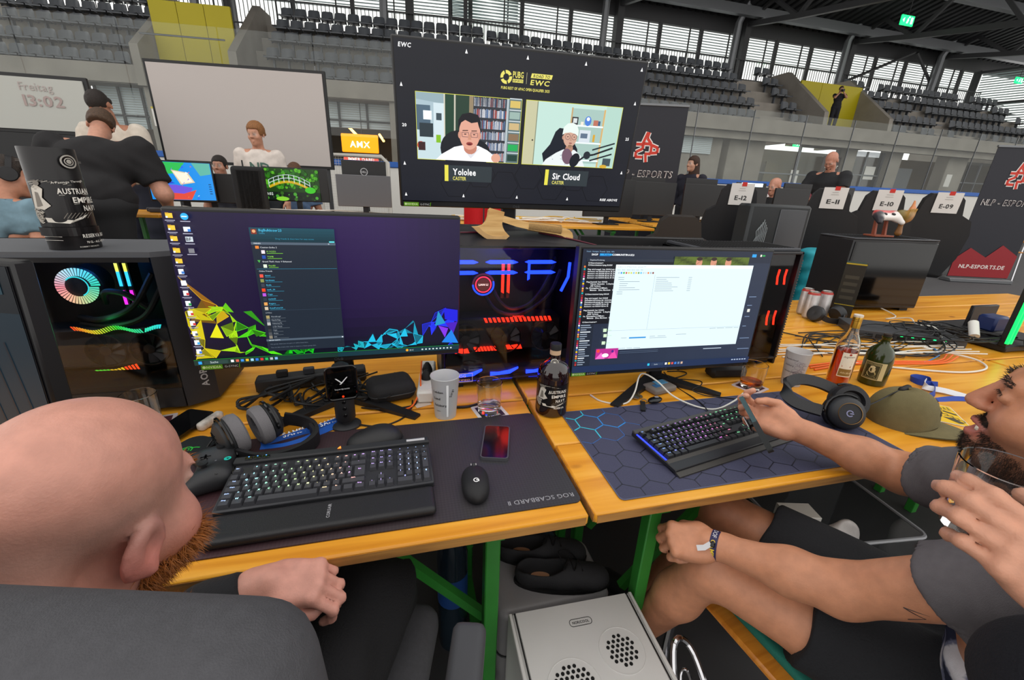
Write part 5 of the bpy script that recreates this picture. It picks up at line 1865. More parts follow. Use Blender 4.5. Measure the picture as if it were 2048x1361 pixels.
# ---- controller
r = thing('game_controller', 'black gamepad with a teal emblem lying on the charcoal mat', 'controller', Mx=Matrix.Translation((-.447, .944, TZ + .003)) @ Matrix.Rotation(math.radians(-78), 4, 'Z'))
b = Body(.03)
b.box((0, 0, .026), (.055, .036, .016), .014)
for s in (-1, 1):
 b.cap((s * .045, .010, .026), (s * .060, -.042, .02), .024, .016)
b.build('shell', .003, m_charc, r)
for x_, y_ in ((-.042, .012), (.022, -.016)):
 st = MB().lathe([(.012, .040), (.012, .043), (.006, .046), (.006, .052), (.0105, .054), (.0105, .058), (0, .0565)], 18, T(x_, y_, 0)).build('thumb_stick', m_rubber, r)
for a in range(4):
 x_, y_ = .046 + .0115 * math.cos(a * PI / 2), .013 + .0115 * math.sin(a * PI / 2)
 MB().lathe([(.0052, .042), (.0052, .047), (.003, .0485), (0, .0488)], 14, T(x_, y_, 0)).build('button', m_gloss, r)
MB().box(-.02, -.018, .044, .024, .008, .005, .002).box(-.02, -.018, .044, .008, .024, .005, .002).build('direction_pad', m_gloss, r)
for s in (-1, 1):
 MB().box(s * .04, .042, .032, .036, .012, .014, .005).build('shoulder_button', m_gloss, r)
p = Paint(.0003)
p.disc(0, .027, .0075, '#18b8a8', 14).poly([(-.003, .024), (.004, .027), (-.001, .032)], '#0a3a38')
for x_, y_ in ((-.012, .01), (.012, .01), (0, .004)):
 p.disc(x_, y_, .0022, '#686a70', 8)
p.build('emblem', PRINT, r, T(0, 0, .0428))
# ---- headphones with grey velour pads
m_velour = M('grey_velour', '#6f6d70', .95, bump=.3, bscale=500)
r = thing('headphones', 'black headphones with thick grey velour ear pads lying on blue lanyard', 'headphones', (0, 0, TZ))
ax = Vector((.80, .58, .12)).normalized()
for c, s in ((Vector((-.447, 1.022, .056)), 1), (Vector((-.362, 1.082, .062)), -1)):
 Mc = Matrix.Translation(c) @ (ax * s).to_track_quat('Z', 'Y').to_matrix().to_4x4()
 cu = MB().lathe([(.0, -.022), (.030, -.020), (.046, -.010), (.048, .004), (.048, .008)], 30, Mc).build('ear_cup', m_charc, r)
 MB().lathe([(.040, .008), (.050, .010), (.053, .022), (.050, .036), (.040, .041), (.028, .036), (.026, .02), (.028, .008)], 32, Mc).build('ear_pad', m_velour, cu)
 g_ = MB()
 for k in range(7):
  g_.box(0, -.024 + k * .008, -.0205, .05 - abs(k - 3) * .008, .002, .004, Mx=Mc)
 tag(g_.build('vent_slots', m_gloss, cu), kind='stuff')
 fk = MB()
 e = (Vector((0, 0, 1)).cross(ax)).normalized()
 fk.tube([Mc @ Vector((.054 * math.cos(a), .054 * math.sin(a), 0)) for a in [PI * .0 + PI * k / 10 for k in range(11)]], .004, 6)
 fk.build('yoke', m_gloss, cu)
arc = [(-.415, .985, .03), (-.36, .963, .024), (-.305, .968, .022), (-.262, 1.0, .023), (-.245, 1.045, .024), (-.262, 1.092, .028), (-.30, 1.115, .035), (-.34, 1.118, .045)]
sp = spline(arc, 6)
MB().ribbon(sp, .034, .009).build('headband', m_leather, r)
MB().ribbon(spline([(-.37, .969, .024), (-.305, .975, .022), (-.268, 1.003, .023), (-.252, 1.045, .024), (-.268, 1.085, .028)], 6), .03, .008).build('headband_padding', m_rubber, r)
MB().tube([arc[0], (-.43, 1.0, .045), (-.45, 1.01, .05)], .004, 6).tube([arc[-1], (-.355, 1.11, .055), (-.36, 1.09, .06)], .004, 6).build('band_arm', m_gloss, r)
# ---- cables
def cable(lab, pts, rr=.003, mat=None, n=7, z=TZ, group=None, name='cable'):
 P = spline([(a[0], a[1], z + rr + (a[2] if len(a) > 2 else 0)) for a in pts], n)
 o = MB().tube(P, rr, 7).build(name, mat or m_cable)
 return tag(o, lab, 'cable', group)
m_lan = M('blue_lanyard', '#1558b8', .6)
r = thing('lanyard', 'blue lanyard printed with white lettering under the grey padded headphones', 'lanyard', (0, 0, TZ))
MB().ribbon(spline([(-.17, 1.165, .012), (-.215, 1.13, .012), (-.27, 1.105, .008), (-.33, 1.08, .006), (-.385, 1.055, .004)], 6), .020, .0015, side=(.3, .5, .9)).build('strap', m_lan, r)
MB().ribbon(spline([(-.385, 1.045, .004), (-.33, 1.045, .003), (-.28, 1.066, .004), (-.245, 1.095, .006), (-.205, 1.125, .008)], 6), .020, .0015, side=(.1, .9, .3)).build('strap', m_lan, r)
p = Paint(.0004)
p.text('SAMSUNG', -.005, -.007, .019, '#e8eef8', bold=1, rot=0)
p.build('strap_lettering', PRINT, r, Matrix.Translation((-.335, 1.083, .0125)) @ Matrix.Rotation(math.radians(26), 4, 'Z') @ Matrix.Rotation(math.radians(35), 4, 'X') @ T(0, 0, .002))
p = Paint(.0004)
p.text('SAMSUNG', 0, -.007, .018, '#e8eef8', bold=1)
p.build('strap_lettering', PRINT, r, Matrix.Translation((-.252, 1.113, .016)) @ Matrix.Rotation(math.radians(34), 4, 'Z') @ Matrix.Rotation(math.radians(35), 4, 'X') @ T(0, 0, .002))
# ---- microphone
r = thing('microphone', 'black desk microphone with flat square pop shield and red status light', 'microphone', Mx=Matrix.Translation((-.183, 1.125, TZ)) @ Matrix.Rotation(math.radians(8), 4, 'Z'))
MB().lathe([(.040, 0), (.040, .006), (.034, .010), (.016, .014), (.014, .028), (0, .028)], 28, sy=.9).build('base', m_charc, r)
MB().lathe([(.0, .024), (.025, .024), (.027, .03), (.027, .118), (.025, .122), (0, .122)], 28).build('body', m_rubber, r)
MB().lathe([(.0, .120), (.027, .120), (.027, .165), (.022, .19), (.01, .198), (0, .199)], 24).build('grille', M('mic_mesh', '#2a2b2e', .4, metal=.6, bump=.6, bscale=900), r)
fr_ = [(x, -.036, z_ + .152) for x, z_ in rrect(.075, .096, .012, 4)]
ps = MB().tube(fr_, .0035, 6, closed=True).build('pop_shield_frame', m_gloss, r)
MB().prism(rrect(.070, .091, .011, 4, 0, .152), .0355, .0365, FLAT @ T(0, 0, 0)).build('pop_shield_mesh', pane_mat('shield_mesh', (.30, .30, .31), .02), ps)
for x_ in (-.03, .03):
 MB().tube([(x_, -.034, .11), (x_ * .85, 0, .112)], .003, 6).build('shield_arm', m_gloss, ps)
p = Paint(.0003)
p.poly([(-.016, .016), (-.012, .016), (0, .004), (.013, .018), (.016, .018), (.001, .0005), (-.002, -.002), (-.006, -.002), (-.002, .002)], '#e8e8ea')
p.text('beyerdynamic', 0, -.018, .0065, '#d0d0d4', align='c')
p.build('shield_print', PRINT, ps, T(0, -.0375, .152) @ FLAT)
MB().lathe([(.003, 0), (.003, .002), (0, .003)], 10, T(0, -.0265, .108, rx=90)).build('status_light', M('led_orange_red', '#ff3a10', emit=8, ecol='#ff4418'), r)
for z_ in (.09, .07, .048):
 MB().lathe([(.0055, 0), (.0055, .002), (.004, .003), (0, .003)], 14, T(0, -.0265, z_, rx=90)).build('button', m_gloss, r)
# ---- hard headphone case, power strip, cups, glasses
o = thing('headphone_case', 'rounded black fabric hard case beside the microphone', 'case', Mx=Matrix.Translation((-.062, 1.285, TZ)) @ Matrix.Rotation(math.radians(14), 4, 'Z'))
b = Body(.02).box((0, 0, .034), (.073, .058, .034), .03).box((0, 0, -.02), (.1, .1, .0205), .001, op='-', k=.002)
b.build('shell', .004, M('black_canvas', '#1e1e21', .8, bump=.3, bscale=900), o)
MB().tube([(x * 1.0, y, .03) for x, y in rrect(.147, .117, .03)], .0025, 6, closed=True).build('zip', m_charc, o)
cable('black braided cord looped in front of the rounded black case', [(-.15, 1.22, .0), (-.10, 1.195, .004), (-.04, 1.192, .003), (.01, 1.21, .0), (.02, 1.25, .0)], .0025)
r = thing('power_strip', 'white multi socket power strip with black plugs beside the blue lit tower', 'power strip', Mx=Matrix.Translation((.058, 1.345, TZ)) @ Matrix.Rotation(math.radians(-6), 4, 'Z'))
MB().box(0, 0, .021, .052, .26, .040, .006).build('strip', M('white_plastic', '#d9d7d2', .45), r)
for y_ in (-.09, -.03, .03, .09):
 sk = MB().lathe([(.0205, .0412), (.0205, .0418), (.018, .0418), (.017, .036), (0, .035)], 20, T(0, y_, 0)).build('socket', M('white_plastic'), r)
for y_ in (-.03, .03):
 pl = MB().lathe([(.017, .037), (.018, .05), (.012, .066), (.006, .075), (0, .075)], 16, T(0, y_, 0)).build('plug', m_rubber, r)
m_cup = M('frosted_cup', '#d3d4d6', .45, trans=.35, ior=1.3)
def cup(lab, x, y, liq=None, pink=False):
 r = thing('plastic_cup', lab, 'cup', (x, y, TZ))
 MB().lathe([(0, .0005), (.032, .0005), (.0425, .132), (.0437, .134), (.0425, .1355), (.0412, .134), (.031, .004), (0, .004)], 36).build('wall', m_cup, r)
 if liq:
  MB().lathe([(0, .0045), (.0312, .0045), (.0385, .095), (0, .095)], 30).build('drink', liq, r)
 w = wrapper(.0375, (x, y), cone=.08, h0=.067)
 p = Paint(.0004)
 if pink:
  for k, t_ in enumerate(('Bundesland', 'Salzburg', 'Niederoesterreich', 'Oberland')):
   p.text(t_, -.034, .105 - k * .024 - (.012 if k == 3 else 0), .0085, '#3a3a40')
  for k in range(26):
   a, c, d_ = rs.uniform(.0, .03), rs.uniform(.04, .1), rs.uniform(.004, .012)
   p.line([(a + d_ * math.cos(t_), c + d_ * math.sin(t_) * .8) for t_ in [i * .7 for i in range(8)]], .0005, '#7a6a80')
 else:
  for k, t_ in enumerate(('Leiden', 'Land', 'Salzburg')):
   p.text(t_, -.036, .092 - k * .022, .0105, '#30343a', bold=1)
  p.text('Sorgt', .018, .078, .010, '#30343a', bold=1, rot=1.3).text('www', -.03, .03, .006, '#30343a')
  p.rect(.003, .012, .009, .12, '#f0f2f4')
 p.build('cup_print', PRINT, r, wrap=w)
 return r
cup('frosted white reusable cup beside the tumbler on the coaster', .101, 1.135, M('pale_drink', '#c8cfd8', .3))
cup('frosted white cup with a pink scribbled print beside the amber bottle', 1.41, 1.135, M('pink_drink', '#d8c0c4', .4), True)
def tumbler(lab, x, y, rr=.04, h=.1, liq=None, lh=.02, z=TZ, Mx=None):
 r = thing('tumbler', lab, 'glass', (x, y, z), Mx=Mx)
 MB().lathe([(0, .001), (rr * .86, .001), (rr * .9, .004), (rr, h), (rr - .0012, h + .0008), (rr - .0022, h), (rr * .86, .016), (rr * .7, .012), (0, .012)], 40).build('wall', m_glass, r)
 if liq:
  MB().lathe([(0, .0122), (rr * .70, .0122), (rr * .862, .0162), (rr * .885, .016 + lh), (0, .016 + lh)], 36).build('drink', liq, r)
 return r
def coaster(lab, x, y, rz, txt=None, bg='#d8d4ce', fg='#2a2628'):
 r = thing('coaster', lab, 'coaster', (x, y, TZ + .0003), rz)
 MB().prism(rrect(.095, .095, .006), 0, .0018).build('card', M('card' + bg, bg, .8), r)
 p = Paint(.0002)
 p.rect(-.037, -.037, .037, .037, fg)
 if txt:
  p.text(txt, 0, -.03, .013, bg, bold=1, align='c').ring(0, .006, .02, .003, bg)
 p.build('coaster_print', PRINT, r, T(0, 0, .0018))
 return r
coaster('white coaster with dark lettering under the clear tumbler', .238, 1.128, 12, 'STEIRER')
tumbler('clear tumbler with a little water standing on the white coaster', .236, 1.133, z=TZ + .0026, liq=M('water', '#ffffff', 0, trans=1, ior=1.33), lh=.012)
coaster('dark red coaster with white border under the amber whisky glass', 1.225, 1.135, 20, None, '#c8b8b8', '#4a2028')
tumbler('small tumbler holding amber whisky on the dark red coaster', 1.228, 1.138, .042, .09, M('whisky', '#e07818', 0, trans=.9, ior=1.35), .012, z=TZ + .0026)
coaster('dark red coaster beside the black smartphone under the empty tumbler', -.70, 1.225, 15, None, '#b8a8a8', '#4a2028')
tumbler('empty clear tumbler in front of the rainbow lit tower', -.725, 1.235, .042, .09, z=TZ + .0026)
o = MB().prism(rrect(.05, .035, .002), 0, .0006).build('paper_slip', M('slip_paper', '#c9b9ac', .8), Mx=T(.035, 1.215, TZ + .0003, rz=20))
tag(o, 'small printed paper slip lying behind the frosted cup', 'paper')
# ---- bottles
m_rum = M('dark_rum_glass', '#1c0d10', .06, spec=.8, coat=.5)
rx_, ry_ = .430, 1.10
r = thing('rum_bottle', 'squat dark rum bottle with black and white illustrated label', 'bottle', (rx_, ry_, TZ))
MB().lathe([(0, .001), (.044, .001), (.049, .006), (.050, .02), (.0497, .125), (.049, .138), (.0455, .153), (.038, .165), (.027, .1735), (.0185, .178), (.0163, .184), (.0155, .192), (.0155, .198)], 44).build('glass', m_rum, r)
MB().lathe([(.0162, .196), (.0162, .212), (.0172, .212), (.0172, .228), (.016, .231), (0, .231)], 28).build('stopper', m_rubber, r)
MB().lathe([(.0166, .197), (.0166, .2125), (.016, .2125)], 28).build('cork_band', M('cork_band', '#c8a888', .7), r)
w = wrapper(.0500, (rx_, ry_))
def rum_art(p, W, H, y0, dark='#141214', lt='#c9c4ba', mid='#7a746c'):
 p.rect(-W / 2, y0, W / 2, y0 + H, dark, nx=28)
 rr = random.Random(11)
 # swirling banners and figure
 for k in range(7):
  cx, cy, R0 = -W * .34 + rr.uniform(-.05, .08) * W, y0 + H * rr.uniform(.12, .34), H * rr.uniform(.05, .13)
  for j in range(4):
   p.line([(cx + (R0 - j * R0 * .22) * math.cos(a) * 1.2, cy + (R0 - j * R0 * .22) * math.sin(a)) for a in [rr.random() + i * .5 for i in range(10)]], H * .012, lt if j % 2 == 0 else mid)
 p.poly([(-W * .36, y0 + H * .40), (-W * .30, y0 + H * .82), (-W * .22, y0 + H * .9), (-W * .14, y0 + H * .8), (-W * .18, y0 + H * .62), (-W * .10, y0 + H * .45), (-W * .2, y0 + H * .36)], lt)
 p.poly([(-W * .30, y0 + H * .42), (-W * .26, y0 + H * .74), (-W * .22, y0 + H * .72), (-W * .2, y0 + H * .45)], mid)
 p.disc(-W * .2, y0 + H * .92, H * .055, mid, 12)
 for k in range(9):
  p.line([(-W * .34 + k * .012 * W, y0 + H * (.95 - .02 * k)), (-W * .2 + k * .05 * W, y0 + H * (.98 - .012 * k * k / 9))], H * .009, lt if k % 2 else mid)
 p.poly([(-W * .22, y0 + H * .2), (W * .1, y0 + H * .14), (W * .3, y0 + H * .26), (W * .22, y0 + H * .17), (W * .05, y0 + H * .07), (-W * .2, y0 + H * .1)], lt)
 for k in range(8):
  p.line([(W * (.0 + k * .04), y0 + H * .18), (W * (.06 + k * .045), y0 + H * .3)], H * .012, mid)
p = Paint(.0003)
rum_art(p, .125, .078, .035)
wh = '#e6e2da'
p.text('AUSTRIAN', -.010, .088, .0135, wh, bold=1, fit=.052, rot=.04)
p.text('EMPIRE', -.0, .0735, .0135, wh, bold=1, fit=.042, rot=.04)
p.text('NAVY', .012, .059, .0135, wh, bold=1, fit=.028, rot=.04)
p.line([(-.01, .0865), (.042, .0885)], .0006, wh).line([(0, .0725), (.042, .074)], .0006, wh)
p.text('RESERVA', .008, .037, .009, wh, bold=1, fit=.03)
p.build('label_print', GLOSSPRINT, r, wrap=w)
p = Paint(.0004)
p.disc(0, .176, .0125, '#1a181a', 20).ring(0, .176, .0118, .0022, '#c9c4ba', 20).ring(0, .176, .0075, .0015, '#9a948c', 16).disc(0, .176, .004, '#c9c4ba', 10)
p.build('neck_seal', GLOSSPRINT, r, wrap=lambda u, v, z: wrapper(.0205, (rx_, ry_), cone=-.35, h0=.176)(u, v, z + .0016))
m_amber = M('bottle_amber', '#c8480c', 0.02, trans=.85, ior=1.36)
bx_, by_ = 1.568, 1.085
r = thing('spirit_bottle', 'tall clear bottle of amber spirit with gold cap and cream label', 'bottle', (bx_, by_, TZ))
MB().lathe([(0, .001), (.031, .001), (.036, .005), (.0365, .13), (.036, .165), (.030, .19), (.018, .215), (.0145, .23), (.0135, .262), (.0125, .262), (.0135, .23), (.017, .213), (.028, .189), (.0345, .165), (.035, .12), (.034, .008), (0, .006)], 40).build('glass', m_glass, r)
MB().lathe([(0, .0065), (.0335, .0085), (.0345, .12), (.0343, .150), (0, .150)], 36).build('drink', m_amber, r)
cp = MB().lathe([(.0145, .236), (.0148, .28), (.014, .283), (0, .283)], 26).build('cap', M('gold_cap', '#c89a3a', .3, metal=.8), r)
MB().lathe([(.0149, .277), (.0145, .2845), (0, .2846)], 26).build('cap_top', M('cap_cream', '#d8cfc4', .5), cp)
for z_ in (.262, .268):
 MB().lathe([(.0149, z_), (.0152, z_ + .001), (.0149, z_ + .002)], 26).build('cap_ring', M('gold_cap_dark', '#8a6420', .4, metal=.8), cp)
p = Paint(.0004)
p.rect(-.020, .055, .024, .148, '#e4dccb', nx=10).rect(-.018, .058, .022, .086, '#8a6a34', nx=8)
p.text('Angostura', -.015, .128, .0105, '#5a2c1c', shear=.2, fit=.034, rot=.12).disc(.003, .142, .004, '#a03020', 10)
for k in range(3):
 p.rect(-.015, .115 - k * .008, .015, .1165 - k * .008, '#9a8468')
p.rect(-.013, .093, .014, .098, '#b04a28').text('ARUBA', -.012, .068, .009, '#d8c090', bold=1)
p.build('label_print', PRINT, r, wrap=wrapper(.0368, (bx_, by_), turn=.35))
dx_, dy_ = 1.745, 1.085
r = thing('spirit_bottle', 'squat olive green rum bottle with cream portrait label', 'bottle', (dx_, dy_, TZ))
MB().lathe([(0, .001), (.038, .001), (.043, .006), (.0445, .03), (.0445, .1), (.042, .125), (.033, .145), (.021, .158), (.015, .165), (.0135, .185), (.0155, .188), (.0155, .193), (.012, .194)], 40).build('glass', M('olive_glass', '#26300f', .15, spec=.7), r)
MB().lathe([(.012, .192), (.0125, .203), (0, .204)], 20).build('cork', M('dark_cork', '#2a2018', .8), r)
p = Paint(.0004)
p.rect(-.034, .028, .034, .098, '#b8ac80', nx=16).rect(-.031, .031, .018, .095, '#26281c', nx=12).rect(-.029, .033, .016, .093, '#8a8258', nx=10).rect(-.027, .035, .014, .085, '#34341f', nx=10)
p.text('DIPLOMATICO', -.027, .087, .0062, '#2a2a18', bold=1, fit=.041)
p.disc(-.006, .052, .014, '#a8a070', 16, ry=.012).disc(-.006, .067, .010, '#c8bc90', 14, ry=.012).disc(-.006, .078, .008, '#d8d0a8', 12, ry=.005).rect(-.02, .038, .008, .041, '#b8ac80')
p.build('label_print', PRINT, r, wrap=wrapper(.0447, (dx_, dy_), turn=-.05))
# tall tin on the left tower
tx_, ty_ = -.842, 1.375
r = thing('bottle_tin', 'tall black cylindrical tin with white illustrated print on the left tower', 'tin', (tx_, ty_, TZ + .4685))
MB().lathe([(0, .0), (.0505, .0), (.051, .002), (.051, .24), (.0505, .242), (0, .242)], 48).build('tube', M('tin_black', '#161416', .35), r)
p = Paint(.0004)
rum_art(p, .150, .112, .058)
p.rect(-.07, .035, .07, .056, '#151315', nx=20)
p.text('AUSTRIAN', .002, .137, .0185, wh, bold=1, fit=.06).text('EMPIRE', .024, .116, .0185, wh, bold=1, fit=.05).text('NAVY', .04, .096, .0185, wh, bold=1, fit=.035)
p.line([(.004, .1335), (.062, .136)], .0008, wh).line([(.024, .1125), (.074, .115)], .0008, wh)
p.text('A Passage Through', -.003, .160, .007, wh, rot=.1)
p.text('RESERVA 1863', .022, .030, .0125, wh, bold=1, fit=.055).text('70 CL - ALC. 40% VOL', .026, .016, .0075, wh, bold=1, fit=.05).text('ROBERT MICHLITS', .012, .006, .0045, wh)
p.line([(-.05, .034), (-.012, .034)], .0008, wh).line([(-.05, .025), (-.012, .025)], .0008, wh).line([(-.07, .213), (.07, .213)], .0007, mid_ := '#8a847c').line([(-.07, .210), (.07, .210)], .0007, mid_)
p.disc(.037, .212, .0165, '#1c1a1c', 22).ring(.037, .212, .0155, .003, '#a8a49c', 22).ring(.037, .212, .009, .002, '#a8a49c', 18).disc(.037, .212, .005, '#a8a49c', 10)
p.build('tin_print', GLOSSPRINT, r, wrap=wrapper(.051, (tx_, ty_), turn=-.12))
# ---- wooden axe lying on the middle tower
m_ash = wood_mat('pale_ash_wood', '#b98a4c', '#d6ac6c', '#e2bd80', scale=2.5, rough=.5)
m_ashd = M('ash_edge', '#c09a66', .6, var=.1, scale=40)
r = thing('wooden_axe', 'pale wooden toy axe with rope wound grip lying on the blue lit tower', 'axe', Mx=Matrix.Translation((0, 1.327, 0)) @ Matrix.Rotation(math.radians(-12), 4, 'X') @ Matrix.Translation((0, 0, 0)))
zc = .0
HM = FLAT
def axe_pt(px, py):     # outline traced on the vertical plane at the tower's front
 return (0.2105 + (px - 345) * .000218, 1.3695 - (py - 128) * .000186 + (px - 345) * .000005)
head = [(610, 128), (808, 190), (790, 300), (775, 380), (790, 440), (820, 500), (892, 585), (840, 640), (760, 672), (690, 675), (610, 655), (520, 605), (430, 525), (380, 470), (345, 430), (430, 425), (500, 400), (545, 340), (570, 260), (580, 160)]
blade = [(892, 585), (840, 640), (760, 672), (690, 675), (610, 655), (520, 605), (430, 525), (380, 470), (345, 430), (440, 428), (490, 490), (560, 545), (640, 578), (740, 585), (820, 570)]
handle = [(800, 250), (1000, 312), (1200, 365), (1400, 380), (1600, 410), (1720, 450), (1820, 490), (1870, 540), (1888, 600), (1890, 655), (1800, 640), (1700, 590), (1600, 560), (1400, 520), (1200, 482), (1000, 432), (780, 350)]
AI = r.matrix_world.inverted()
AxM = Matrix(((1, 0, 0, 0), (0, 0, -1, 0), (0, 1, 0, 0), (0, 0, 0, 1)))
r.matrix_world = Matrix.Translation((0, 1.335, 0))
MB().prism([axe_pt(*q) for q in head], -.011, .011, AxM).build('axe_head', m_ash, r, ang=25)
MB().prism([axe_pt(*q) for q in blade], -.0118, .0118, AxM).build('axe_edge', m_ashd, r, ang=25)
MB().prism([axe_pt(*q) for q in handle], -.010, .010, AxM).build('handle', m_ash, r, ang=25)
gp_ = MB()
for k in range(34):
 t = k / 33
 px = 1195 + 500 * t
 y0_, y1_ = 362 + (425 - 362) * t - 6, 488 + (578 - 488) * t + 6
 a, b_ = axe_pt(px, y0_), axe_pt(px - 12, y1_)
 ring = []
 for a_ in range(10):
  th = 2 * PI * a_ / 10
  cx, cz = (a[0] + b_[0]) / 2 + (a[0] - b_[0]) / 2 * math.cos(th), (a[1] + b_[1]) / 2 + (a[1] - b_[1]) / 2 * math.cos(th)
  ring.append((cx, .0128 * math.sin(th), cz))
 gp_.tube(ring, .0021, 5, closed=True)
tag(gp_.build('rope_grip', M('jute_rope', '#9a7c50', .95, var=.15, scale=300), r), kind='stuff')
# ---- keys, wallet, white cable on the right desk
r = thing('key_bunch', 'car key fob with keys and a black leather tag on the right desk', 'keys', (0, 0, TZ))
b = Body(.006).ell((.795, 1.088, .012), (.030, .016, .009), Matrix.Rotation(math.radians(15), 3, 'Z'))
b.build('fob', .0025, m_gloss, r)
MB().box(.802, 1.092, .0205, .014, .010, .002, .001, Mx=None).build('fob_button', M('grey_button', '#8a8a90', .4), r)
MB().ribbon(spline([(.752, 1.093, .006), (.742, 1.073, .006), (.728, 1.05, .006), (.722, 1.038, .006)], 4), .015, .006, side=(.9, -.4, 0)).build('leather_tag', m_leather, r)
MB().tube([(.762 + .012 * math.cos(a), 1.102 + .010 * math.sin(a), .003 + .003 * math.sin(a * 2)) for a in [2 * PI * k / 16 for k in range(16)]], .0015, 6, closed=True).build('key_ring', m_steel_l, r)
for a_, c in ((1.9, '#b09a58'), (2.5, '#b8b8b8'), (1.3, '#c8c0a8')):
 Mk = Matrix.Translation((.758, 1.112, .0045 + .001 * a_)) @ Matrix.Rotation(a_, 4, 'Z')
 MB().prism(rrect(.022, .018, .006, 3, .018, 0), 0, .002, Mk).prism([(.028, -.003), (.05, -.003), (.052, 0), (.05, .003), (.028, .003)], 0, .002, Mk).build('key', M('key_metal' + c, c, .3, metal=.9), r)
o = thing('wallet', 'grey card wallet with blue cards beneath the right monitor', 'wallet', Mx=T(.866, 1.172, TZ, rz=14))
Body(.006).box((0, 0, .012), (.052, .034, .011), .007).build('wallet_body', .003, M('grey_felt', '#76706a', .9), o)
MB().box(.012, .012, .0240, .05, .03, .002, .0008).build('card', M('card_blue', '#5a9ac0', .4), o)
MB().box(-.02, -.004, .0238, .03, .022, .001, .0008).build('card', M('card_blue2', '#3a6a98', .4), o)
cable('white charging cable curling from the right monitor to the held phone', [(.60, 1.175, .0), (.615, 1.13, 0), (.66, 1.10, 0), (.70, 1.098, .004), (.735, 1.12, .03), (.775, 1.17, .06), (.80, 1.175, .065), (.83, 1.14, .05), (.86, 1.085, .02), (.91, 1.03, .006), (.97, 1.005, .003), (1.03, 1.0, .03), (1.06, .99, .07), (1.068, .955, .09)], .0028, m_wcable)
cable('thin black cable hanging from the right monitor to the hexagon mat', [(.93, 1.25, .03), (.945, 1.18, .0), (.95, 1.10, .001), (.945, 1.04, .004), (.93, .99, .006)], .002)
cable('black cable looping behind the right monitor foot', [(.95, 1.25, .0), (1.0, 1.21, .012), (1.04, 1.18, .016), (1.02, 1.15, .016), (.97, 1.13, .012), (1.0, 1.1, .003), (1.06, 1.07, .004), (1.13, 1.035, .004)], .002)
cable('black cable looped on the desk behind the right monitor', [(.92, 1.28, 0), (.96, 1.24, .004), (1.03, 1.25, .012), (1.05, 1.30, .0), (.99, 1.31, .0)], .0025)
cable('short black cable leading behind the frosted cup', [(.13, 1.17, 0), (.17, 1.165, 0), (.21, 1.18, 0), (.25, 1.21, 0)], .004)
# tangle behind the left monitor
r_ = random.Random(4)
def tangle(lab, paths, mat=None, name='cable_tangle'):
 mb = MB()
 for pts_, rr in paths:
  mb.tube(spline([(q[0], q[1], TZ + rr + q[2]) for q in pts_], 7), rr, 7)
 return tag(mb.build(name, mat or m_cable), lab, 'cables', kind='stuff')
P_ = []
for k in range(11):
 x0, y0 = -.44 + .03 * k, 1.33 + r_.uniform(-.02, .05)
 pts_ = [(x0, y0 + .05, .02)]
 for j in range(5):
  pts_.append((x0 + r_.uniform(-.06, .08), y0 + r_.uniform(-.13, .04), .003 + r_.uniform(0, .035)))
 pts_.append((x0 + .12, y0 + .06, .03))
 P_.append((pts_, r_.choice((.0025, .003, .0045))))
tangle('tangle of black cables on the pine table below the purple screen', P_)
cable('long black cable from the microphone round the stand foot', [(-.16, 1.118, .004), (-.09, 1.10, 0), (-.03, 1.13, 0), (.0, 1.19, 0), (.005, 1.24, 0)], .0025)
cable('orange network cable beside the rounded black case', [(.045, 1.44, .05), (.035, 1.30, .05), (.03, 1.25, .03), (.005, 1.20, .004), (-.02, 1.185, .0)], .0028, m_ocable)
cable('black headphone cable looping left of the grey ear pads', [(-.44, 1.09, .05), (-.49, 1.085, .03), (-.515, 1.05, .0), (-.50, 1.0, 0), (-.46, .985, 0), (-.44, .975, .004)], .0025)
cable('black cable lying between the headphones and the rainbow keyboard', [(-.27, 1.0, .004), (-.20, 1.0, .004), (-.175, .98, .004), (-.19, .955, .004), (-.215, .95, .004)], .003)
cable('thin black cable crossing the pine table left of the headphones', [(-.60, 1.10, 0), (-.54, 1.125, 0), (-.49, 1.12, 0), (-.45, 1.11, 0)], .002)
r = thing('power_strip', 'black multi socket strip with grey plugs behind the left monitor', 'power strip', Mx=T(-.32, 1.42, TZ, rz=8))
MB().box(0, 0, .024, .34, .055, .045, .006).build('strip', m_charc, r)
for k, x_ in enumerate((-.09, -.01, .08)):
 MB().box(x_, -.01, .058, .034, .02, .022, .003, Mx=None).build('plug', m_case_g if k else m_rubber, r)
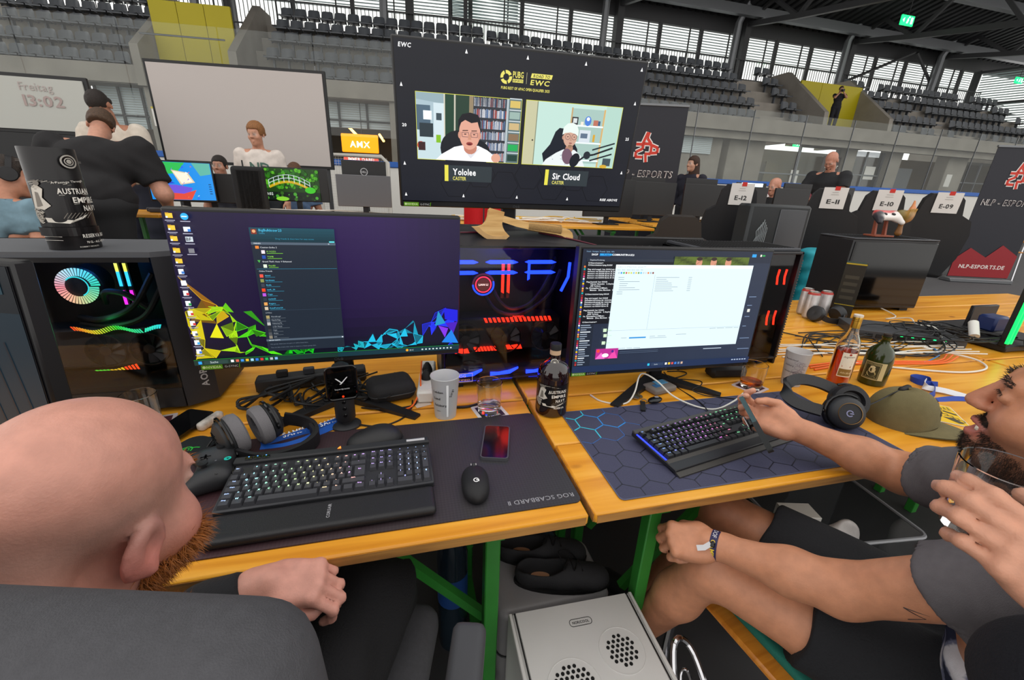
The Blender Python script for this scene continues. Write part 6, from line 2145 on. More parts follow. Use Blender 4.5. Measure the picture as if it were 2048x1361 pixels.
# ---- headset with boom microphone
r = thing('gaming_headset', 'black gaming headset with round emblem cup and boom microphone on the hexagon mat', 'headset', (0, 0, TZ))
ax = Vector((-.45, -.80, .40)).normalized()
c1, c2 = Vector((1.292, .835, .055)), Vector((1.37, .905, .052))
for c, s in ((c1, 1), (c2, -1)):
 Mc = Matrix.Translation(c) @ (ax * s).to_track_quat('Z', 'Y').to_matrix().to_4x4()
 cu = MB().lathe([(.046, -.022), (.050, -.012), (.050, .002), (.044, .014), (.032, .020), (.031, .0185), (0, .0185)], 34, Mc).build('ear_cup', m_charc, r)
 MB().lathe([(.030, -.022), (.052, -.022), (.055, -.034), (.050, -.046), (.036, -.048), (.030, -.036)], 32, Mc).build('ear_pad', m_leather, cu)
 if s == 1:
  MB().lathe([(.0325, .0195), (.0325, .021), (.031, .0212), (.031, .0195)], 34, Mc, cap=False).build('emblem_ring', M('bronze_ring', '#8a6a40', .3, metal=.9), cu)
  p = Paint(.0003)
  p.ring(0, 0, .010, .003, '#8a8cb0', 18, .4, 5.6).rect(0, -.0016, .0102, .0016, '#8a8cb0')
  p.build('emblem', PRINT, cu, Mc @ T(0, 0, .0187))
 fk = MB().tube([Mc @ Vector((.056 * math.cos(a), .056 * math.sin(a), -.004)) for a in [PI * .35 + PI * k / 10 for k in range(11)]], .004, 6)
 fk.build('yoke', m_gloss, cu)
MB().ribbon(spline([(1.245, .875, .045), (1.20, .925, .05), (1.195, .965, .065), (1.225, .995, .085), (1.275, .995, .095), (1.325, .97, .09), (1.365, .935, .075)], 7), .036, .012, side=(.5, .5, .7)).build('headband', m_leather, r)
MB().tube(spline([(1.25, .88, .045), (1.262, .862, .05), (1.275, .85, .055)], 4), .006, 8).build('band_arm', m_gloss, r)
MB().tube(spline([(1.36, .85, .055), (1.41, .845, .075), (1.47, .845, .10), (1.505, .845, .112)], 5), .0022, 8).build('boom_arm', m_gloss, r)
Body(.004).cap((1.505, .845, .112), (1.53, .845, .118), .009, .009).build('microphone_foam', .003, m_rubber, r)
# ---- olive cap
m_olive = M('olive_cotton', '#6b6242', .9, bump=.2, bscale=500, var=.06, scale=60)
r = thing('baseball_cap', 'olive green baseball cap with a black mountain emblem', 'cap', Mx=Matrix.Translation((1.525, .835, TZ)) @ Matrix.Rotation(math.radians(-50), 4, 'Z'))
def dome(u, v):
 a = 2 * PI * u
 t = v * PI / 2
 rr_ = math.cos(t) ** .75
 k = 1 + .012 * math.cos(6 * a)
 sag = .012 * math.sin(3 * a + 1) * (1 - v)
 return ((.092 * rr_ * k + sag * .3) * math.cos(a), (.078 * rr_ * k) * math.sin(a), .118 * math.sin(t) ** .9 * (1 + .05 * math.cos(a)))
MB().grid(dome, 48, 14).build('crown', m_olive, r)
MB().lathe([(.007, .117), (.006, .121), (0, .122)], 14).build('button', m_olive, r)
def brim(u, v):
 a = (u - .5) * PI * .95
 r0 = .090 + .078 * v * math.cos(a) ** .7
 return (r0 * math.cos(a) + .002, .0795 * math.sin(a) * (1 + .12 * v), .004 + .022 * (1 - (abs(u - .5) * 2) ** 2) * (1 - .35 * v) - .003)
MB().grid(brim, 30, 8).grid(lambda u, v: (lambda q: (q[0], q[1], q[2] - .003))(brim(u, v)), 30, 8).build('brim', m_olive, r)
p = Paint(.0004)
for k, (x_, h_) in enumerate(((-.024, .014), (-.012, .02), (.002, .03), (.016, .022))):
 p.poly([(x_ - .010, 0), (x_ + .002, 0), (x_ + .006, h_), (x_ + .002, h_ - .004)], '#161614')
wr = lambda u, v, z: (lambda q: (q[0] * (1 + z * 12) + .0015, q[1] * 1.02, q[2]))(dome((u / .085 + .12) / (2 * PI) % 1, .28 + v * 8.0))
p.build('emblem', PRINT, r, wrap=wr)
# ---- blue lanyard with yellow badge
r = thing('badge_lanyard', 'blue and white lanyard with a yellow printed badge beside the olive cap', 'badge', (0, 0, TZ))
Bm = Matrix.Translation((1.735, .85, .001)) @ Matrix.Rotation(math.radians(-40), 4, 'Z')
MB().prism(rrect(.11, .155, .005), 0, .0015, Bm).build('badge_card', M('badge_card', '#d8d4c8', .4), r)
p = Paint(.0003)
p.rect(-.052, -.074, .052, .074, '#e8bc18').rect(-.052, .036, .052, .038, '#4a4230')
for k in range(9):
 p.poly([(-.05 + .011 * k, .042), (-.043 + .011 * k, .042), (-.046 + .011 * k, .055 + .008 * (k % 3)), (-.049 + .011 * k, .055)], '#8a7a20')
p.poly([(-.045, -.01), (-.02, -.005), (-.02, .02), (-.042, .018)], '#4a4434').poly([(.0, -.03), (.03, -.065), (.045, -.06), (.03, -.03)], '#4a4434').poly([(.015, .02), (.048, .0), (.048, .012), (.02, .028)], '#4a4434')
for k in range(6):
 p.line([(-.015 + .01 * k, .02 - .012 * k), (.0 + .01 * k, .025 - .012 * k), (.0 + .01 * k, .01 - .012 * k), (-.012 + .01 * k, .008 - .012 * k)], .002, '#4a4434')
p.build('badge_print', PRINT, r, Bm @ T(0, 0, .0015))
m_lan2 = M('royal_blue_strap', '#1a3c9c', .6)
m_lanw = M('white_strap', '#d8d8dc', .6)
MB().ribbon(spline([(1.80, .95, .004), (1.85, .945, .008), (1.905, .97, .012), (1.95, 1.01, .012), (2.0, 1.05, .010), (1.985, 1.085, .008), (1.94, 1.075, .008), (1.93, 1.03, .012), (1.965, 1.0, .016)], 6), .022, .0016, side=(.2, .4, .9)).build('strap', m_lan2, r)
MB().ribbon(spline([(1.99, .90, .004), (1.96, .93, .01), (1.93, .96, .014), (1.90, 1.0, .012), (1.95, 1.03, .018)], 6), .024, .0016, side=(.6, .4, .5)).build('strap', m_lanw, r)
MB().ribbon(spline([(1.84, .92, .003), (1.90, .915, .006), (1.96, .90, .006), (2.03, .86, .004)], 5), .020, .0016, side=(.3, .8, .5)).build('strap', m_lan2, r)
p = Paint(.0003)
p.rect(-.03, -.012, .03, .012, '#c82030').text('LAN', -.025, -.006, .014, '#f0f0f0', bold=1)
p.build('strap_lettering', PRINT, r, T(2.0, .885, .008, rz=-20))
MB().box(1.825, .935, .006, .012, .03, .006, .002).build('clip', m_steel_l, r)
# ---- back right: box, tower, cans, headphones, switch, cables
r = thing('gift_box', 'tall dark green spirit gift box with gold edges beside the big black tower', 'box', Mx=T(2.545, 1.865, TZ, rz=38))
MB().box(0, 0, .165, .095, .095, .33, .001).build('carton', M('box_green', '#1c3026', .5), r)
p = Paint(.0006)
p.text('A.H.RIISE', -.04, .255, .016, '#d8d8c8', bold=1, fit=.08).rect(-.015, .275, .012, .298, '#c8b050').rect(-.02, .19, .02, .196, '#6a6a30').text('XO Reserve', -.03, .165, .012, '#c8c8c0', fit=.06).text('Superior', -.03, .15, .010, '#c8c8c0', fit=.05)
p.rect(-.0475, .322, .0475, .33, '#a89020').rect(-.0475, .085, .0475, .089, '#a89020').rect(.0, .02, .03, .04, '#c8c8c8')
p.build('box_print', PRINT, r, T(0, -.0478, 0) @ FLAT)
p = Paint(.0006)
p.rect(-.0475, 0, .0475, .33, '#201d16').rect(-.0475, .322, .0475, .33, '#a89020').rect(-.0475, .085, .0475, .089, '#a89020').disc(-.0, .05, .012, '#d88a20', 14)
for k in range(4):
 p.rect(-.035, .12 + k * .04, .03, .14 + k * .04, '#3a362c')
p.build('box_print', PRINT, r, Matrix.Rotation(-PI / 2, 4, 'Z') @ T(0, -.0478, 0) @ FLAT)
bp_ = thing('pc_tower', 'big plain black tower on the pine table with a gamepad stand on top', 'computer', Mx=T(2.63, 1.985, TZ, rz=-7))
MB().box(.30, .13, .235, .60, .26, .43, .006).build('case_shell', m_case, bp_)
MB().box(.30, -.003, .235, .58, .005, .40, .002).build('glass_panel', M('smoked_black', '#070708', .08), bp_)
MB().box(.30, .13, .453, .60, .26, .008, .003).build('top_panel', m_case_g, bp_)
for x_ in (.06, .54):
 MB().box(x_, .13, .01, .06, .22, .02).build('foot', m_rub, bp_)
b = MB()
for k in range(24):
 b.box(.04 + k * .022, .13, .4575, .008, .2, .002)
tag(b.build('vent_slots', m_rub, bp_), kind='stuff')
ZT = TZ + .459
r = thing('controller_stand', 'reddish wooden stand holding a red, white and black gamepad', 'stand', Mx=T(2.94, 2.08, ZT, rz=-10))
m_redw = M('red_wood', '#8a4630', .5, var=.15, scale=30)
MB().box(0, 0, .005, .13, .09, .01, .002).build('base', m_redw, r)
for x_ in (-.035, .035):
 MB().prism([(-.012, 0), (.012, 0), (.022, .085), (.004, .085)], -.006, .006, T(x_, 0, .01) @ Matrix(((0, 0, 1, 0), (1, 0, 0, 0), (0, 1, 0, 0), (0, 0, 0, 1)))).build('upright', m_redw, r)
r = thing('game_controller', 'red, white and black gamepad resting on the wooden stand', 'controller', Mx=T(2.94, 2.07, ZT + .125, rx=30, rz=-10))
b = Body(.025)
b.box((0, 0, 0), (.07, .035, .016), .014, col='#e0dcd8')
b.box((0, .022, .006), (.072, .018, .014), .012, col='#c02420', k=.004)
for s in (-1, 1):
 b.cap((s * .055, 0, 0), (s * .075, -.055, -.008), .024, .014, col='#d8d4d0' if s > 0 else '#2a2830')
b.build('shell', .004, vcol_mat('controller_plastic', rough=.35), r, coltau=.002)
for x_ in (-.028, .028):
 MB().lathe([(.011, .012), (.011, .022), (.007, .024), (0, .024)], 14, T(x_, -.008, 0)).build('thumb_stick', m_rubber, r)
r = thing('figurine', 'golden brown sculpted creature figurine standing on the big black tower', 'figurine', Mx=T(3.13, 2.1, ZT + .02, rz=20))
b = Body(.02)
b.cap((0, 0, .0), (.0, 0, .05), .02, .012, col='#8a5a28').ell((0, 0, .1), (.09, .045, .04), col='#a0703a').ell((-.06, 0, .11), (.045, .04, .035), col='#6a6030')
b.cap((.05, 0, .11), (.13, .0, .15), .025, .012, col='#c07a4a').cap((.13, 0, .15), (.16, .01, .2), .014, .006, col='#c07a4a')
for k in range(5):
 b.cap((-.08 + k * .03, -.03, .12), (-.1 + k * .03, -.05, .155), .010, .004, col='#b08a48')
b.build('sculpture', .006, vcol_mat('bronze_paint', rough=.4), r)
for k, (x_, y_) in enumerate(((2.305, 1.87), (2.405, 1.875), (2.35, 1.95))):
 r = thing('drink_can', ('silver drink can with a red rim', 'silver drink can with red lettering beside the gift box', 'silver drink can standing behind the other two cans')[k], 'can', (x_, y_, TZ), group='silver drink cans')
 MB().lathe([(0, .002), (.024, .002), (.033, .012), (.033, .145), (.027, .158), (.026, .16)], 24).build('can_wall', M('can_silver', '#b8b4b4', .35, metal=.6, var=.2, scale=20), r)
 MB().lathe([(.0268, .158), (.027, .162), (.025, .162), (.024, .158), (0, .158)], 24).build('can_lid', M('can_lid', '#c8c4c0', .3, metal=.9), r)
 MB().lathe([(.0335, .146), (.030, .153), (.0272, .158)], 24).build('rim_band', M('can_red', '#a02820', .4), r)
r = thing('headphones', 'dark headphones lying in front of the silver cans', 'headphones', Mx=T(2.36, 1.80, TZ))
for c in ((.07, 0, .045), (-.07, .01, .045)):
 s = 1 if c[0] > 0 else -1
 MB().lathe([(0, -.02), (.04, -.018), (.046, 0), (.044, .02), (.03, .026), (0, .02)], 24, Matrix.Translation(c) @ Matrix.Rotation(s * 1.2, 4, 'Y')).build('ear_cup', m_charc, r)
MB().ribbon(spline([(-.08, .02, .07), (-.06, -.04, .03), (0, -.07, .022), (.06, -.05, .03), (.08, .0, .07)], 6), .03, .006).build('headband', m_leather, r)
r = thing('network_switch', 'flat grey network switch with green port lights under a heap of cables', 'switch', Mx=T(2.50, 1.52, TZ, rz=-32))
MB().box(0, 0, .024, .46, .24, .044, .002).build('housing', M('switch_grey', '#45474b', .45, metal=.4), r)
for k in range(8):
 pt = MB().box(-.17 + k * .045, -.121, .022, .03, .004, .02).build('port', m_rub, r)
 if k > 2:
  MB().box(-.17 + k * .045, -.1225, .036, .01, .002, .004).build('port_light', LG, pt)
r = thing('open_pc', 'open frame computer with a bright green light bar and black fan', 'computer', Mx=T(2.785, 1.235, TZ, rz=0))
MB().box(.22, .2, .02, .42, .4, .03, .004).build('base_frame', m_case, r)
MB().box(.34, .3, .09, .2, .02, .12, .004).build('back_frame', m_case, r)
for x_ in (.02, .42):
 MB().box(x_, .02, .24, .03, .03, .42, .003).build('upright', m_case, r)
for k in range(2):
 MB().box(-.004 + k * .022, .0, .24, .010, .012, .38).build('light_bar', M('led_green2', '#10d860', emit=1.3, ecol='#08e058'), r)
fan(r, (.16, -.02, .11), .09)
MB().box(.16, .16, .10, .1, .08, .08, .01).build('cooler_block', M('cooler_blue', '#1a2a5a', .4), r)
MB().cyl((-.05, .10, .055), (.0, .15, .11), .02, .02, 14).build('adapter', M('white_plastic'), r)
r_ = random.Random(9)
P_ = []
for k in range(18):
 x0 = 1.75 + r_.random() * .3
 pts_ = [(x0, 1.32 + r_.random() * .35, .002)]
 for j in range(4):
  pts_.append((x0 + .22 * (j + 1) + r_.uniform(-.08, .08), 1.38 + r_.uniform(-.14, .22), .003 + r_.uniform(0, .02) + (.045 if j > 1 else 0)))
 pts_.append((2.95, 1.3 + r_.uniform(0, .4), .02))
 P_.append((pts_, r_.choice((.0025, .003, .004))))
tangle('heap of black cables lying over the grey network switch', P_)
for k in range(6):
 y0 = 1.30 + .03 * k
 cable('white network cable on the back of the right desk', [(1.60, y0 + .06, .002), (1.85, y0 + .02 + r_.uniform(-.04, .04), .006), (2.1, y0 + r_.uniform(-.06, .04), .01), (2.35, y0 - .06 + r_.uniform(-.04, .03), .015), (2.6, y0 - .1, .02)], .0032, m_wcable, group='white network cables on the right desk')
cable('white cable curving in a wide loop behind the yellow badge', [(1.87, 1.25, .002), (2.05, 1.16, .002), (2.25, 1.09, .002), (2.42, 1.10, .003), (2.5, 1.18, .005), (2.45, 1.27, .01), (2.38, 1.32, .02)], .004, m_wcable)
for k in range(3):
 cable('orange network cable behind the green bottle', [(1.62, 1.22 + .02 * k, .002), (1.85, 1.24 + .012 * k, .004), (2.1, 1.20 + .015 * k, .004), (2.3, 1.18 + .012 * k, .004), (2.45, 1.22 + .02 * k, .008)], .0036, m_ocable, group='orange network cables on the right desk')
cable('white cable running down over the network switch', [(3.0, 2.0, .02), (2.93, 1.82, .004), (2.75, 1.75, .012), (2.72, 1.62, .06), (2.62, 1.52, .06), (2.65, 1.45, .06), (2.5, 1.30, .02)], .0035, m_wcable)
cable('blue network cable plugged into the switch', [(2.42, 1.3, .02), (2.38, 1.25, .012), (2.28, 1.22, .003), (2.2, 1.2, .002)], .003, M('blue_cable', '#3a78b0', .5))
r = thing('speaker_puck', 'small black box on the desk beneath the right tower', 'box', Mx=T(1.20, 1.24, TZ, rz=-6))
MB().box(0, 0, .025, .15, .06, .048, .012).build('housing', m_rubber, r)
MB().box(-.02, 0, .0505, .08, .03, .003, .001).build('label_plate', M('white_plastic'), r)
# ------------------------------------------------------------------ people
def frame(o, fwd, up=(0, 0, 1), s=1.0):
 """local x right, y forward, z up"""
 y = Vector(fwd).normalized()
 z = Vector(up)
 x = y.cross(z).normalized()
 z = x.cross(y).normalized()
 return Matrix(((x.x * s, y.x * s, z.x * s, o[0]), (x.y * s, y.y * s, z.y * s, o[1]), (x.z * s, y.z * s, z.z * s, o[2]), (0, 0, 0, 1)))
def head_prims(skin, lip, ear=None, smile=0.0, hair=None, eyes=True, k=.02, fat=1.0, edz=0.0, lid=.0045):
 b = Body(k)
 ear = ear or skin
 b.ell((0, -.012, .035), (.077, .098, .088), col=skin)
 b.ell((0, .030, -.035), (.063 * fat, .066, .085), col=skin)
 b.ell((0, .040, -.082), (.050 * fat, .050, .036), col=skin)
 b.cap((-.028, .086, .026), (.028, .086, .026), .013, col=skin)
 for s in (-1, 1):
  b.ell((s * .040 * fat, .060, -.028), (.026, .028, .028), col=skin)
  b.ell((s * .031, .104, .006), (.017, .012, .009), op='-', k=.012)
 b.cap((0, .096, .018), (0, .117, -.026), .0085, .0125, col=skin, k=.012)
 for s in (-1, 1):
  b.ell((s * .011, .106, -.029), (.008, .011, .008), col=skin, k=.006)
 b.ell((0, .082, -.102), (.024, .022, .020), col=skin)
 w = .021 + .008 * smile
 for s in (-1, 1):
  b.cap((0, .103, -.063 + .004 * smile), (s * w, .092 - .006 * smile, -.066 + .006 * smile), .0065, .004, col=lip, k=.006)
  b.cap((0, .101, -.074 - .008 * smile), (s * w, .091 - .006 * smile, -.068 + .004 * smile), .0075, .004, col=lip, k=.006)
 if smile:
  for s in (-1, 1):
   b.cap((0, .106, -.0695), (s * .025, .094, -.064), .0055, .002, op='-', k=.003)
   b.ell((s * .031, .0905, .006), (.014, .010, .010), col=skin, k=.006)
 for s in (-1, 1):
  b.ell((s * .079, -.010, -.004 + edz), (.010, .024, .033), [[1, 0, 0], [0, .97, .25], [0, -.25, .97]], col=ear, k=.008)
  b.ell((s * .087, -.004, edz), (.007, .012, .018), op='-', k=.006)
  b.ell((s * .081, -.001, -.030 + edz), (.008, .010, .010), col=ear, k=.006)
 if eyes:
  for s in (-1, 1):
   b.ell((s * .031, .088, .007), (.0125, .0125, .0115), col='#d8d0c8', k=.001)
   b.ell((s * .031, .0985, .007), (.005, .003, .005), col='#3a2c22', k=.001)
   b.cap((s * .018, .0955, .0175 - lid * .6), (s * .044, .088, .0155 - lid * .6), lid, col=skin, k=.004)
   b.cap((s * .016, .099, .030), (s * .046, .088, .031), .004, .003, col=hair or skin, k=.004)
 return b
def hand_prims(s, skin, curl=((10, 15, 10),) * 4, thumb=None, nail='#d8a898', k=.008, spread=6.0, scale=1.0):
 """y along the fingers, z out of the back of the hand, thumb towards x*s"""
 b = Body(k)
 b.box((0, .046, 0), (.040, .046, .014), .013, col=skin)
 b.cap((0, -.03, 0), (0, .012, .0), .024, .026, col=skin, k=.02)
 b.ell((s * .026, .030, -.010), (.020, .032, .016), col=skin, k=.015)
 b.ell((-s * .026, .035, -.008), (.016, .036, .014), col=skin, k=.015)
 base = [(.0295, .086), (.0100, .091), (-.0095, .088), (-.0285, .080)]
 L = [(.043, .026, .021), (.047, .029, .022), (.044, .027, .021), (.034, .021, .019)]
 R = [.0104, .0106, .0101, .0089]
 for i in range(4):
  x, y = base[i]
  x *= s
  p = Vector((x, y, .001))
  sp_ = math.radians(spread * (1.5 - i) / 1.5) * s
  a = 0.0
  r = R[i]
  b.ell((x, y, .008), (.010, .011, .009), col=skin, k=.01)
  prev = p
  for j in range(3):
   a += math.radians(curl[i][j])
   d = Vector((math.sin(sp_), math.cos(a), -math.sin(a))).normalized()
   q = prev + d * L[i][j]
   b.cap(prev, q, r, r * .9, col=skin, k=.004)
   if j < 2:
    b.ell(q, (r * .98,) * 3, col=skin, k=.003)
   else:
    up = Vector((0, math.sin(a), math.cos(a)))
    b.ell(q - d * .004 + up * r * .55, (.0055, .0055, .004), col=nail, k=.002)
   prev = q
   r *= .93
 th = thumb or [(.034, .022, -.010), (.056, .048, -.014), (.066, .078, -.018), (.068, .104, -.020)]
 th = [(s * x, y, z) for x, y, z in th]
 for j, (r0, r1) in enumerate(((.017, .0125), (.0125, .011), (.0108, .0092))):
  b.cap(th[j], th[j + 1], r0, r1, col=skin, k=.008 if j == 0 else .004)
 return b
FIST = ((80, 95, 60),) * 4
def strands(name, parent, pts_nrm, L, r, mat, seed=1, droop=.3, comb=None, rand=.5):
 """short hairs standing on a surface: list of (point, normal)"""
 rr = random.Random(seed)
 mb = MB()
 for p, n in pts_nrm:
  p, n = Vector(p), Vector(n)
  d = (n + Vector((rr.gauss(0, rand), rr.gauss(0, rand), rr.gauss(0, rand) - droop))).normalized()
  if comb is not None:
   d = (d + Vector(comb)).normalized()
  l_ = L * rr.uniform(.6, 1.15)
  t = d.orthogonal().normalized()
  q = p + d * l_ * .55
  e = q + (d + Vector((0, 0, -droop))).normalized() * l_ * .45
  t2 = d.cross(t)
  v = [p + t * r, p - t * .5 * r + t2 * .87 * r, p - t * .5 * r - t2 * .87 * r, q + t * r * .8, q - t * .4 * r + t2 * .7 * r, q - t * .4 * r - t2 * .7 * r, e]
  mb.add(v, [(0, 1, 4, 3), (1, 2, 5, 4), (2, 0, 3, 5), (3, 4, 6), (4, 5, 6), (5, 3, 6)])
 return tag(mb.build(name, mat, parent, smooth=True), kind='stuff')
def surf_samples(obj, n, test, seed=1):
 me = obj.data
 rr = random.Random(seed)
 c = []
 for f in me.polygons:
  if test(f.center):
   c.append((f.center.copy(), f.normal.copy()))
 if not c:
  return []
 out = []
 for i in range(n):
  p, nn = rr.choice(c)
  out.append((p + Vector((rr.uniform(-1, 1), rr.uniform(-1, 1), rr.uniform(-1, 1))) * .0022 - nn * .001, nn))
 return out
SKIN = vcol_mat('skin', rough=.48, sss=.08, bump=.12, bscale=350, spec=.45, var=.10, vscale=45)
CLOTH = vcol_mat('cloth_print', rough=.9, bump=.25, bscale=700, spec=.2, var=.06, vscale=80)
def cut_box(b, p, d, w=.13, depth=.2):
 d = Vector(d).normalized()
 a = d.orthogonal().normalized()
 c = d.cross(a)
 R = [[d.x, a.x, c.x], [d.y, a.y, c.y], [d.z, a.z, c.z]]
 q = Vector(p) + d * depth
 b.box(tuple(q), (depth, w, w), .004, R=R, op='-', k=.004)
def V(*a):
 return Vector(a)
def lerp(a, b, t):
 return tuple(Vector(a) * (1 - t) + Vector(b) * t)
def hair_cap(parent, Mx, col, h=.006, grow=.008, front=.055, low=-.03, name='hair'):
 b = Body(.012)
 b.ell((0, -.014, .040), (.077 + grow, .098 + grow, .088 + grow * 1.2))
 b.ell((0, -.05, -.02), (.070 + grow, .062 + grow, .06))
 b.box((0, .13, -.05), (.2, .13 - front, .10), .02, op='-', k=.02)
 b.box((0, .0, -.11), (.2, .2, .11 + low), .01, op='-', k=.02)
 b.xform(Mx)
 m = M('hair_' + col, col, .65, var=.35, scale=120, bump=.6, bscale=220)
 return b.build(name, h, m, parent, fold=lambda P: .0025 * np.sin(P[:, 0] * 190 + 6 * np.sin(P[:, 2] * 60)) * np.sin(P[:, 1] * 170))
# =========================================================== bald man with a ginger beard
SK1 = '#c58d7c'
hM = frame((-.350, .465, 1.090), (.26, .93, -.30), (.16, -.05, 1))
hb = head_prims(SK1, '#b0695c', ear='#cf8276', k=.022, fat=1.14, edz=-.022)
hb.ell((0, -.075, -.045), (.058, .035, .06), col=SK1)          # nape
hb.ell((.0, -.082, -.092), (.06, .03, .02), col=SK1)
hb.ell((.058, .058, -.045), (.022, .030, .030), col='#cc8576')  # cheek
hb.xform(hM)
nk = hM @ V(0, -.035, -.11)
ch = V(-.40, .40, .80)
B1 = Body(.03)
B1.join(hb)
B1.cap(nk, (-.395, .385, .93), .066, .075, col=SK1, k=.04)
B1.ell((-.41, .40, .80), (.19, .12, .16), col=SK1, k=.05).ell((-.40, .42, .58), (.18, .14, .16), col=SK1, k=.05)
shL, elL, wrL = V(-.585, .46, .88), V(-.50, .60, .67), V(-.258, .628, .758)
shR, elR, wrR = V(-.20, .33, .90), V(-.06, .20, .70), V(.022, .26, .750)
B1.chain([(-.50, .43, .90), shL, elL, wrL], [.07, .062, .05, .031], col=SK1)
B1.chain([(-.30, .38, .91), shR, elR, wrR], [.07, .062, .05, .031], col=SK1)
hand = hand_prims(1, '#cf9484', ((50, 60, 40), (55, 65, 40), (60, 65, 40), (65, 70, 40)), thumb=[(.034, .022, -.010), (.046, .05, -.022), (.038, .078, -.032), (.020, .096, -.034)])
hand.xform(frame(wrL, (.97, -.22, .06), (.05, -.30, .95)))
B1.join(hand)
hand = hand_prims(-1, '#cf9484', ((75, 90, 60),) * 4, thumb=[(.034, .022, -.004), (.050, .045, .006), (.064, .064, .022), (.072, .082, .040)])
hand.xform(frame((.026, .266, .752), (.20, .72, .12), (.75, -.1, .60)))
B1.join(hand)
hipL, knL, anL = V(-.47, .38, .50), V(-.36, .80, .53), V(-.34, .86, .10)
hipR, knR, anR = V(-.27, .36, .50), V(-.10, .76, .53), V(-.08, .84, .10)
for h_, k_, a_ in ((hipL, knL, anL), (hipR, knR, anR)):
 B1.chain([h_, k_, a_], [.09, .062, .04], col=SK1)
 B1.cap(a_ + V(0, -.02, -.05), a_ + V(.03, .15, -.07), .038, .028, col=SK1)
inv1 = hM.inverted()
_iM = np.array(inv1, np.float32)
def bald_col(Pv, Cc):
 q = Pv @ _iM[:3, :3].T + _iM[:3, 3]
 r = np.sqrt((q ** 2).sum(1))
 near = r < .16
 side = np.clip((.075 - q[:, 2] - .35 * np.abs(q[:, 1] + .01)) / .05, 0, 1) * np.clip((.055 - q[:, 1]) / .04, 0, 1) * np.clip((q[:, 2] + .10) / .04, 0, 1) * near
 hor = np.clip((.06 - np.abs(q[:, 2] - .02)) / .04, 0, 1)
 grey = np.array(lin('#9c7f74'), np.float32)
 f = (.55 * side * hor)[:, None]
 out = Cc * (1 - f) + grey * f
 jaw = near * np.clip((-.03 - q[:, 2]) / .03, 0, 1) * np.clip((q[:, 1] - .005) / .03, 0, 1)
 f = (.6 * jaw)[:, None]
 return out * (1 - f) + np.array(lin('#a8623c'), np.float32) * f
person1 = thing('person', 'bald person with a ginger beard seated in a charcoal gaming chair at the rainbow keyboard', 'person')
bodyA = B1.build('body', .0055, SKIN, person1, colfn=bald_col)
# beard
m_ging = M('ginger_hair', '#96571f', .6, var=.3, scale=90)
def in_beard(p):
 q = inv1 @ p
 return (q.z < -.040 - .5 * max(0, .075 - q.y) and q.y > .012 and q.z > -.128 and q.length < .17 and not (abs(q.x) < .03 and q.z > -.08 and q.y > .085 and q.z < -.058)) or (abs(q.x) < .035 and -.056 < q.z < -.046 and q.y > .08)
strands('beard', person1, surf_samples(bodyA, 9000, in_beard, 3), .023, .00042, m_ging, 4, droop=.3, rand=.6)
for s in (-1, 1):
 strands('eyebrow', person1, [(hM @ V(s * (.016 + .03 * t / 40), .101 - .012 * t / 40, .030 + .003 * math.sin(t)), hM.to_3x3() @ V(s * .3, 1, .2)) for t in range(40)], .010, .0006, m_ging, 5, droop=.2)
J1 = Body(.04)
J1.ell((-.41, .40, .80), (.20, .13, .165)).ell((-.40, .42, .58), (.19, .155, .17)).ell((-.40, .39, .90), (.13, .09, .06))
J1.chain([(-.50, .43, .90), shL, elL, lerp(elL, wrL, .86)], [.078, .074, .064, .047])
J1.chain([(-.30, .38, .91), shR, elR, lerp(elR, wrR, .8)], [.078, .074, .064, .05])
cut_box(J1, lerp(elL, wrL, .88), wrL - elL, .09, .06)
m_bcloth = M('black_sweat_cloth', '#1d1d20', .92, bump=.3, bscale=300, var=.12, scale=12)
def folds(P, a=.006, f=38):
 return a * np.sin(P[:, 0] * f + 2.2 * np.sin(P[:, 2] * 17) + P[:, 1] * f * .6) * np.sin(P[:, 2] * f * .8 + P[:, 1] * 11)
J1.build('sweatshirt', .009, m_bcloth, person1, fold=folds)
P1 = Body(.04)
P1.ell((-.38, .38, .50), (.19, .17, .12))
for h_, k_, a_ in ((hipL, knL, anL), (hipR, knR, anR)):
 P1.chain([h_, k_, a_ + V(0, 0, .02)], [.115, .088, .062])
P1.build('trousers', .011, M('black_trousers', '#18181b', .9, bump=.3, bscale=250), person1, fold=lambda P: folds(P, .009, 30))
for a_ in (anL, anR):
 sh = Body(.02).cap(a_ + V(0, -.03, -.055), a_ + V(.03, .16, -.065), .046, .038).box(tuple(a_ + V(0, .05, -.13)), (.2, .25, .031), .002, op='-', k=.002)
 sh.build('shoe', .009, m_rubber, person1)
# =========================================================== man in the grey T-shirt with the phone
SK2 = '#bd8262'
hM2 = frame((.952, .298, 1.150), (-.39, .91, .10), (-.05, -.12, 1))
hb = head_prims(SK2, '#b3645a', ear='#b5735c', smile=1.0, hair='#4a3424', eyes=False)
hb.xform(hM2)
B2 = Body(.03)
B2.join(hb)
nk0 = hM2 @ V(0, -.03, -.09)
neck = V(.985, .245, .975)
B2.cap(nk0, neck, .058, .066, col=SK2, k=.03)
pel = V(1.06, .16, .53)
B2.ell(lerp(neck, pel, .38), (.17, .13, .18), col=SK2, k=.05).ell(lerp(neck, pel, .75), (.16, .13, .17), col=SK2, k=.05)
sL, eL, wL = V(.895, .225, .935), V(.795, .415, .725), V(.652, .597, .685)
sR, eR, wR = V(1.10, .385, .945), V(1.165, .585, .812), V(.993, .752, .857)
B2.chain([V(.93, .24, .94), sL, eL, lerp(eL, wL, .35), wL], [.07, .058, .046, .044, .027], col=SK2)
B2.chain([V(1.06, .31, .95), sR, eR, lerp(eR, wR, .35), wR], [.07, .058, .046, .044, .028], col=SK2)
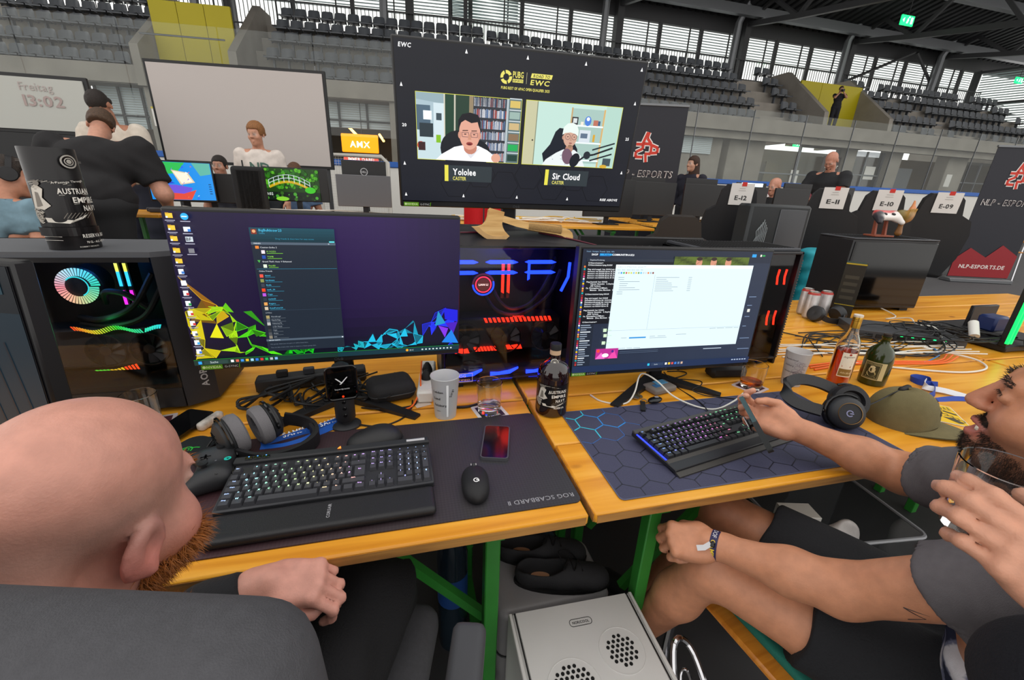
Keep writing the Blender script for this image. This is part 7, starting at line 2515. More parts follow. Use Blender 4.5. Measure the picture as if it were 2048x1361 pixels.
fist = hand_prims(1, SK2, ((70, 95, 60), (72, 95, 60), (75, 95, 60), (78, 95, 60)), thumb=[(.034, .022, -.012), (.044, .05, -.030), (.026, .072, -.042), (.004, .08, -.046)])
fist.xform(frame(wL, (-.90, .42, -.06), (-.22, -.45, .86)))
B2.join(fist)
HP = frame(wR, (-.66, .75, .03), (.45, .40, -.80))
hp = hand_prims(-1, '#c68a6c', ((26, 55, 45), (30, 48, 40), (34, 44, 40), (30, 48, 40)), spread=9, thumb=[(.034, .022, -.006), (.050, .050, -.016), (.040, .078, -.030), (.026, .098, -.040)])
hp.xform(HP)
B2.join(hp)
hL2, kL2, aL2 = V(1.0, .25, .54), V(.685, .615, .585), V(.60, .78, .11)
hR2, kR2, aR2 = V(1.13, .33, .54), V(.85, .775, .585), V(.78, .92, .11)
for h_, k_, a_ in ((hL2, kL2, aL2), (hR2, kR2, aR2)):
 B2.chain([h_, lerp(h_, k_, .5), k_, lerp(k_, a_, .3), a_], [.088, .076, .058, .056, .036], col=SK2)
 B2.cap(a_ + V(.02, -.02, -.05), a_ + V(-.08, .12, -.07), .036, .026, col=SK2)
i2 = hM2.inverted()
_i2 = np.array(i2, np.float32)
def col2(Pv, Cc):
 q = Pv @ _i2[:3, :3].T + _i2[:3, 3]
 near = ((q ** 2).sum(1) < .165 ** 2)
 st = near * np.clip((-.035 - q[:, 2] - .4 * np.maximum(0, .05 - q[:, 1])) / .02, 0, 1) * np.clip((q[:, 1] - .0) / .03, 0, 1)
 lipm = (np.abs(q[:, 0]) < .03) & (q[:, 2] > -.083) & (q[:, 2] < -.054) & (q[:, 1] > .085)
 st = np.where(lipm, 0, st)
 f = (.5 * st)[:, None]
 out = Cc * (1 - f) + np.array(lin('#4a3226'), np.float32) * f
 red = near * np.clip(1 - np.sqrt(((q - np.array([-.0, .105, -.02])) / np.array([.05, .04, .035])) ** 2).sum(1) / 1.8, 0, 1)
 f = (.35 * red)[:, None]
 return out * (1 - f) + np.array(lin('#b86a5a'), np.float32) * f
person2 = thing('person', 'smiling bearded person in a grey printed T-shirt holding a phone over the hexagon mat', 'person')
bodyB = B2.build('body', .0048, SKIN, person2, colfn=col2)
hair_cap(person2, hM2, '#33241a')
tee = MB().box(0, .0955, -.0655, .040, .008, .008, .002, Mx=hM2).build('teeth', M('teeth', '#d8cfc0', .3), person2)
m_dkh = M('dark_brown_hair', '#2c2018', .6, var=.3, scale=90)
def in_beard2(p):
 q = i2 @ p
 jaw = q.z < -.062 - .30 * max(0, .07 - q.y) and q.y > .0 and q.length < .165 and q.z > -.14
 if abs(q.x) < .028 and q.y > .085 and -.086 < q.z < -.054:
  jaw = False
 return jaw
strands('beard', person2, surf_samples(bodyB, 8500, in_beard2, 3), .0095, .0003, m_dkh, 4, droop=.35)
strands('moustache', person2, surf_samples(bodyB, 900, lambda p: (lambda q: abs(q.x) < .032 and -.053 < q.z < -.043 and q.y > .085)(i2 @ p), 7), .007, .0003, m_dkh, 4, droop=.8)
for s in (-1, 1):
 strands('eyebrow', person2, [(hM2 @ V(s * (.014 + .032 * t / 60), .102 - .012 * t / 60, .030 + .004 * math.sin(t)), hM2.to_3x3() @ V(s * .3, 1, .2)) for t in range(60)], .009, .0006, m_dkh, 5, droop=.1)
 strands('eyelashes', person2, [(hM2 @ V(s * (.020 + .022 * t / 24), .1015 - .006 * t / 24, .0115), hM2.to_3x3() @ V(s * .3, 1, -.3)) for t in range(24)], .007, .0004, m_dkh, 6, droop=.3)
S2 = Body(.04)
S2.ell(lerp(neck, pel, .36), (.185, .15, .20)).ell(lerp(neck, pel, .78), (.19, .165, .20)).ell(neck - V(-.01, 0, .03), (.13, .10, .06))
S2.chain([V(.94, .24, .95), sL, lerp(sL, eL, .55)], [.082, .074, .073])
S2.chain([V(1.05, .31, .955), sR, lerp(sR, eR, .80)], [.082, .072, .068])
cut_box(S2, lerp(sL, eL, .50), eL - sL, .13, .12)
cut_box(S2, lerp(sR, eR, .72), eR - sR, .10, .10)
S2.cap(lerp(sL, eL, .46), lerp(sL, eL, .9), .060, .054, op='-', k=.004)
S2.cap(lerp(sR, eR, .68), lerp(sR, eR, 1.0), .054, .050, op='-', k=.004)
S2.cap(neck - V(0, 0, .02), nk0 + V(0, 0, .03), .070, .074, op='-', k=.008)
chest = Vector(lerp(neck, pel, .52)) + V(-.12, .08, 0)
def tee_col(Pv, Cc):
 base = np.array(lin('#615d60'), np.float32)
 out = np.tile(base, (len(Pv), 1))
 fw = np.array([-.72, .69, 0], np.float32)
 rt = np.array([.69, .72, 0], np.float32)
 d = Pv - np.array(tuple(lerp(neck, pel, .5)), np.float32)
 u, f, w = d @ rt, d @ fw, d[:, 2]
 pr = (f > .05) & (np.abs(u) < .105) & (np.abs(w + .0) < .13)
 slv = (_cap(Pv, tuple(sL), tuple(eL), .1, .1) < 0) | (_cap(Pv, tuple(sR), tuple(eR), .1, .1) < 0)
 pr &= ~slv
 n = np.sin(u * 60 + 3 * np.sin(w * 40)) + np.sin(w * 55 + 2 * np.sin(u * 38))
 c = np.where((n > .5)[:, None], np.array(lin('#c8c6cc')), np.where((n < -.5)[:, None], np.array(lin('#262a3c')), np.array(lin('#6d7086'))))
 out[pr] = c[pr]
 for (uu, ww, rad, cc) in ((-.05, .16, .026, '#d8701c'), (-.05, .16, .016, '#e0c030'), (-.05, .16, .009, '#d8d4cc'), (-.085, .115, .022, '#1d5a30'), (.04, .15, .018, '#2a6a38')):
  m_ = (~slv) & (f > .04) & ((u - uu) ** 2 + (w - ww) ** 2 < rad ** 2)
  out[m_] = np.array(lin(cc))
 return out
S2.build('t_shirt', .006, CLOTH, person2, fold=lambda P: folds(P, .0045, 42), colfn=tee_col)
H2 = Body(.035)
H2.ell((1.06, .22, .54), (.18, .17, .125))
for h_, k_, t_ in ((hL2, kL2, .60), (hR2, kR2, .78)):
 H2.chain([h_, lerp(h_, k_, t_ + .08)], [.112, .097])
 cut_box(H2, lerp(h_, k_, t_), k_ - h_, .13, .12)
for h_, k_, t_ in ((hL2, kL2, .60), (hR2, kR2, .78)):
 H2.cap(lerp(h_, k_, t_ + .08), lerp(h_, k_, 1.0), .080, .066, op='-', k=.004)
H2.build('shorts', .0065, M('black_shorts', '#17181c', .9, bump=.3, bscale=260), person2, fold=lambda P: folds(P, .006, 34))
for a_ in (aL2, aR2):
 Body(.02).cap(a_ + V(.02, -.03, -.055), a_ + V(-.085, .13, -.065), .044, .036).box(tuple(a_ + V(0, .05, -.13)), (.25, .25, .031), .002, op='-', k=.002).build('shoe', .009, m_rubber, person2)
# tattoo lines on the upper arm
tb_ = MB()
ta = Vector(lerp(sL, eL, .60))
ad = (eL - sL).normalized()
for k, (u0, v0, u1, v1) in enumerate(((-.02, -.008, .014, .012), (.014, .012, -.004, -.012), (-.004, -.012, .022, -.014))):
 sidev = (CAM_POS - ta).normalized()
 sidev = (sidev - ad * sidev.dot(ad)).normalized()
 tv = ad.cross(sidev)
 pts_ = [ta + ad * (u0 + (u1 - u0) * t / 4) + (sidev * math.cos((-.8 + (v0 + (v1 - v0) * t / 4) / .05)) + tv * math.sin((-.8 + (v0 + (v1 - v0) * t / 4) / .05))) * .0505 for t in range(5)]
 tb_.tube(pts_, .0009, 5)
tag(tb_.build('tattoo', M('tattoo_ink', '#3a2c2c', .6), person2), kind='stuff')
def wristband(lab, c, axis, r, w=.016, name='wristband', txt='DOFGAMING', turn=0.0, group=None, flat=.85):
 o = thing(name, lab, 'wristband', group=group)
 ax_ = Vector(axis).normalized()
 view = (CAM_POS - Vector(c)).normalized()
 fr = (view - ax_ * view.dot(ax_)).normalized()
 tv = ax_.cross(fr)
 mx = Matrix(((tv.x, -fr.x, ax_.x, c[0]), (tv.y, -fr.y, ax_.y, c[1]), (tv.z, -fr.z, ax_.z, c[2]), (0, 0, 0, 1)))
 o.matrix_world = mx
 MB().lathe([(r, -w / 2), (r + .0012, -w / 2), (r + .0012, w / 2), (r, w / 2), (r, -w / 2)], 40, cap=False).build('band', M('navy_band', '#1f1c4a', .5), o)
 p = Paint(.0002)
 p.text(txt[:3], -.040, -w * .30, w * .8, '#d8d8e0', bold=0)
 p.text(txt[3:], -.010, -w * .30, w * .8, '#d8b838', bold=1)
 rr_ = r + .0013
 p.build('band_lettering', PRINT, o, wrap=lambda u, v, z: ((rr_ + z) * math.sin(u / rr_ + turn), -(rr_ + z) * math.cos(u / rr_ + turn), v))
 return o
wb = wristband('navy festival wristband with white and yellow letters on the wrist resting on a knee', lerp(eL, wL, .965), (eL - wL), .0315, txt='DOFGAMING')
MB().box(.0, -.034, 0, .012, .006, .010, .002).build('clasp', m_gloss, wb)
MB().ribbon([(.0, -.036, -.004), (.012, -.042, -.014), (.018, -.044, -.028)], .012, .001, side=(1, .3, 0)).build('loose_end', m_lanw, wb)
# the phone he holds, edge towards the viewer
ctr = V(.872, .762, .880)
vw = (ctr - CAM_POS).normalized()
la = (_rt * .48 - _up * .87)
la = (la - vw * la.dot(vw)).normalized()
wa = (vw - la * 0).normalized()
nn = wa.cross(la).normalized()
pm_ = Matrix(((wa.x, la.x, nn.x, ctr.x), (wa.y, la.y, nn.y, ctr.y), (wa.z, la.z, nn.z, ctr.z), (0, 0, 0, 1)))
r = thing('smartphone', 'teal edged smartphone in a dark case held in a raised hand', 'phone', Mx=pm_)
MB().prism(rrect(.072, .148, .009), -.0045, .0065).build('body', M('teal_case', '#2c4a50', .4), r, ang=30)
MB().prism(rrect(.075, .085, .009, 5, 0, .034), -.0056, .0078).build('case_cover', M('dark_case', '#1c2022', .6), r, ang=30)
MB().lathe([(.018, 0), (.018, .002), (.011, .004), (.011, .010), (.02, .012), (.02, .0145), (0, .0145)], 24, T(0, -.005, .0045)).build('grip_disc', m_gloss, r)
MB().lathe([(.0205, .0146), (.0205, .0156), (0, .0156)], 24, T(0, -.005, .0045)).build('grip_face', M('grip_silver', '#c8c8cc', .3, metal=.7), r)
MB().prism(rrect(.066, .142, .008), -.0052, -.0045).build('screen', m_gloss, r, ang=30)
# =========================================================== person beside the camera holding a glass
SK3 = '#c58e74'
gl = V(.612, .246, 1.098) + _rt * .026 - _up * .020           # glass base centre
gup = V(-.02, .02, 1).normalized()
B3 = Body(.03)
dlt = _rt * .046 - _up * .020
w3 = V(.592, .158, 1.088) + dlt
k3 = V(.548, .205, 1.128) + dlt
HM3 = frame(w3, k3 - w3, V(-.58, -.62, .42))
h3 = hand_prims(1, SK3, ((18, 42, 30), (24, 48, 32), (30, 52, 34), (36, 54, 36)), spread=2, thumb=[(.034, .022, -.012), (.058, .044, -.03), (.066, .062, -.05), (.064, .080, -.062)])
HM3 = HM3 @ Matrix.Scale(.92, 4)
h3.xform(HM3, .92)
B3.join(h3)
e3, s3 = V(.72, .02, 1.02), V(.93, -.05, 1.33)
B3.chain([w3 - (k3 - w3) * .1, lerp(w3, e3, .6), e3, s3], [.0275, .042, .047, .058], col=SK3)
nk3 = V(1.06, -.10, 1.43)
B3.cap(s3, nk3, .06, .07, col=SK3).cap(nk3, (1.05, -.09, 1.53), .058, .055, col=SK3)
hb = head_prims(SK3, '#a8625a', hair='#3a2a20')
hb.xform(frame((1.05, -.08, 1.64), (-.55, .8, 0)))
B3.join(hb)
s3b, e3b, w3b = V(1.22, -.15, 1.36), V(1.28, -.12, 1.08), V(1.25, .0, .88)
B3.chain([nk3, s3b, e3b, w3b], [.06, .058, .046, .027], col=SK3)
hb2 = hand_prims(-1, SK3).xform(frame(w3b, (-.05, .3, -1), (.9, .2, 0)))
B3.join(hb2)
B3.ell((1.06, -.13, 1.22), (.16, .11, .2), col=SK3, k=.05).ell((1.05, -.13, .95), (.15, .12, .16), col=SK3, k=.05)
for sx in (-.09, .09):
 B3.chain([(1.05 + sx, -.14, .88), (1.05 + sx, -.12, .48), (1.05 + sx, -.15, .10)], [.085, .058, .04], col=SK3)
 B3.cap((1.05 + sx, -.17, .045), (1.02 + sx, -.02, .035), .036, .028, col=SK3)
person3 = thing('person', 'person in a black top holding up an empty tumbler with a banded wrist', 'person')
hair_cap(person3, frame((1.05, -.08, 1.64), (-.55, .8, 0)), '#3a2a20')
bodyC = B3.build('body', .0045, SKIN, person3)
C3 = Body(.05)
C3.ell((1.0, -.11, 1.2), (.20, .15, .24)).ell((.93, -.06, .98), (.24, .17, .20)).ell((.80, .04, .93), (.13, .11, .085)).ell((.725, .135, .905), (.085, .085, .085)).chain([nk3 - V(.05, 0, .04), s3, lerp(s3, e3, .62)], [.08, .078, .07]).chain([nk3 - V(-.05, 0, .04), s3b, lerp(s3b, e3b, .5)], [.08, .075, .068])
cut_box(C3, lerp(s3, e3, .60), e3 - s3, .13, .1)
C3.cap(lerp(s3, e3, .4), e3, .064, .056, op='-', k=.004)
C3.cap(nk3, (1.05, -.09, 1.56), .07, .08, op='-', k=.01)
C3.build('black_top', .009, M('black_navy_cloth', '#15161d', .92, bump=.3, bscale=300), person3, fold=lambda P: folds(P, .004, 30))
L3 = Body(.04)
for sx in (-.09, .09):
 L3.chain([(1.05 + sx, -.14, .88), (1.05 + sx, -.12, .48), (1.05 + sx, -.15, .12)], [.105, .08, .07])
L3.ell((1.05, -.13, .90), (.17, .13, .12))
L3.build('trousers', .012, M('black_trousers'), person3)
for sx in (-.09, .09):
 Body(.02).cap((1.05 + sx, -.18, .05), (1.02 + sx, -.01, .042), .046, .038).box((1.05 + sx, -.1, -.03), (.2, .25, .031), .002, op='-', k=.002).build('shoe', .01, m_rubber, person3)
tumbler('large empty clear tumbler held up in a hand', 0, 0, .041, .088, Mx=Matrix.Translation(gl) @ Vector((0, 0, 1)).rotation_difference(gup).to_matrix().to_4x4())
wristband('navy festival wristband with yellow letters on the hand holding the tumbler', lerp(w3, e3, .16), (e3 - w3), .0335, w=.018, txt='DOFGAMING', turn=-.35)
r = thing('lanyard', 'blue and white lanyard end lying on a black top', 'lanyard')
MB().ribbon([(.735, .135, .972), (.765, .118, .985), (.80, .10, .998), (.84, .07, 1.012)], .030, .002, side=(.35, .25, -.9)).build('strap', m_lan2, r)
MB().ribbon([(.728, .140, .950), (.760, .125, .960), (.80, .108, .970), (.84, .08, .985)], .022, .002, side=(.35, .25, -.9)).build('strap', m_lanw, r)
# ------------------------------------------------------------------ chairs and things around the desks
m_fab = M('charcoal_chair_fabric', '#46464a', .9, bump=.3, bscale=900, var=.08, scale=120)
m_fab2 = M('charcoal_chair_panel', '#4c4b44', .9, bump=.3, bscale=900, var=.08, scale=120)
cM = frame((-.340, .315, .035), (.26, .965, 0))
r = thing('gaming_chair', 'charcoal fabric gaming chair whose backrest hides the bald person\'s shoulders', 'chair', Mx=cM)
TLT = Matrix.Translation((0, 0, .50)) @ Matrix.Rotation(math.radians(4), 4, 'X') @ Matrix.Translation((0, 0, -.50))
bk = Body(.03).box((0, -.02, .84), (.305, .045, .335), .043)
bk.xform(TLT)
o = bk.build('backrest', .009, m_fab, r)
pts = [(x, -.0575, z_) for x, z_ in rrect(.572, .632, .05, 7, 0, .84)]
MB().tube([TLT @ Vector(q) for q in pts], .005, 6, closed=True).build('seam', m_rub, o)
b2 = Body(.03).box((0, -.060, .815), (.235, .026, .318), .022)
b2.xform(TLT)
b2.build('back_panel', .009, m_fab2, o)
pts = [(x, -.070, z_) for x, z_ in rrect(.485, .652, .05, 7, 0, .815)]
MB().tube([TLT @ Vector(q) for q in pts], .010, 6, closed=True).build('groove', M('dark_groove', '#1a1a1d', .9), o)
pts = [(x, -.084, z_) for x, z_ in rrect(.40, .57, .06, 7, 0, .815)]
MB().tube([TLT @ Vector(q) for q in pts], .0025, 6, closed=True).build('seam', m_rub, o)
Body(.03).box((0, .26, .40), (.26, .27, .045), .04).build('seat', .012, m_fab, r)
for s in (-1, 1):
 Body(.02).box((s * .362, .12, .752), (.026, .125, .016), .013).build('armrest', .005, M('armrest_rubber', '#3e3f43', .55), r)
 MB().tube([(s * .362, .12, .74), (s * .362, .14, .45), (s * .30, .2, .37), (s * .1, .22, .35)], .018, 8).build('armrest_post', m_black, r)
MB().cyl((0, .22, .08), (0, .22, .36), .03, seg=14).build('gas_column', m_metal_d, r)
for k in range(5):
 a = 2 * PI * k / 5 + .3
 e = (.32 * math.cos(a), .22 + .32 * math.sin(a), .055)
 lg = MB().tube([(0, .22, .1), e], [.03, .02], 8).build('base_leg', m_black, r)
 MB().lathe([(.026, -.012), (.028, 0), (.026, .012)], 16, Matrix.Translation((e[0], e[1], .028)) @ Matrix.Rotation(PI / 2, 4, 'X')).build('castor', m_rub, lg)
# chrome chair with teal cushion under the phone holder
r = thing('chair', 'wooden seated chrome chair with a teal cushion below the grey T-shirt wearer', 'chair', Mx=T(.70, .70, 0, rz=8))
m_chrome = M('chrome', '#c8c8cc', .08, metal=1.0)
m_seatw = wood_mat('amber_ply', '#a8641c', '#c27c28', '#d08c34', scale=2, rough=.3)
MB().box(.23, -.26, .440, .46, .52, .018, .006).build('seat', m_seatw, r)
Body(.01).box((.245, -.26, .458), (.205, .235, .013), .011).build('cushion', .006, M('teal_cushion', '#1c6a5c', .9, bump=.2, bscale=500), r)
for x_ in (.03, .43):
 MB().tube(spline([(x_, -.02, .43), (x_ - .02, .0, .36), (x_ - .03, .0, .15), (x_ - .03, -.04, .02), (x_ - .02, -.2, .012), (x_, -.45, .012), (x_, -.5, .1), (x_, -.52, .43)], 5), .011, 8).build('leg', m_chrome, r)
 MB().tube(spline([(x_, -.50, .43), (x_, -.54, .55), (x_, -.56, .80)], 4), .011, 8).build('back_post', m_chrome, r)
MB().box(.23, -.555, .74, .44, .016, .18, .006).build('backrest', m_seatw, r)
r = thing('wire_rack', 'bent chrome wire rack on the floor beside the white carton', 'rack', Mx=T(.585, .57, 0, rz=-6))
MB().tube(spline([(.0, -.20, .01), (.0, -.08, .25), (.03, .03, .36), (.08, .02, .34), (.10, -.10, .22), (.10, -.22, .01)], 6), .008, 8).build('outer_loop', m_chrome, r)
MB().tube(spline([(.03, -.18, .01), (.03, -.08, .20), (.045, .0, .29), (.07, -.02, .27), (.075, -.18, .01)], 6), .004, 8).build('inner_loop', m_chrome, r)
# white carton with round vents
r = thing('carton', 'white carton with two round perforated vents and a small oval logo', 'carton', Mx=T(.207, .722, 0, rz=-1.5))
m_card = M('white_card', '#c9c8c6', .7, var=.03, scale=8)
bw, bd, bh = .352, .42, .418
MB().box(bw / 2, -bd / 2, bh / 2, bw - .02, bd, bh - .006).build('carton_body', m_card, r)
lidm = MB().box(bw / 2, -bd / 2, bh - .001, bw - .05, bd, .004).build('lid', m_card, r)
for x_ in (.011, bw - .011):
 MB().box(x_, -bd / 2, bh / 2 + .002, .010, bd + .004, bh, .002).build('side_flap', m_card, r)
 MB().box(x_ + (.0105 if x_ < .1 else -.0105), -bd / 2, bh + .0008, .003, bd, .0016).build('fold_gap', m_rub, r)
for (vx, vy, R_, n_) in ((.115, -.190, .062, 4), (.252, -.135, .054, 3)):
 hole = MB()
 pit = .0125
 for i in range(-5, 6):
  for j in range(-5, 6):
   x_, y_ = (i + .5 * (j % 2)) * pit, j * pit * .87
   if math.hypot(x_, y_) < R_ * (.74 if n_ == 4 else .62):
    MB_ = hole.lathe([(.0042, -.0006), (.0042, .0004), (0, .0004)], 12, T(vx + x_, vy + y_, bh + .0016))
 tag(hole.build('vent_holes', M('hole_black', '#0c0c0c', .9), r), kind='stuff')
 MB().tube([(vx + R_ * 1.0 * math.cos(a), vy + R_ * math.sin(a), bh + .0012) for a in [2 * PI * k / 40 for k in range(40)]], .0009, 5, closed=True).build('vent_ring', m_card, r)
p = Paint(.0002)
oval = rrect(.058, .018, .008, 5, .180, -.052)
p.line(oval + [oval[0]], .0016, '#2a2a2a').text('NORICOOL', .180, -.0555, .0095, '#2a2a2a', bold=1, align='c', fit=.044)
p.build('carton_print', PRINT, r, T(0, 0, bh + .0012))
p = Paint(.0002)
p.disc(.062, -.183, .010, '#c89a80', 12).ring(.066, -.197, .005, .0015, '#c89a80', 10).ring(.068, -.207, .004, .0015, '#c89a80', 10)
p.build('stain', PRINT, r, T(0, 0, bh + .0011))
# grey hard case with a pair of shoes
r = thing('suitcase', 'grey hard shell case under the table carrying black shoes', 'case', Mx=T(.365, .865, 0))
m_shell = M('grey_shell', '#8c8a8c', .35)
Body(.02).box((0, 0, .185), (.165, .105, .183), .03).build('shell', .008, m_shell, r)
MB().tube([(x, y, .20) for x, y in rrect(.333, .213, .03)], .003, 6, closed=True).build('seam', m_charc, r)
for k in range(2):
 sM = Matrix.Translation((.365 + .03 * k, .915 - .095 * k, .3685)) @ Matrix.Rotation(math.radians(-14), 4, 'Z')
 q = thing('shoe', ('black canvas shoe with tan insole on the grey case, behind its pair', 'black canvas shoe with tan insole on the grey case, beside the white carton')[k], 'shoe', Mx=sM, group='pair of shoes on the grey case')
 b = Body(.03)
 b.ell((-.085, 0, .035), (.05, .036, .045)).ell((.0, 0, .032), (.075, .042, .042)).ell((.085, .003, .024), (.052, .042, .032))
 b.box((0, 0, -.03), (.2, .1, .031), .001, op='-', k=.002)
 b.ell((-.062, 0, .082), (.074, .031, .060), op='-', k=.006)
 b.build('upper', .004, M('black_canvas'), q)
 MB().prism([(-.068 + .062 * math.cos(a), .029 * math.sin(a)) for a in [2 * PI * k_ / 20 for k_ in range(20)]], .0225, .0262).build('insole', M('tan_insole', '#b98a68', .8), q)
 MB().prism([(.14 * math.cos(a) * (1 if math.cos(a) > 0 else .98), .041 * math.sin(a)) for a in [2 * PI * k_ / 28 for k_ in range(28)]], .0005, .012).build('sole', m_rub, q)
 MB().tube(spline([(.0, -.02, .073), (.02, .02, .072), (.03, -.02, .07), (.045, .018, .066), (.055, -.015, .062)], 4), .0022, 6).build('lace', m_rub, q)
 MB().tube(spline([(.0, .0, .074), (-.01, .03, .085), (.03, .05, .06), (.06, .045, .02)], 5), .0018, 6).build('lace', m_rub, q)
# things deeper under the tables
for k, (x_, y_, c_, lab) in enumerate(((.28, 1.06, '#3a4a58', 'dark plastic bottle under the left table'), (.40, 1.02, '#40505c', 'clear bottle with a purple label behind the shoes'), (.10, .98, '#1c2832', 'water bottle behind the green brace'))):
 r = thing('drink_bottle', lab, 'bottle', (x_, y_, 0))
 hh = .52 if k < 2 else .56
 MB().lathe([(0, .001), (.045, .001), (.047, .02), (.047, hh * .68), (.03, hh * .84), (.017, hh * .9), (.017, hh * .95)], 22).build('wall', M('bottle_tint%d' % k, c_, .15, spec=.6), r)
 MB().lathe([(.018, hh * .94), (.018, hh), (0, hh)], 16).build('cap', m_gloss, r)
 MB().lathe([(.0476, hh * .35), (.0476, hh * .55)], 22, cap=False).build('label', M('label%d' % k, ('#8a8a92', '#6a5a9a', '#1d4484')[k], .5), r)
r = thing('backpack', 'dark backpack with a pale strap standing under the right table', 'bag', Mx=T(.76, 1.46, 0, rz=20))
Body(.05).box((0, 0, .21), (.13, .10, .205), .07).build('bag_body', .014, m_bcloth, r)
MB().ribbon(spline([(-.16, -.06, .22), (-.16, -.11, .34), (-.10, -.12, .45), (-.06, -.10, .47)], 5), .035, .006, side=(.8, .5, 0)).build('strap', M('pale_strap', '#b8b4a8', .8), r)
# clear tub with snacks
r = thing('storage_tub', 'clear plastic storage tub with snacks under the right table', 'tub', Mx=T(1.42, .875, 0, rz=-6))
m_tub = pane_mat('milky_plastic', (.78, .79, .80), .08)
hw, hd, hh = .235, .15, .40
for (cx, cy, sx, sy) in ((0, -hd, 2 * hw, .004), (0, hd, 2 * hw, .004), (-hw, 0, .004, 2 * hd), (hw, 0, .004, 2 * hd)):
 MB().box(cx, cy, hh / 2, sx, sy, hh).build('wall', m_tub, r)
MB().box(0, 0, .004, 2 * hw, 2 * hd, .006).build('bottom', m_tub, r)
MB().tube([(x, y, hh) for x, y in rrect(2 * hw + .012, 2 * hd + .012, .03)], .006, 6, closed=True).build('rim', M('rim_plastic', '#8a8c90', .4), r)
q = thing('snack_box', 'white snack box with a red name plate in the clear tub', 'box', Mx=T(1.33, .90, .007, rz=-14))
MB().box(0, 0, .19, .12, .075, .38, .002).build('carton', M('snack_white', '#d8d4cc', .6), q)
p = Paint(.0003)
p.rect(-.035, .305, .04, .34, '#c02420').text('Roberto', -.03, .313, .022, '#f4f0e8', bold=1, fit=.065).text('TORINESI', -.05, .275, .02, '#6a5a4a', fit=.09).rect(-.06, 0, -.054, .38, '#e0b040')
p.build('box_print', PRINT, q, T(0, -.0378, 0) @ FLAT)
q = thing('snack_bag', 'crumpled white snack bag with red print in the clear tub', 'bag', Mx=T(1.50, .85, .007, rz=-8))
bg_ = Body(.03).ell((0, 0, .18), (.085, .04, .17))
bg_.build('pouch', .007, M('bag_white', '#cfc8c4', .3, var=.12, scale=30), q, fold=lambda P: folds(P, .008, 45))
p = Paint(.001)
p.text('Jazz', -.03, .24, .03, '#b02c20', bold=1)
p.build('bag_print', PRINT, q, T(0, -.044, 0) @ FLAT)
q = thing('snack_bag', 'brown and white chocolate wrapper on top in the clear tub', 'bag', Mx=T(1.41, .80, .007))
Body(.02).ell((0, 0, .17), (.045, .025, .165), col='#7a3a1c').ell((.02, -.012, .28), (.035, .02, .05), col='#d8d0c8').build('pouch', .006, vcol_mat('wrapper_print', rough=.3), q, fold=lambda P: folds(P, .006, 60))
# the back of a monitor on the far side of the desk and a dark monitor at the far left
AM = plane_mx((.996, 1.66, 1.061), 180 - 6, 0)
mo = monitor('office_monitor', 'black monitor seen from behind with a grey brand name, beyond the right monitor', .56, .39, AM, foot=(.996, 1.73), sticker=False)
MXS[mo.name] = AM
vfoot(mo, (.996, 1.73), ((.83, 1.84), (1.16, 1.84)))
p = Paint(.0004)
p.text('AOC', -.045, .135, .035, '#8a8a8c', bold=1, fit=.085)
p.build('brand_print', PRINT, mo, T(0, .0355, 0, rz=180) @ FLAT)
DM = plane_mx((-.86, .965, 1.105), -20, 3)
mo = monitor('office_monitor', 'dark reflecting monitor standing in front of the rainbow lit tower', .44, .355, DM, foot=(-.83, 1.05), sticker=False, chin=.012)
MXS[mo.name] = DM
vfoot(mo, (-.83, 1.05), ((-.70, .93), (-.98, .93)))
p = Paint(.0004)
p.grad(-.21, -.165, .21, .169, lambda u, v: tuple(lin('#12303e')[i] * (.12 + .3 * (v < .75) * (u > .2)) for i in range(3)), 10, 8)  # dark teal reflection in the glass, painted into the glowing picture behind the icons
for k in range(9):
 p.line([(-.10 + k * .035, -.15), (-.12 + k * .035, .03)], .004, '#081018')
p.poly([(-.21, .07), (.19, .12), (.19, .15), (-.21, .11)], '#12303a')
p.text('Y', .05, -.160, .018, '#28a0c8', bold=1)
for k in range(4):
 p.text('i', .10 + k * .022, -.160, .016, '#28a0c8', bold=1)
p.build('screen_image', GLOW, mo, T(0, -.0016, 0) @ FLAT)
# ------------------------------------------------------------------ the hall floor area behind the desks
ZB = .32
struct(MB().box(6, 14.2, ZB / 2, 70, 22.6, ZB).build('floor_raised', M('grey_carpet', '#4a494b', .95, var=.1, scale=40)))
ZT2 = ZB + TZ
def bgtable(x, y, lab, rz=0, L=2.2):
 return beer_table(0, 0, lab, detail=False, z=TZ, L=L, Mx=T(x, y, ZB, rz=rz), group='pine beer tables in the hall')
HAZ = -5.63
for i, x in enumerate((-4.2, -1.95, .3)):
 bgtable(x, 4.45 - .22 * i + .1, ('pine table in the next row behind the big person in black', 'pine table in the next row with the bridge picture monitor', 'pine table in the next row behind the raised monitor')[i], rz=HAZ)
for i, x in enumerate((2.75, 5.0)):
 bgtable(x, 4.92 + .02 * i, ('pine table of the far row beyond the chair signed E-12', 'pine table of the far row beyond the chair signed E-10')[i], rz=.5)
for i, x in enumerate((2.75, 5.0, 8.6)):
 bgtable(x, (4.35, 4.37, 5.6)[i], ('pine table behind the chair signed E-12', 'pine table behind the chairs signed E-10 and E-11', 'pine table beyond the red and black banner')[i], rz=.5)
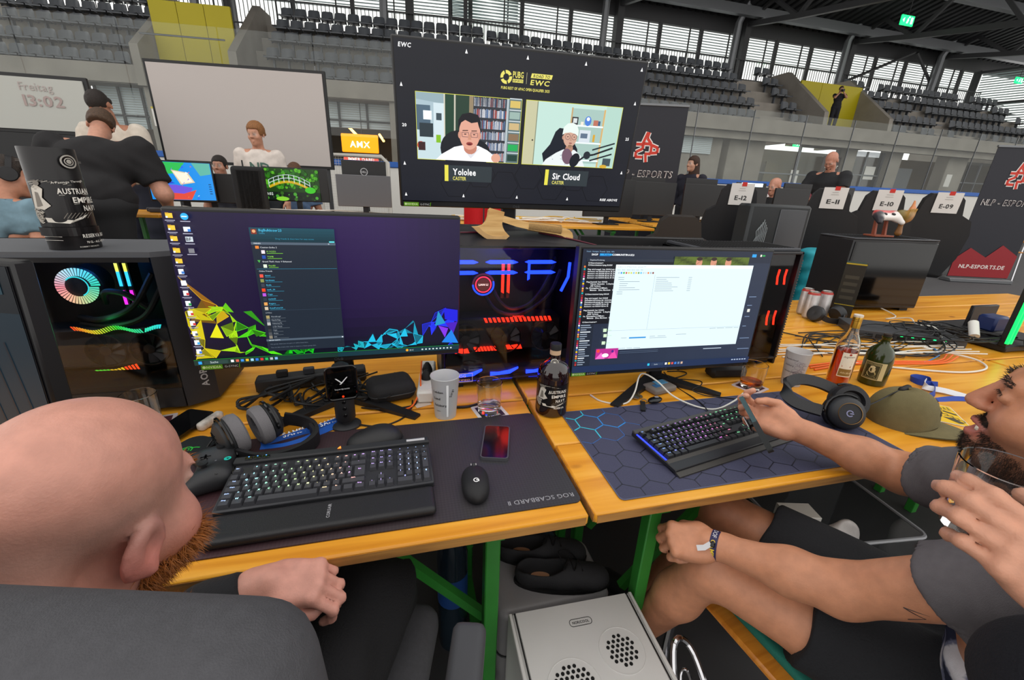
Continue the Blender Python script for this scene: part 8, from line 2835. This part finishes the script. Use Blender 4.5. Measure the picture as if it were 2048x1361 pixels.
# projection screens
m_pscr = M('projection_cloth', '#b9b1ad', .9)
def proj_screen(lab, c, w, h, yaw, txt=False, skirt=0.0):
 r = thing('projection_screen', lab, 'screen', Mx=plane_mx(c, yaw, 0))
 MB().box(0, .03, 0, w, .04, h, .004).build('frame', m_black, r)
 MB().box(0, .005, 0, w - .08, .02, h - .08).build('cloth', m_pscr if not txt else M('projection_cloth_grey', '#b3b4ae', .9), r)
 if skirt:
  MB().box(0, .03, -h / 2 - skirt / 2, w, .03, skirt).build('skirt', m_black, r)
 z0 = -(c[2] - ZB)
 for s in (-1, 1):
  MB().box(s * (w / 2 - .1), .05, (z0 - h / 2) / 2, .05, .05, -h / 2 - z0, 0).build('stand_leg', m_steel, r)
  MB().box(s * (w / 2 - .1), .05, z0 + .02, .06, .8, .04, .004).build('stand_foot', m_steel, r)
 if txt:
  p = Paint(.003)
  p.text('Freitag', .33, .14, .12, '#a89c98', fit=.33).text('13:02', .335, -.02, .16, '#a08e8a', bold=1, fit=.40)
  p.build('projected_text', PRINT, r, T(0, -.008, 0) @ FLAT)
 return r
proj_screen('large blank projection screen with thin black frame', (-2.109, 7.39, 2.204), 2.328, 1.286, -7.24)
proj_screen('pale projection screen showing a faint weekday and the time 13:02', (-4.56, 6.82, 2.125), 2.02, .63, -3, True, .9)
# banners
def banner(lab, c, w, h, yaw, dx=0.0, red=False):
 r = thing('roll_up_banner', lab, 'banner', Mx=Matrix.Translation(c) @ Matrix.Rotation(math.radians(yaw), 4, 'Z'), group='dark esports banners')
 MB().box(0, 0, .03, w + .04, .2, .06, .01).build('base', m_steel_l, r)
 MB().box(0, 0, h / 2 + .04, w, .006, h - .06).build('print_sheet', M('banner_navy', '#1f1f28', .6), r)
 MB().box(0, 0, h + .015, w + .02, .03, .03, .004).build('top_rail', m_steel_l, r)
 p = Paint(.0015)
 y0 = h * (.76 if not red else .80)
 s = w * .19
 xo = dx
 def zz(pts, wd, c):
  p.line([(xo + a * s, y0 + b * s) for a, b in pts], wd * s, c)
 knot = [(-.05, 1.15), (-.35, .35), (.35, .35), (.35, -.35), (-.10, -.35)], [(.05, 1.15), (-.05, .75), (.30, .35)], [(-.85, .30), (-.30, .30), (-.30, 0), (-.80, -.25), (-.80, -.60), (-.25, -.60)], [(.25, .30), (.85, .1), (.85, -.25), (.30, -.30)], [(-.05, -.35), (.05, -.95)]
 for k in knot:
  zz(k, .34, '#e8e4e0')
 for k in knot:
  zz(k, .20, '#c8321e')
 p.text('NLP - ESPORTS', xo, h * .595, w * .13, '#cfcac6', bold=1, shear=.12, align='c', fit=w * .86)
 p.text('NLP - ESPORTS', xo, h * .5975, w * .115, '#3a2a30', bold=0, shear=.12, align='c', fit=w * .84)
 if red:
  p.poly([(-w / 2, .08), (w / 2, .08), (w / 2, h * .22), (w * .2, h * .30), (0, h * .20), (-w * .3, h * .27), (-w / 2, h * .18)], '#8e1620')
  p.text('NLP-ESPORTS.DE', 0, h * .11, w * .09, '#e0d8d4', bold=1, align='c', fit=w * .75)
 else:
  p.poly([(-w / 2, .08), (w / 2, .08), (w / 2, h * .14), (0, h * .22), (-w / 2, h * .12)], '#5a141c')
 p.build('banner_print', PRINT, r, T(0, -.004, 0) @ FLAT)
 return r
banner('dark esports banner with a red knot logo behind the raised monitor', (3.376, 5.75, ZB), .95, 2.21, -14, dx=-.02)
banner('dark esports banner with a red knot logo and red flame foot', (8.6, 4.47, ZB), .88, 1.9, -18, red=True)
# monitors, towers and small things on the tables behind
def bgmon(lab, c, w, h, yaw, paint=None, back=False, mat=None, brand=None, foot=True):
 Mx = plane_mx(c, yaw, 0)
 r = thing('office_monitor', lab, 'monitor', Mx=Mx)
 MB().box(0, .02, 0, w, .03, h, .004).build('housing', mat or m_bezel, r)
 sy = .045
 MB().box(0, sy, -h * .375, .05, .02, h * .25, .004).build('neck', m_metal_d, r)
 zb = -(c[2] - ZT2)
 MB().box(0, sy, (zb - h / 2) / 2, .05, .02, max(.01, -h / 2 - zb)).build('neck', m_metal_d, r)
 MB().box(0, sy, zb + .006, .24, .16, .012, .004).build('stand_base', m_metal_d, r)
 if paint:
  paint(r, w, h)
 if brand:
  p = Paint(.001)
  p.ring(0, 0, .035, .006, '#b8b8bc', 18).text(brand, 0, -.010, .026, '#b8b8bc', bold=1, align='c', fit=.05)
  p.build('brand_print', PRINT, r, T(0, .0355 if not back else -.001, h * .1, rz=180 if not back else 0) @ FLAT)
 return r
def paint_game(r, w, h):
 p = Paint(.0005)
 rr = random.Random(2)
 p.rect(-w / 2 + .012, -h / 2 + .015, w / 2 - .012, h / 2 - .012, '#1a86d8')
 p.poly([(-w * .48, h * .46), (w * .1, h * .46), (-w * .05, h * .2), (-w * .3, h * .15), (-w * .48, h * .25)], '#30b050')
 p.poly([(-w * .48, h * .2), (-w * .3, h * .15), (-w * .1, -h * .05), (-w * .48, -h * .1)], '#2a48c0')
 p.poly([(-w * .12, h * .28), (w * .12, h * .22), (w * .2, -h * .02), (-w * .02, -h * .08)], '#d0c0a0').poly([(-w * .1, h * .25), (w * .1, h * .2), (w * .17, 0), (0, -h * .05)], '#e8e0cc')
 p.poly([(-w * .48, -h * .1), (-w * .1, -h * .08), (w * .15, -h * .15), (w * .05, -h * .4), (-w * .4, -h * .45)], '#6a50c8')
 p.poly([(-w * .4, -h * .45), (-w * .2, -h * .28), (w * .0, -h * .3), (w * .2, -h * .2), (w * .1, -h * .45)], '#d04838')
 for k in range(30):
  x_, y_ = rr.uniform(-.45, .2) * w, rr.uniform(-.45, .4) * h
  p.poly([(x_, y_), (x_ + .03 * rr.random(), y_ + .01), (x_ + .012, y_ + .03 * rr.random())], rr.choice(('#e8b040', '#d84860', '#50d070', '#8060e0', '#f0e8e0', '#3060e8')))
 p.poly([(w * .2, h * .46), (w * .47, h * .46), (w * .47, h * .2), (w * .3, h * .15)], '#58a898')
 for k in range(5):
  p.rect(w * .40, -h * .3 + k * .02, w * .44, -h * .3 + k * .02 + .008, '#104878')
 p.build('screen_image', GLOW, r, T(0, .0035, 0) @ FLAT)
def paint_bridge(r, w, h):
 p = Paint(.0005)
 rr = random.Random(8)
 x1 = w * .36
 p.rect(-w / 2 + .01, -h / 2 + .012, x1, h / 2 - .01, '#1a3a10')
 for k in range(150):
  x_, y_ = rr.uniform(-.48, .34) * w, rr.uniform(-.1, .44) * h
  p.disc(x_, y_, rr.uniform(.006, .02), rr.choice(('#2a6a12', '#3c8a18', '#1c4a10', '#52a020', '#246018')), 7)
 p.rect(-w / 2 + .01, -h / 2 + .012, x1, -h * .22, '#0e1a12')
 arc_ = [(-w * .40 + w * .62 * t, -h * .22 + h * .30 * math.sin(PI * (.15 + t * .75))) for t in [i / 16 for i in range(17)]]
 p.line(arc_, .022, '#b89a18')
 p.line([(a, b_ + .035) for a, b_ in arc_], .005, '#c8d0d8')
 p.line([(a, b_ + .065) for a, b_ in arc_], .004, '#c8d0d8')
 for a, b_ in arc_[::2]:
  p.line([(a, b_), (a, b_ + .068)], .005, '#c8d0d8')
 for k in range(26):
  p.disc(rr.uniform(-.46, .32) * w, rr.uniform(-.45, -.25) * h, rr.uniform(.006, .018), rr.choice(('#2c5a18', '#182c10', '#40902a', '#0c140c')), 7)
 p.disc(w * .22, -h * .15, .05, '#38b020', 12, ry=.03).disc(-w * .22, -h * .42, .06, '#7ac030', 12, ry=.02)
 p.text('13:02', -w * .46, -h * .32, .035, '#e8f0e8')
 p.build('screen_image', GLOW, r, T(0, .0035, 0) @ FLAT)
bgmon('monitor showing a bright blue and violet game landscape', (-1.905, 4.62, 1.36), .50, .345, 10, paint_game)
bgmon('monitor showing a green garden with an arched bridge', (-.995, 4.78, 1.365), .60, .315, -4, paint_bridge)
bgmon('plain grey monitor back on a short stand', (-.331, 4.38, 1.338), .487, .282, -2, mat=M('monitor_back_grey', '#5c5c60', .5), back=True)
bgmon('black monitor back with a round logo behind the grey one', (-.335, 4.60, 1.486), .41, .25, -2, mat=m_bezel, back=True, brand='DELL')
bgmon('black monitor turned away beside the bright game screen', (-1.72, 4.70, 1.31), .44, .26, -2, back=True)
r = thing('pc_tower', 'plain black fabric fronted tower beside the bridge picture', 'computer', Mx=T(-1.42, 4.38, ZT2, rz=18))
Body(.03).box((.13, .15, .21), (.13, .15, .21), .03).build('case_shell', .012, M('case_weave', '#1c1c1e', .8, bump=.4, bscale=500), r)
MB().cyl((.1, .1, .41), (.1, .1, .47), .006, seg=8).build('antenna', m_black, r)
MB().box(.13, .002, .21, .20, .004, .36, .002).build('front_mesh', M('mesh_dark', '#151517', .7, bump=.6, bscale=900), r)
rr = random.Random(21)
for k in range(16):
 x_, y_ = rr.uniform(-2.2, .8), 0
 y_ = 4.52 - (x_ + 1.95) * .095 + rr.uniform(.02, .30)
 o = MB().box(0, 0, .02, rr.uniform(.05, .14), rr.uniform(.03, .08), .035, .006).build('desk_clutter_box', M('clutter%d' % (k % 5), ('#c8c0b0', '#b09068', '#3a3a40', '#d8d4cc', '#8a6a50')[k % 5], .6), Mx=T(x_, y_, ZT2, rz=rr.uniform(-40, 40)))
 tag(o, 'small %s box among cables on the next row of tables' % ('cream', 'tan', 'black', 'white', 'brown')[k % 5], 'box', 'small boxes on the next row of tables')
for nm, cc, x0, x1, y0 in (('pale', '#c8c4bc', -2.1, .1, 4.45), ('yellow', '#d8a820', .45, 2.2, 4.36), ('white', '#d8d8d4', .5, 2.3, 4.30)):
 mb = MB()
 for k in range(9):
  pts_ = [(rr.uniform(x0, x1), y0 - (rr.uniform(0, .1)) + rr.uniform(0, .25), ZT2 + .008 + rr.uniform(0, .05)) for j in range(5)]
  pts_.sort()
  mb.tube(spline(pts_, 5), .006, 5)
 tag(mb.build('cable_tangle', M(nm + '_cables', cc, .6)), 'tangle of %s cables on the next row of tables' % nm, 'cables', kind='stuff')
for k, (x, y, lab) in enumerate(((2.12, 4.22, 'black monitor back left of the chair signed E-12'), (2.95, 4.72, 'black monitor back behind the chair signed E-12'), (3.62, 4.7, 'black monitor back in front of the seated bald person'), (4.3, 4.72, 'black monitor back in front of the standing bald person'), (5.0, 4.74, 'black monitor back behind the chair signed E-10'), (5.75, 4.76, 'black monitor back behind the chair signed E-09'))):
 bgmon(lab, (x, y, 1.36), .58, .38, 2, back=True)
for k in range(5):
 mo = bgmon(('dark monitor with a red glowing stripe', 'dark monitor beyond the seated bald person', 'monitor with a lit white edge', 'dark monitor right of the lit white edge', 'dark monitor beside the far banner')[k], (3.1 + k * .8, 5.15, 1.47 + .02 * (k % 2)), .5, .28, 2, back=True)
 if k == 0:
  q = Paint(.002)
  q.rect(-.15, -.02, .12, .03, '#ff2a10').disc(-.17, -.06, .02, '#ff8020', 8)
  q.build('red_light', GLOW, mo, T(0, .002, .04) @ FLAT)
 if k == 2:
  MB().box(0, .003, .11, .36, .01, .05).build('lit_edge', M('panel_white', '#d8f0ff', emit=1.2), mo)
# gaming chairs with paper signs
def gchair(lab, x, y, rz, sign=None, group='gaming chairs with paper signs', mat=None, z=ZB, hgt=1.22):
 r = thing('gaming_chair', lab, 'chair', Mx=T(x, y, z, rz=rz), group=group)
 m_ = mat or M('gaming_black', '#1b1b1e', .5)
 k = hgt / 1.22
 out = [(-.20, .45), (-.26, .62), (-.28, .85), (-.25, .98), (-.17, 1.03), (-.145, 1.17), (-.10, 1.22), (.10, 1.22), (.145, 1.17), (.17, 1.03), (.25, .98), (.28, .85), (.26, .62), (.20, .45)]
 MB().prism([(a, b_ * k) for a, b_ in out], -.05, .05, T(0, -.24, 0, rx=6) @ FLAT).build('backrest', m_, r, ang=30)
 MB().box(0, .0, .44, .50, .5, .10, .03).build('seat', m_, r)
 for s in (-1, 1):
  MB().box(s * .255, -.02, .66, .06, .26, .03, .01).build('armrest', m_black, r)
  MB().tube([(s * .255, -.02, .65), (s * .255, -.02, .46), (s * .2, -.02, .42)], .018, 6).build('armrest_post', m_black, r)
 MB().cyl((0, 0, .07), (0, 0, .40), .03, seg=10).build('gas_column', m_metal_d, r)
 for j in range(5):
  a = 2 * PI * j / 5
  MB().tube([(0, 0, .09), (.3 * math.cos(a), .3 * math.sin(a), .04)], [.03, .02], 6).build('base_leg', m_black, r)
 if sign:
  q = thing('paper_sign', 'white paper sign reading %s taped to a black chair back' % sign, 'sign', Mx=T(x, y, z, rz=rz) @ T(.02, -.415, 1.10 * k, rx=6), group='paper signs on chair backs')
  MB().box(0, 0, .03, .19, .003, .19).build('sheet', M('paper_white', '#dcd8d4', .8), q)
  p = Paint(.001)
  p.text(sign, 0, -.02, .055, '#2a2a2c', bold=1, align='c', fit=.10).rect(-.03, .06, .03, .064, '#a8a4a0').rect(-.025, .08, .025, .084, '#a8a4a0')
  p.build('sign_print', PRINT, q, T(0, -.002, 0) @ FLAT)
  MB().box(.01, -.003, .118, .04, .003, .035).build('tape', M('red_tape', '#c83028', .5), q)
 return r
for (sg, x, y) in (('E-12', 3.27, 3.80), ('E-11', 4.22, 3.62), ('E-10', 4.80, 3.55), ('E-09', 5.38, 3.42)):
 gchair('black gaming chair carrying the paper sign %s' % sg, x, y, -35 if sg == 'E-12' else -42, sg)
gchair('black chair with brown piping beyond the AOC-free dark screen back'.replace('AOC-free dark screen back', 'right monitor'), 2.20, 3.25, -20, None, None, M('brown_black_leather', '#2a2522', .5), ZB, .96)
r = thing('pc_tower', 'large dark tower with a striped tribal emblem in front of the signed chairs', 'computer', Mx=T(2.78, 3.0, ZB, rz=-15))
MB().box(.25, .12, .53, .50, .24, 1.06, .02).build('case_shell', M('case_bluegrey', '#23272a', .45), r)
MB().box(.35, -.004, .60, .22, .01, .85, .004).build('front_panel', M('panel_satin', '#4a4c50', .35, metal=.3), r)
p = Paint(.002)
for k in range(7):
 p.line([(.06 + .016 * k, .60), (.09 + .012 * k, .68 + .01 * k), (.08 + .014 * k, .76 - .012 * abs(k - 3)), (.10 + .010 * k, .82 - .02 * abs(k - 3))], .006, '#8a9296')
p.poly([(.11, .575), (.125, .575), (.118, .59)], '#50c020')
p.build('emblem', PRINT, r, T(0, -.001, .12) @ FLAT)
r = thing('cloth', 'bright red cloth hanging beside the wooden axe', 'cloth', Mx=T(.70, 3.80, ZB))
MB().grid(lambda u, v: ((u - .5) * .34, .03 * math.sin(u * 14) , .55 + .42 * v), 24, 6).grid(lambda u, v: ((u - .5) * .34, .03 * math.sin(u * 14) + .01, .55 + .42 * v), 24, 6).build('drape', M('red_cloth', '#c01018', .85), r)
MB().tube([(0, .04, .98), (0, .04, 0)], .02, 8).build('stand_pole', m_steel, r)
MB().box(0, .03, .975, .36, .03, .02).build('rail', m_steel, r)
MB().box(0, .04, .01, .4, .3, .02, .004).build('foot', m_steel, r)
# wooden chairs at the right edge
for k, (x, y, rz) in enumerate(((6.15, 2.72, -20), (9.35, 4.75, -30))):
 r = thing('wooden_chair', ('amber plywood chair by the end of the pine table', 'amber plywood chair further back beside the far banner')[k], 'chair', Mx=T(x, y, ZB if y > 2.95 else 0, rz=rz))
 hz = 0 if y > 2.95 else .0
 MB().box(0, 0, .45, .42, .42, .02, .008).build('seat', m_seatw, r)
 Body(.02).box((0, -.2, .74 + .12 * (1 - k)), (.21, .012, .14), .011).build('backrest', .01, m_seatw, r)
 for sx in (-.19, .19):
  MB().tube([(sx, -.19, .80 + .12 * (1 - k)), (sx, -.19, .45), (sx, -.24, .0)], .011, 8).build('leg', m_chrome, r)
  MB().tube([(sx, .19, .45), (sx, .22, .0)], .011, 8).build('leg', m_chrome, r)
# teal bag and goal, signs
r = thing('tote_bag', 'teal patterned drawstring bag behind the silver cans', 'bag', Mx=T(3.60, 3.02, ZB))
Body(.05).box((0, 0, .35), (.17, .09, .348), .06).build('bag_body', .012, M('teal_print', '#148a98', .7, var=.25, scale=9), r, fold=lambda P: folds(P, .012, 26))
MB().tube(spline([(-.13, -.08, .58), (-.05, -.1, .63), (.05, -.1, .63), (.13, -.08, .60)], 4), .008, 6).build('drawstring', M('navy_cord', '#1c3a6a', .7), r)
m_net = M('white_net', '#c8c4bc', .8)
r = thing('hockey_goal', 'white netted hockey goal standing before the orange sign', 'goal', Mx=HA @ T(-2.05, 10.6, ZB))
MB().tube([(-.75, 0, 0), (-.75, 0, 1.62), (.62, 0, 1.62), (.75, 0, 1.5), (.75, 0, 0)], .05, 8).build('goal_frame', m_net, r)
mb = MB()
for k in range(26):
 mb.box(-.72 + k * .058, .02, .85, .006, .004, 1.5)
 mb.box(0, .02, .1 + k * .058, 1.45, .004, .006)
tag(mb.build('net', m_net, r), kind='stuff')
r = thing('light_sign', 'glowing orange sign with white letters behind the hockey goal', 'sign', Mx=HA @ T(-2.5, 14.2, 2.50))
MB().box(0, 0, -.05, 1.05, .06, .50, .02).build('panel', M('orange_glow', '#f08a08', emit=1.0, ecol='#ff9a10'), r)
p = Paint(.003)
p.text('AMX', 0, -.16, .24, '#fff4e0', bold=1, align='c')
p.rect(-.5, -.62, .5, -.34, '#e04a38')
p.text('IMMER DABEI', 0, -.53, .12, '#f8e0d8', bold=1, align='c')
p.build('sign_print', vcol_mat('sign_light'), r, T(0, -.035, 0) @ FLAT)
MB().box(0, 0, -.48, 1.0, .05, .27, .01).build('lower_panel', M('red_panel', '#d84434', emit=.5), r)
MB().box(0, .02, -1.4, .08, .04, 1.8).build('post', m_steel, r)
r = thing('prohibition_sign', 'square white sign with a crossed out ring above the person in the white sweater', 'sign', Mx=HA @ T(-6.45, 11.9, 2.62))
MB().box(0, 0, 0, .36, .02, .40, .004).build('plate', m_white, r)
p = Paint(.003)
p.ring(0, 0, .13, .03, '#8a3030', 24).line([(-.08, .08), (.08, -.08)], .03, '#8a3030').rect(-.18, .16, .18, .2, '#c8b848')
p.build('sign_print', PRINT, r, T(0, -.012, 0) @ FLAT)
MB().box(0, .02, -.4, .04, .02, .6).build('post', m_steel_l, r)
r = thing('poster', 'dark poster with two lines of white script on the glazed bay', 'poster', Mx=HB @ T(20.15, 17.1, 2.85))
MB().box(0, 0, 0, 1.1, .02, 1.0).build('sheet', M('poster_brown', '#33221c', .6), r)
p = Paint(.004)
p.text('Tuniser', -.42, .0, .26, '#e8e4dc', bold=1, shear=.2, fit=.85).text('Lobera', -.42, -.35, .26, '#e8e4dc', bold=1, shear=.2, fit=.8).text('STIRIA', -.3, .32, .12, '#c8a040', fit=.6)
p.build('poster_print', PRINT, r, T(0, -.012, 0) @ FLAT)
for k, (s_, z_, w_, h_, lab) in enumerate(((18.3, 2.3, .45, .75, 'white notice on the brown door'), (22.9, 2.75, .65, .6, 'white notice on the dark glazed bay'), (27.9, 2.6, .4, .6, 'small white notice on the concrete beside the grey door'))):
 o = MB().box(0, 0, 0, w_, .02, h_).build('notice', M('paper_white', '#dcd8d4', .8), Mx=HB @ T(s_, 17.27 if s_ < 26 else 16.89, z_))
 tag(o, lab, 'notice', 'white notices on the far wall')
# ------------------------------------------------------------------ people in the hall
def figure(lab, base, yaw, skin, hair, top, pants, z=ZB, hgt=1.75, lean=0.0, seated=False, armL=None, armR=None, wide=1.0, bald=False, sleeve=.45, h=.012, beard=None, headturn=0.0, nod=0.0, longhair=False, tops=None):
 """standing or seated person; base on the floor, yaw 0 looks along +y"""
 k = hgt / 1.75
 Mx = T(base[0], base[1], z, rz=yaw)
 zs = -.42 if seated else 0.0
 Lm = Matrix.Translation((0, 0, (.95 + zs) * k)) @ Matrix.Rotation(-math.radians(lean), 4, 'X') @ Matrix.Translation((0, 0, -.95 * k))
 P = lambda x, y, zz: Mx @ (Lm @ Vector((x * k, y * k, zz * k)))
 b = Body(.035)
 hm = Mx @ Lm @ T(0, .03 * k, 1.63 * k) @ Matrix.Rotation(math.radians(headturn), 4, 'Z') @ Matrix.Rotation(-math.radians(nod), 4, 'X') @ Matrix.Scale(k, 4)
 hb = head_prims(skin, skin, hair=hair if not bald else None)
 hb.xform(hm, k)
 b.join(hb)
 b.cap(P(0, 0, 1.55), P(0, -.01, 1.42), .055 * k, .065 * k, col=skin)
 b.ell(P(0, 0, 1.25), (.17 * wide * k, .11 * wide * k, .2 * k), (Mx @ Lm).to_3x3().normalized(), col=skin).ell(P(0, 0, 1.0), (.16 * wide * k, .11 * wide * k, .16 * k), (Mx @ Lm).to_3x3().normalized(), col=skin)
 arms = []
 for s, A in ((-1, armL), (1, armR)):
  sh = P(s * .19 * wide, 0, 1.40)
  if A:
   el, wr = P(*A[0]), P(*A[1])
  else:
   el, wr = P(s * .25 * wide, -.02, 1.12), P(s * .24 * wide, .06, .88)
  b.chain([P(s * .1, 0, 1.41), sh, el, wr], [.06 * k, .055 * k * wide, .042 * k * wide, .027 * k], col=skin)
  d = (wr - el).normalized()
  hd = hand_prims(-s, skin, ((20, 30, 20),) * 4)
  hd.xform(frame(wr, d, Mx.to_3x3() @ Vector((s * .8, .4, .3))) @ Matrix.Scale(k, 4), k)
  b.join(hd)
  arms.append((sh, el, wr))
 legs = []
 for s in (-1, 1):
  hp = Mx @ Vector((s * .09 * k, 0, (.92 + zs) * k))
  if seated:
   kn, an = Mx @ Vector((s * .13 * k, .42 * k, (.94 + zs) * k)), Mx @ Vector((s * .13 * k, .40 * k, .09 * k))
  else:
   kn, an = Mx @ Vector((s * .10 * k, .02, .50 * k)), Mx @ Vector((s * .10 * k, 0, .09 * k))
  b.chain([hp, kn, an], [.085 * k * wide, .058 * k, .038 * k], col=skin)
  b.cap(an + Vector((0, 0, -.045 * k)), an + Mx.to_3x3() @ Vector((0, .15 * k, -.055 * k)), .034 * k, .026 * k, col=skin)
  legs.append((hp, kn, an))
 r = thing('person', lab, 'person')
 b.build('body', h, SKIN, r)
 if not bald:
  hair_cap(r, hm, hair, h=h * .8)
 if longhair:
  Body(.03).ell(hm @ V(0, -.05, -.05), (.09, .07, .16)).ell(hm @ V(0, -.06, -.16), (.10, .06, .12)).build('hair', h * .8, M('hair_' + hair), r)
 if beard:
  Body(.02).ell(hm @ V(0, .055, -.09), (.055, .05, .045)).build('beard', h * .7, M('hair_' + beard, beard, .7), r)
 c = Body(.05)
 Rm = (Mx @ Lm).to_3x3().normalized()
 c.ell(P(0, 0, 1.27), (.19 * wide * k, .13 * wide * k, .21 * k), Rm).ell(P(0, 0, .99), (.185 * wide * k, .135 * wide * k, .19 * k), Rm).ell(P(0, 0, 1.41), (.12 * k, .085 * k, .05 * k), Rm)
 for sh, el, wr in arms:
  if sleeve > 1:
   c.chain([sh, el, lerp(el, wr, sleeve - 1)], [.075 * k * wide, .06 * k * wide, .045 * k])
  else:
   c.chain([sh, lerp(sh, el, sleeve + .15)], [.078 * k * wide, .07 * k * wide])
   cut_box(c, lerp(sh, el, sleeve + .15), el - sh, .11, .08)
 c.cap(P(0, -.01, 1.44), P(0, 0, 1.6), .066 * k, .075 * k, op='-', k=.01)
 c.build('top', h, tops or M('top_' + top, top, .9, bump=.3, bscale=300, var=.08, scale=20), r, fold=lambda Q: folds(Q, .006, 32))
 t = Body(.04)
 t.ell(Mx @ Vector((0, 0, (.92 + zs) * k)), (.18 * wide * k, .13 * wide * k, .12 * k), Mx.to_3x3().normalized())
 for hp, kn, an in legs:
  t.chain([hp, kn, an + Vector((0, 0, .02))], [.105 * k * wide, .08 * k, .065 * k])
 t.build('trousers', h * 1.2, M('trousers_' + pants, pants, .9), r)
 for hp, kn, an in legs:
  Body(.02).cap(an + Vector((0, 0, -.045 * k)), an + Mx.to_3x3() @ Vector((0, .17 * k, -.05 * k)), .045 * k, .036 * k).build('shoe', h * 1.2, m_rubber, r)
 return r, hm, P
figure('broad person in a black T-shirt seen from behind, bending over the next row of tables', (-2.22, 3.95), 2, '#b98670', '#4a3626', '#1b1a1c', '#202022', hgt=1.64, lean=30, wide=1.5, nod=15, headturn=25, armL=((-.40, .14, 1.12), (-.32, .40, 1.05)), armR=((.40, .14, 1.10), (.34, .40, 1.05)), sleeve=.6)
figure('person in a loose white sweater facing the broad person in black', (-2.80, 5.72), 172, '#a8765e', '#221a16', '#c9bfb2', '#2a2c38', hgt=1.86, lean=14, wide=1.15, nod=38, sleeve=1.7, armL=((-.30, .16, 1.12), (-.22, .42, 1.02)), armR=((.30, .16, 1.12), (.22, .42, 1.02)))
r, hm, P = figure('fair haired person in a white T-shirt with large green letters before the blank screen', (-1.52, 5.68), 190, '#c08a70', '#8a5c34', '#d6ccc4', '#303238', hgt=1.66, nod=10, headturn=-25, wide=.98)
p = Paint(.002)
p.text('ND', 0, 0, .15, '#48685c', bold=1, align='c', fit=.19).rect(-.06, -.035, .08, -.02, '#48685c')
p.build('shirt_print', PRINT, r, Matrix.Translation(P(0, .0, 1.21)) @ Matrix.Rotation(math.radians(10), 4, 'Z') @ T(0, -.145, 0) @ FLAT)
r, hm, P = figure('person with black headphones in a dyed blue grey T-shirt seated by the tall tin', (-2.40, 3.25), -10, '#b07a60', '#2a201a', '#5c7078', '#2a2a2e', hgt=1.58, lean=20, seated=True, headturn=-45, tops=M('dyed_cotton', '#5c7480', .9, var=.5, scale=7))
q = thing('headphones', 'black headphones worn by the person in the dyed T-shirt', 'headphones', Mx=hm)
for s in (-1, 1):
 MB().lathe([(.0, .012), (.045, .010), (.05, 0), (.045, -.02), (0, -.02)], 18, T(s * .105, -.01, -.005) @ Matrix.Rotation(s * PI / 2, 4, 'Y')).build('ear_cup', m_rubber, q)
MB().ribbon([(.112 * math.cos(a), -.01, .145 * math.sin(a)) for a in [PI * k / 14 for k in range(15)]], .03, .008, side=(0, 1, 0)).build('headband', m_rubber, q)
figure('dark haired person with glasses half hidden behind the black tower', (-2.24, 6.60), 178, '#b07c64', '#201814', '#303038', '#2a2a2e', hgt=1.75, seated=True)
figure('brown haired person half hidden behind the bridge picture monitor', (-1.31, 6.34), 185, '#b07c64', '#5a3c28', '#5a7090', '#2a2a2e', hgt=1.68, seated=True, nod=20)
figure('long haired person in dark clothes standing beyond the far tables', (4.80, 6.65), 120, '#c09078', '#3a2418', '#20202c', '#202024', hgt=1.70, sleeve=1.6, longhair=True, headturn=-20)
figure('bald person in black seated behind the far monitors', (6.02, 6.08), 100, '#c08a74', '#7a5a48', '#202022', '#202022', hgt=1.86, seated=True, bald=True, nod=15, wide=1.1)
figure('bald bearded person in black leaning over the far monitors', (6.66, 5.72), 110, '#b8806a', '#4a3428', '#222326', '#202022', hgt=1.82, bald=True, lean=6, nod=32, wide=1.15, beard='#3a2a22', armL=((-.28, .18, 1.14), (-.12, .42, 1.12)), armR=((.30, .12, 1.12), (.24, .40, 1.0)))
figure('person in black shorts and T-shirt taking photographs from the yellow stair opening', tuple((HB @ Vector((19.3, 16.9, 0)))[:2]), 150, '#b8866c', '#3a2a20', '#1e1e22', '#1e1e24', z=4.43, hgt=1.72, h=.02, armL=((-.22, .22, 1.28), (-.05, .22, 1.5)), armR=((.22, .22, 1.28), (.05, .22, 1.5)), nod=5)
q = thing('camera', 'small black camera raised by the person in the yellow stair opening', 'camera', Mx=Matrix.Translation(HB @ Vector((19.3, 16.9, 4.43))) @ Matrix.Rotation(math.radians(150), 4, 'Z') @ T(0, .24, 1.52))
MB().box(0, 0, 0, .14, .07, .1, .01).build('camera_body', m_black, q)
MB().cyl((0, .03, 0), (0, .12, 0), .038, seg=12).build('lens', m_gloss, q)
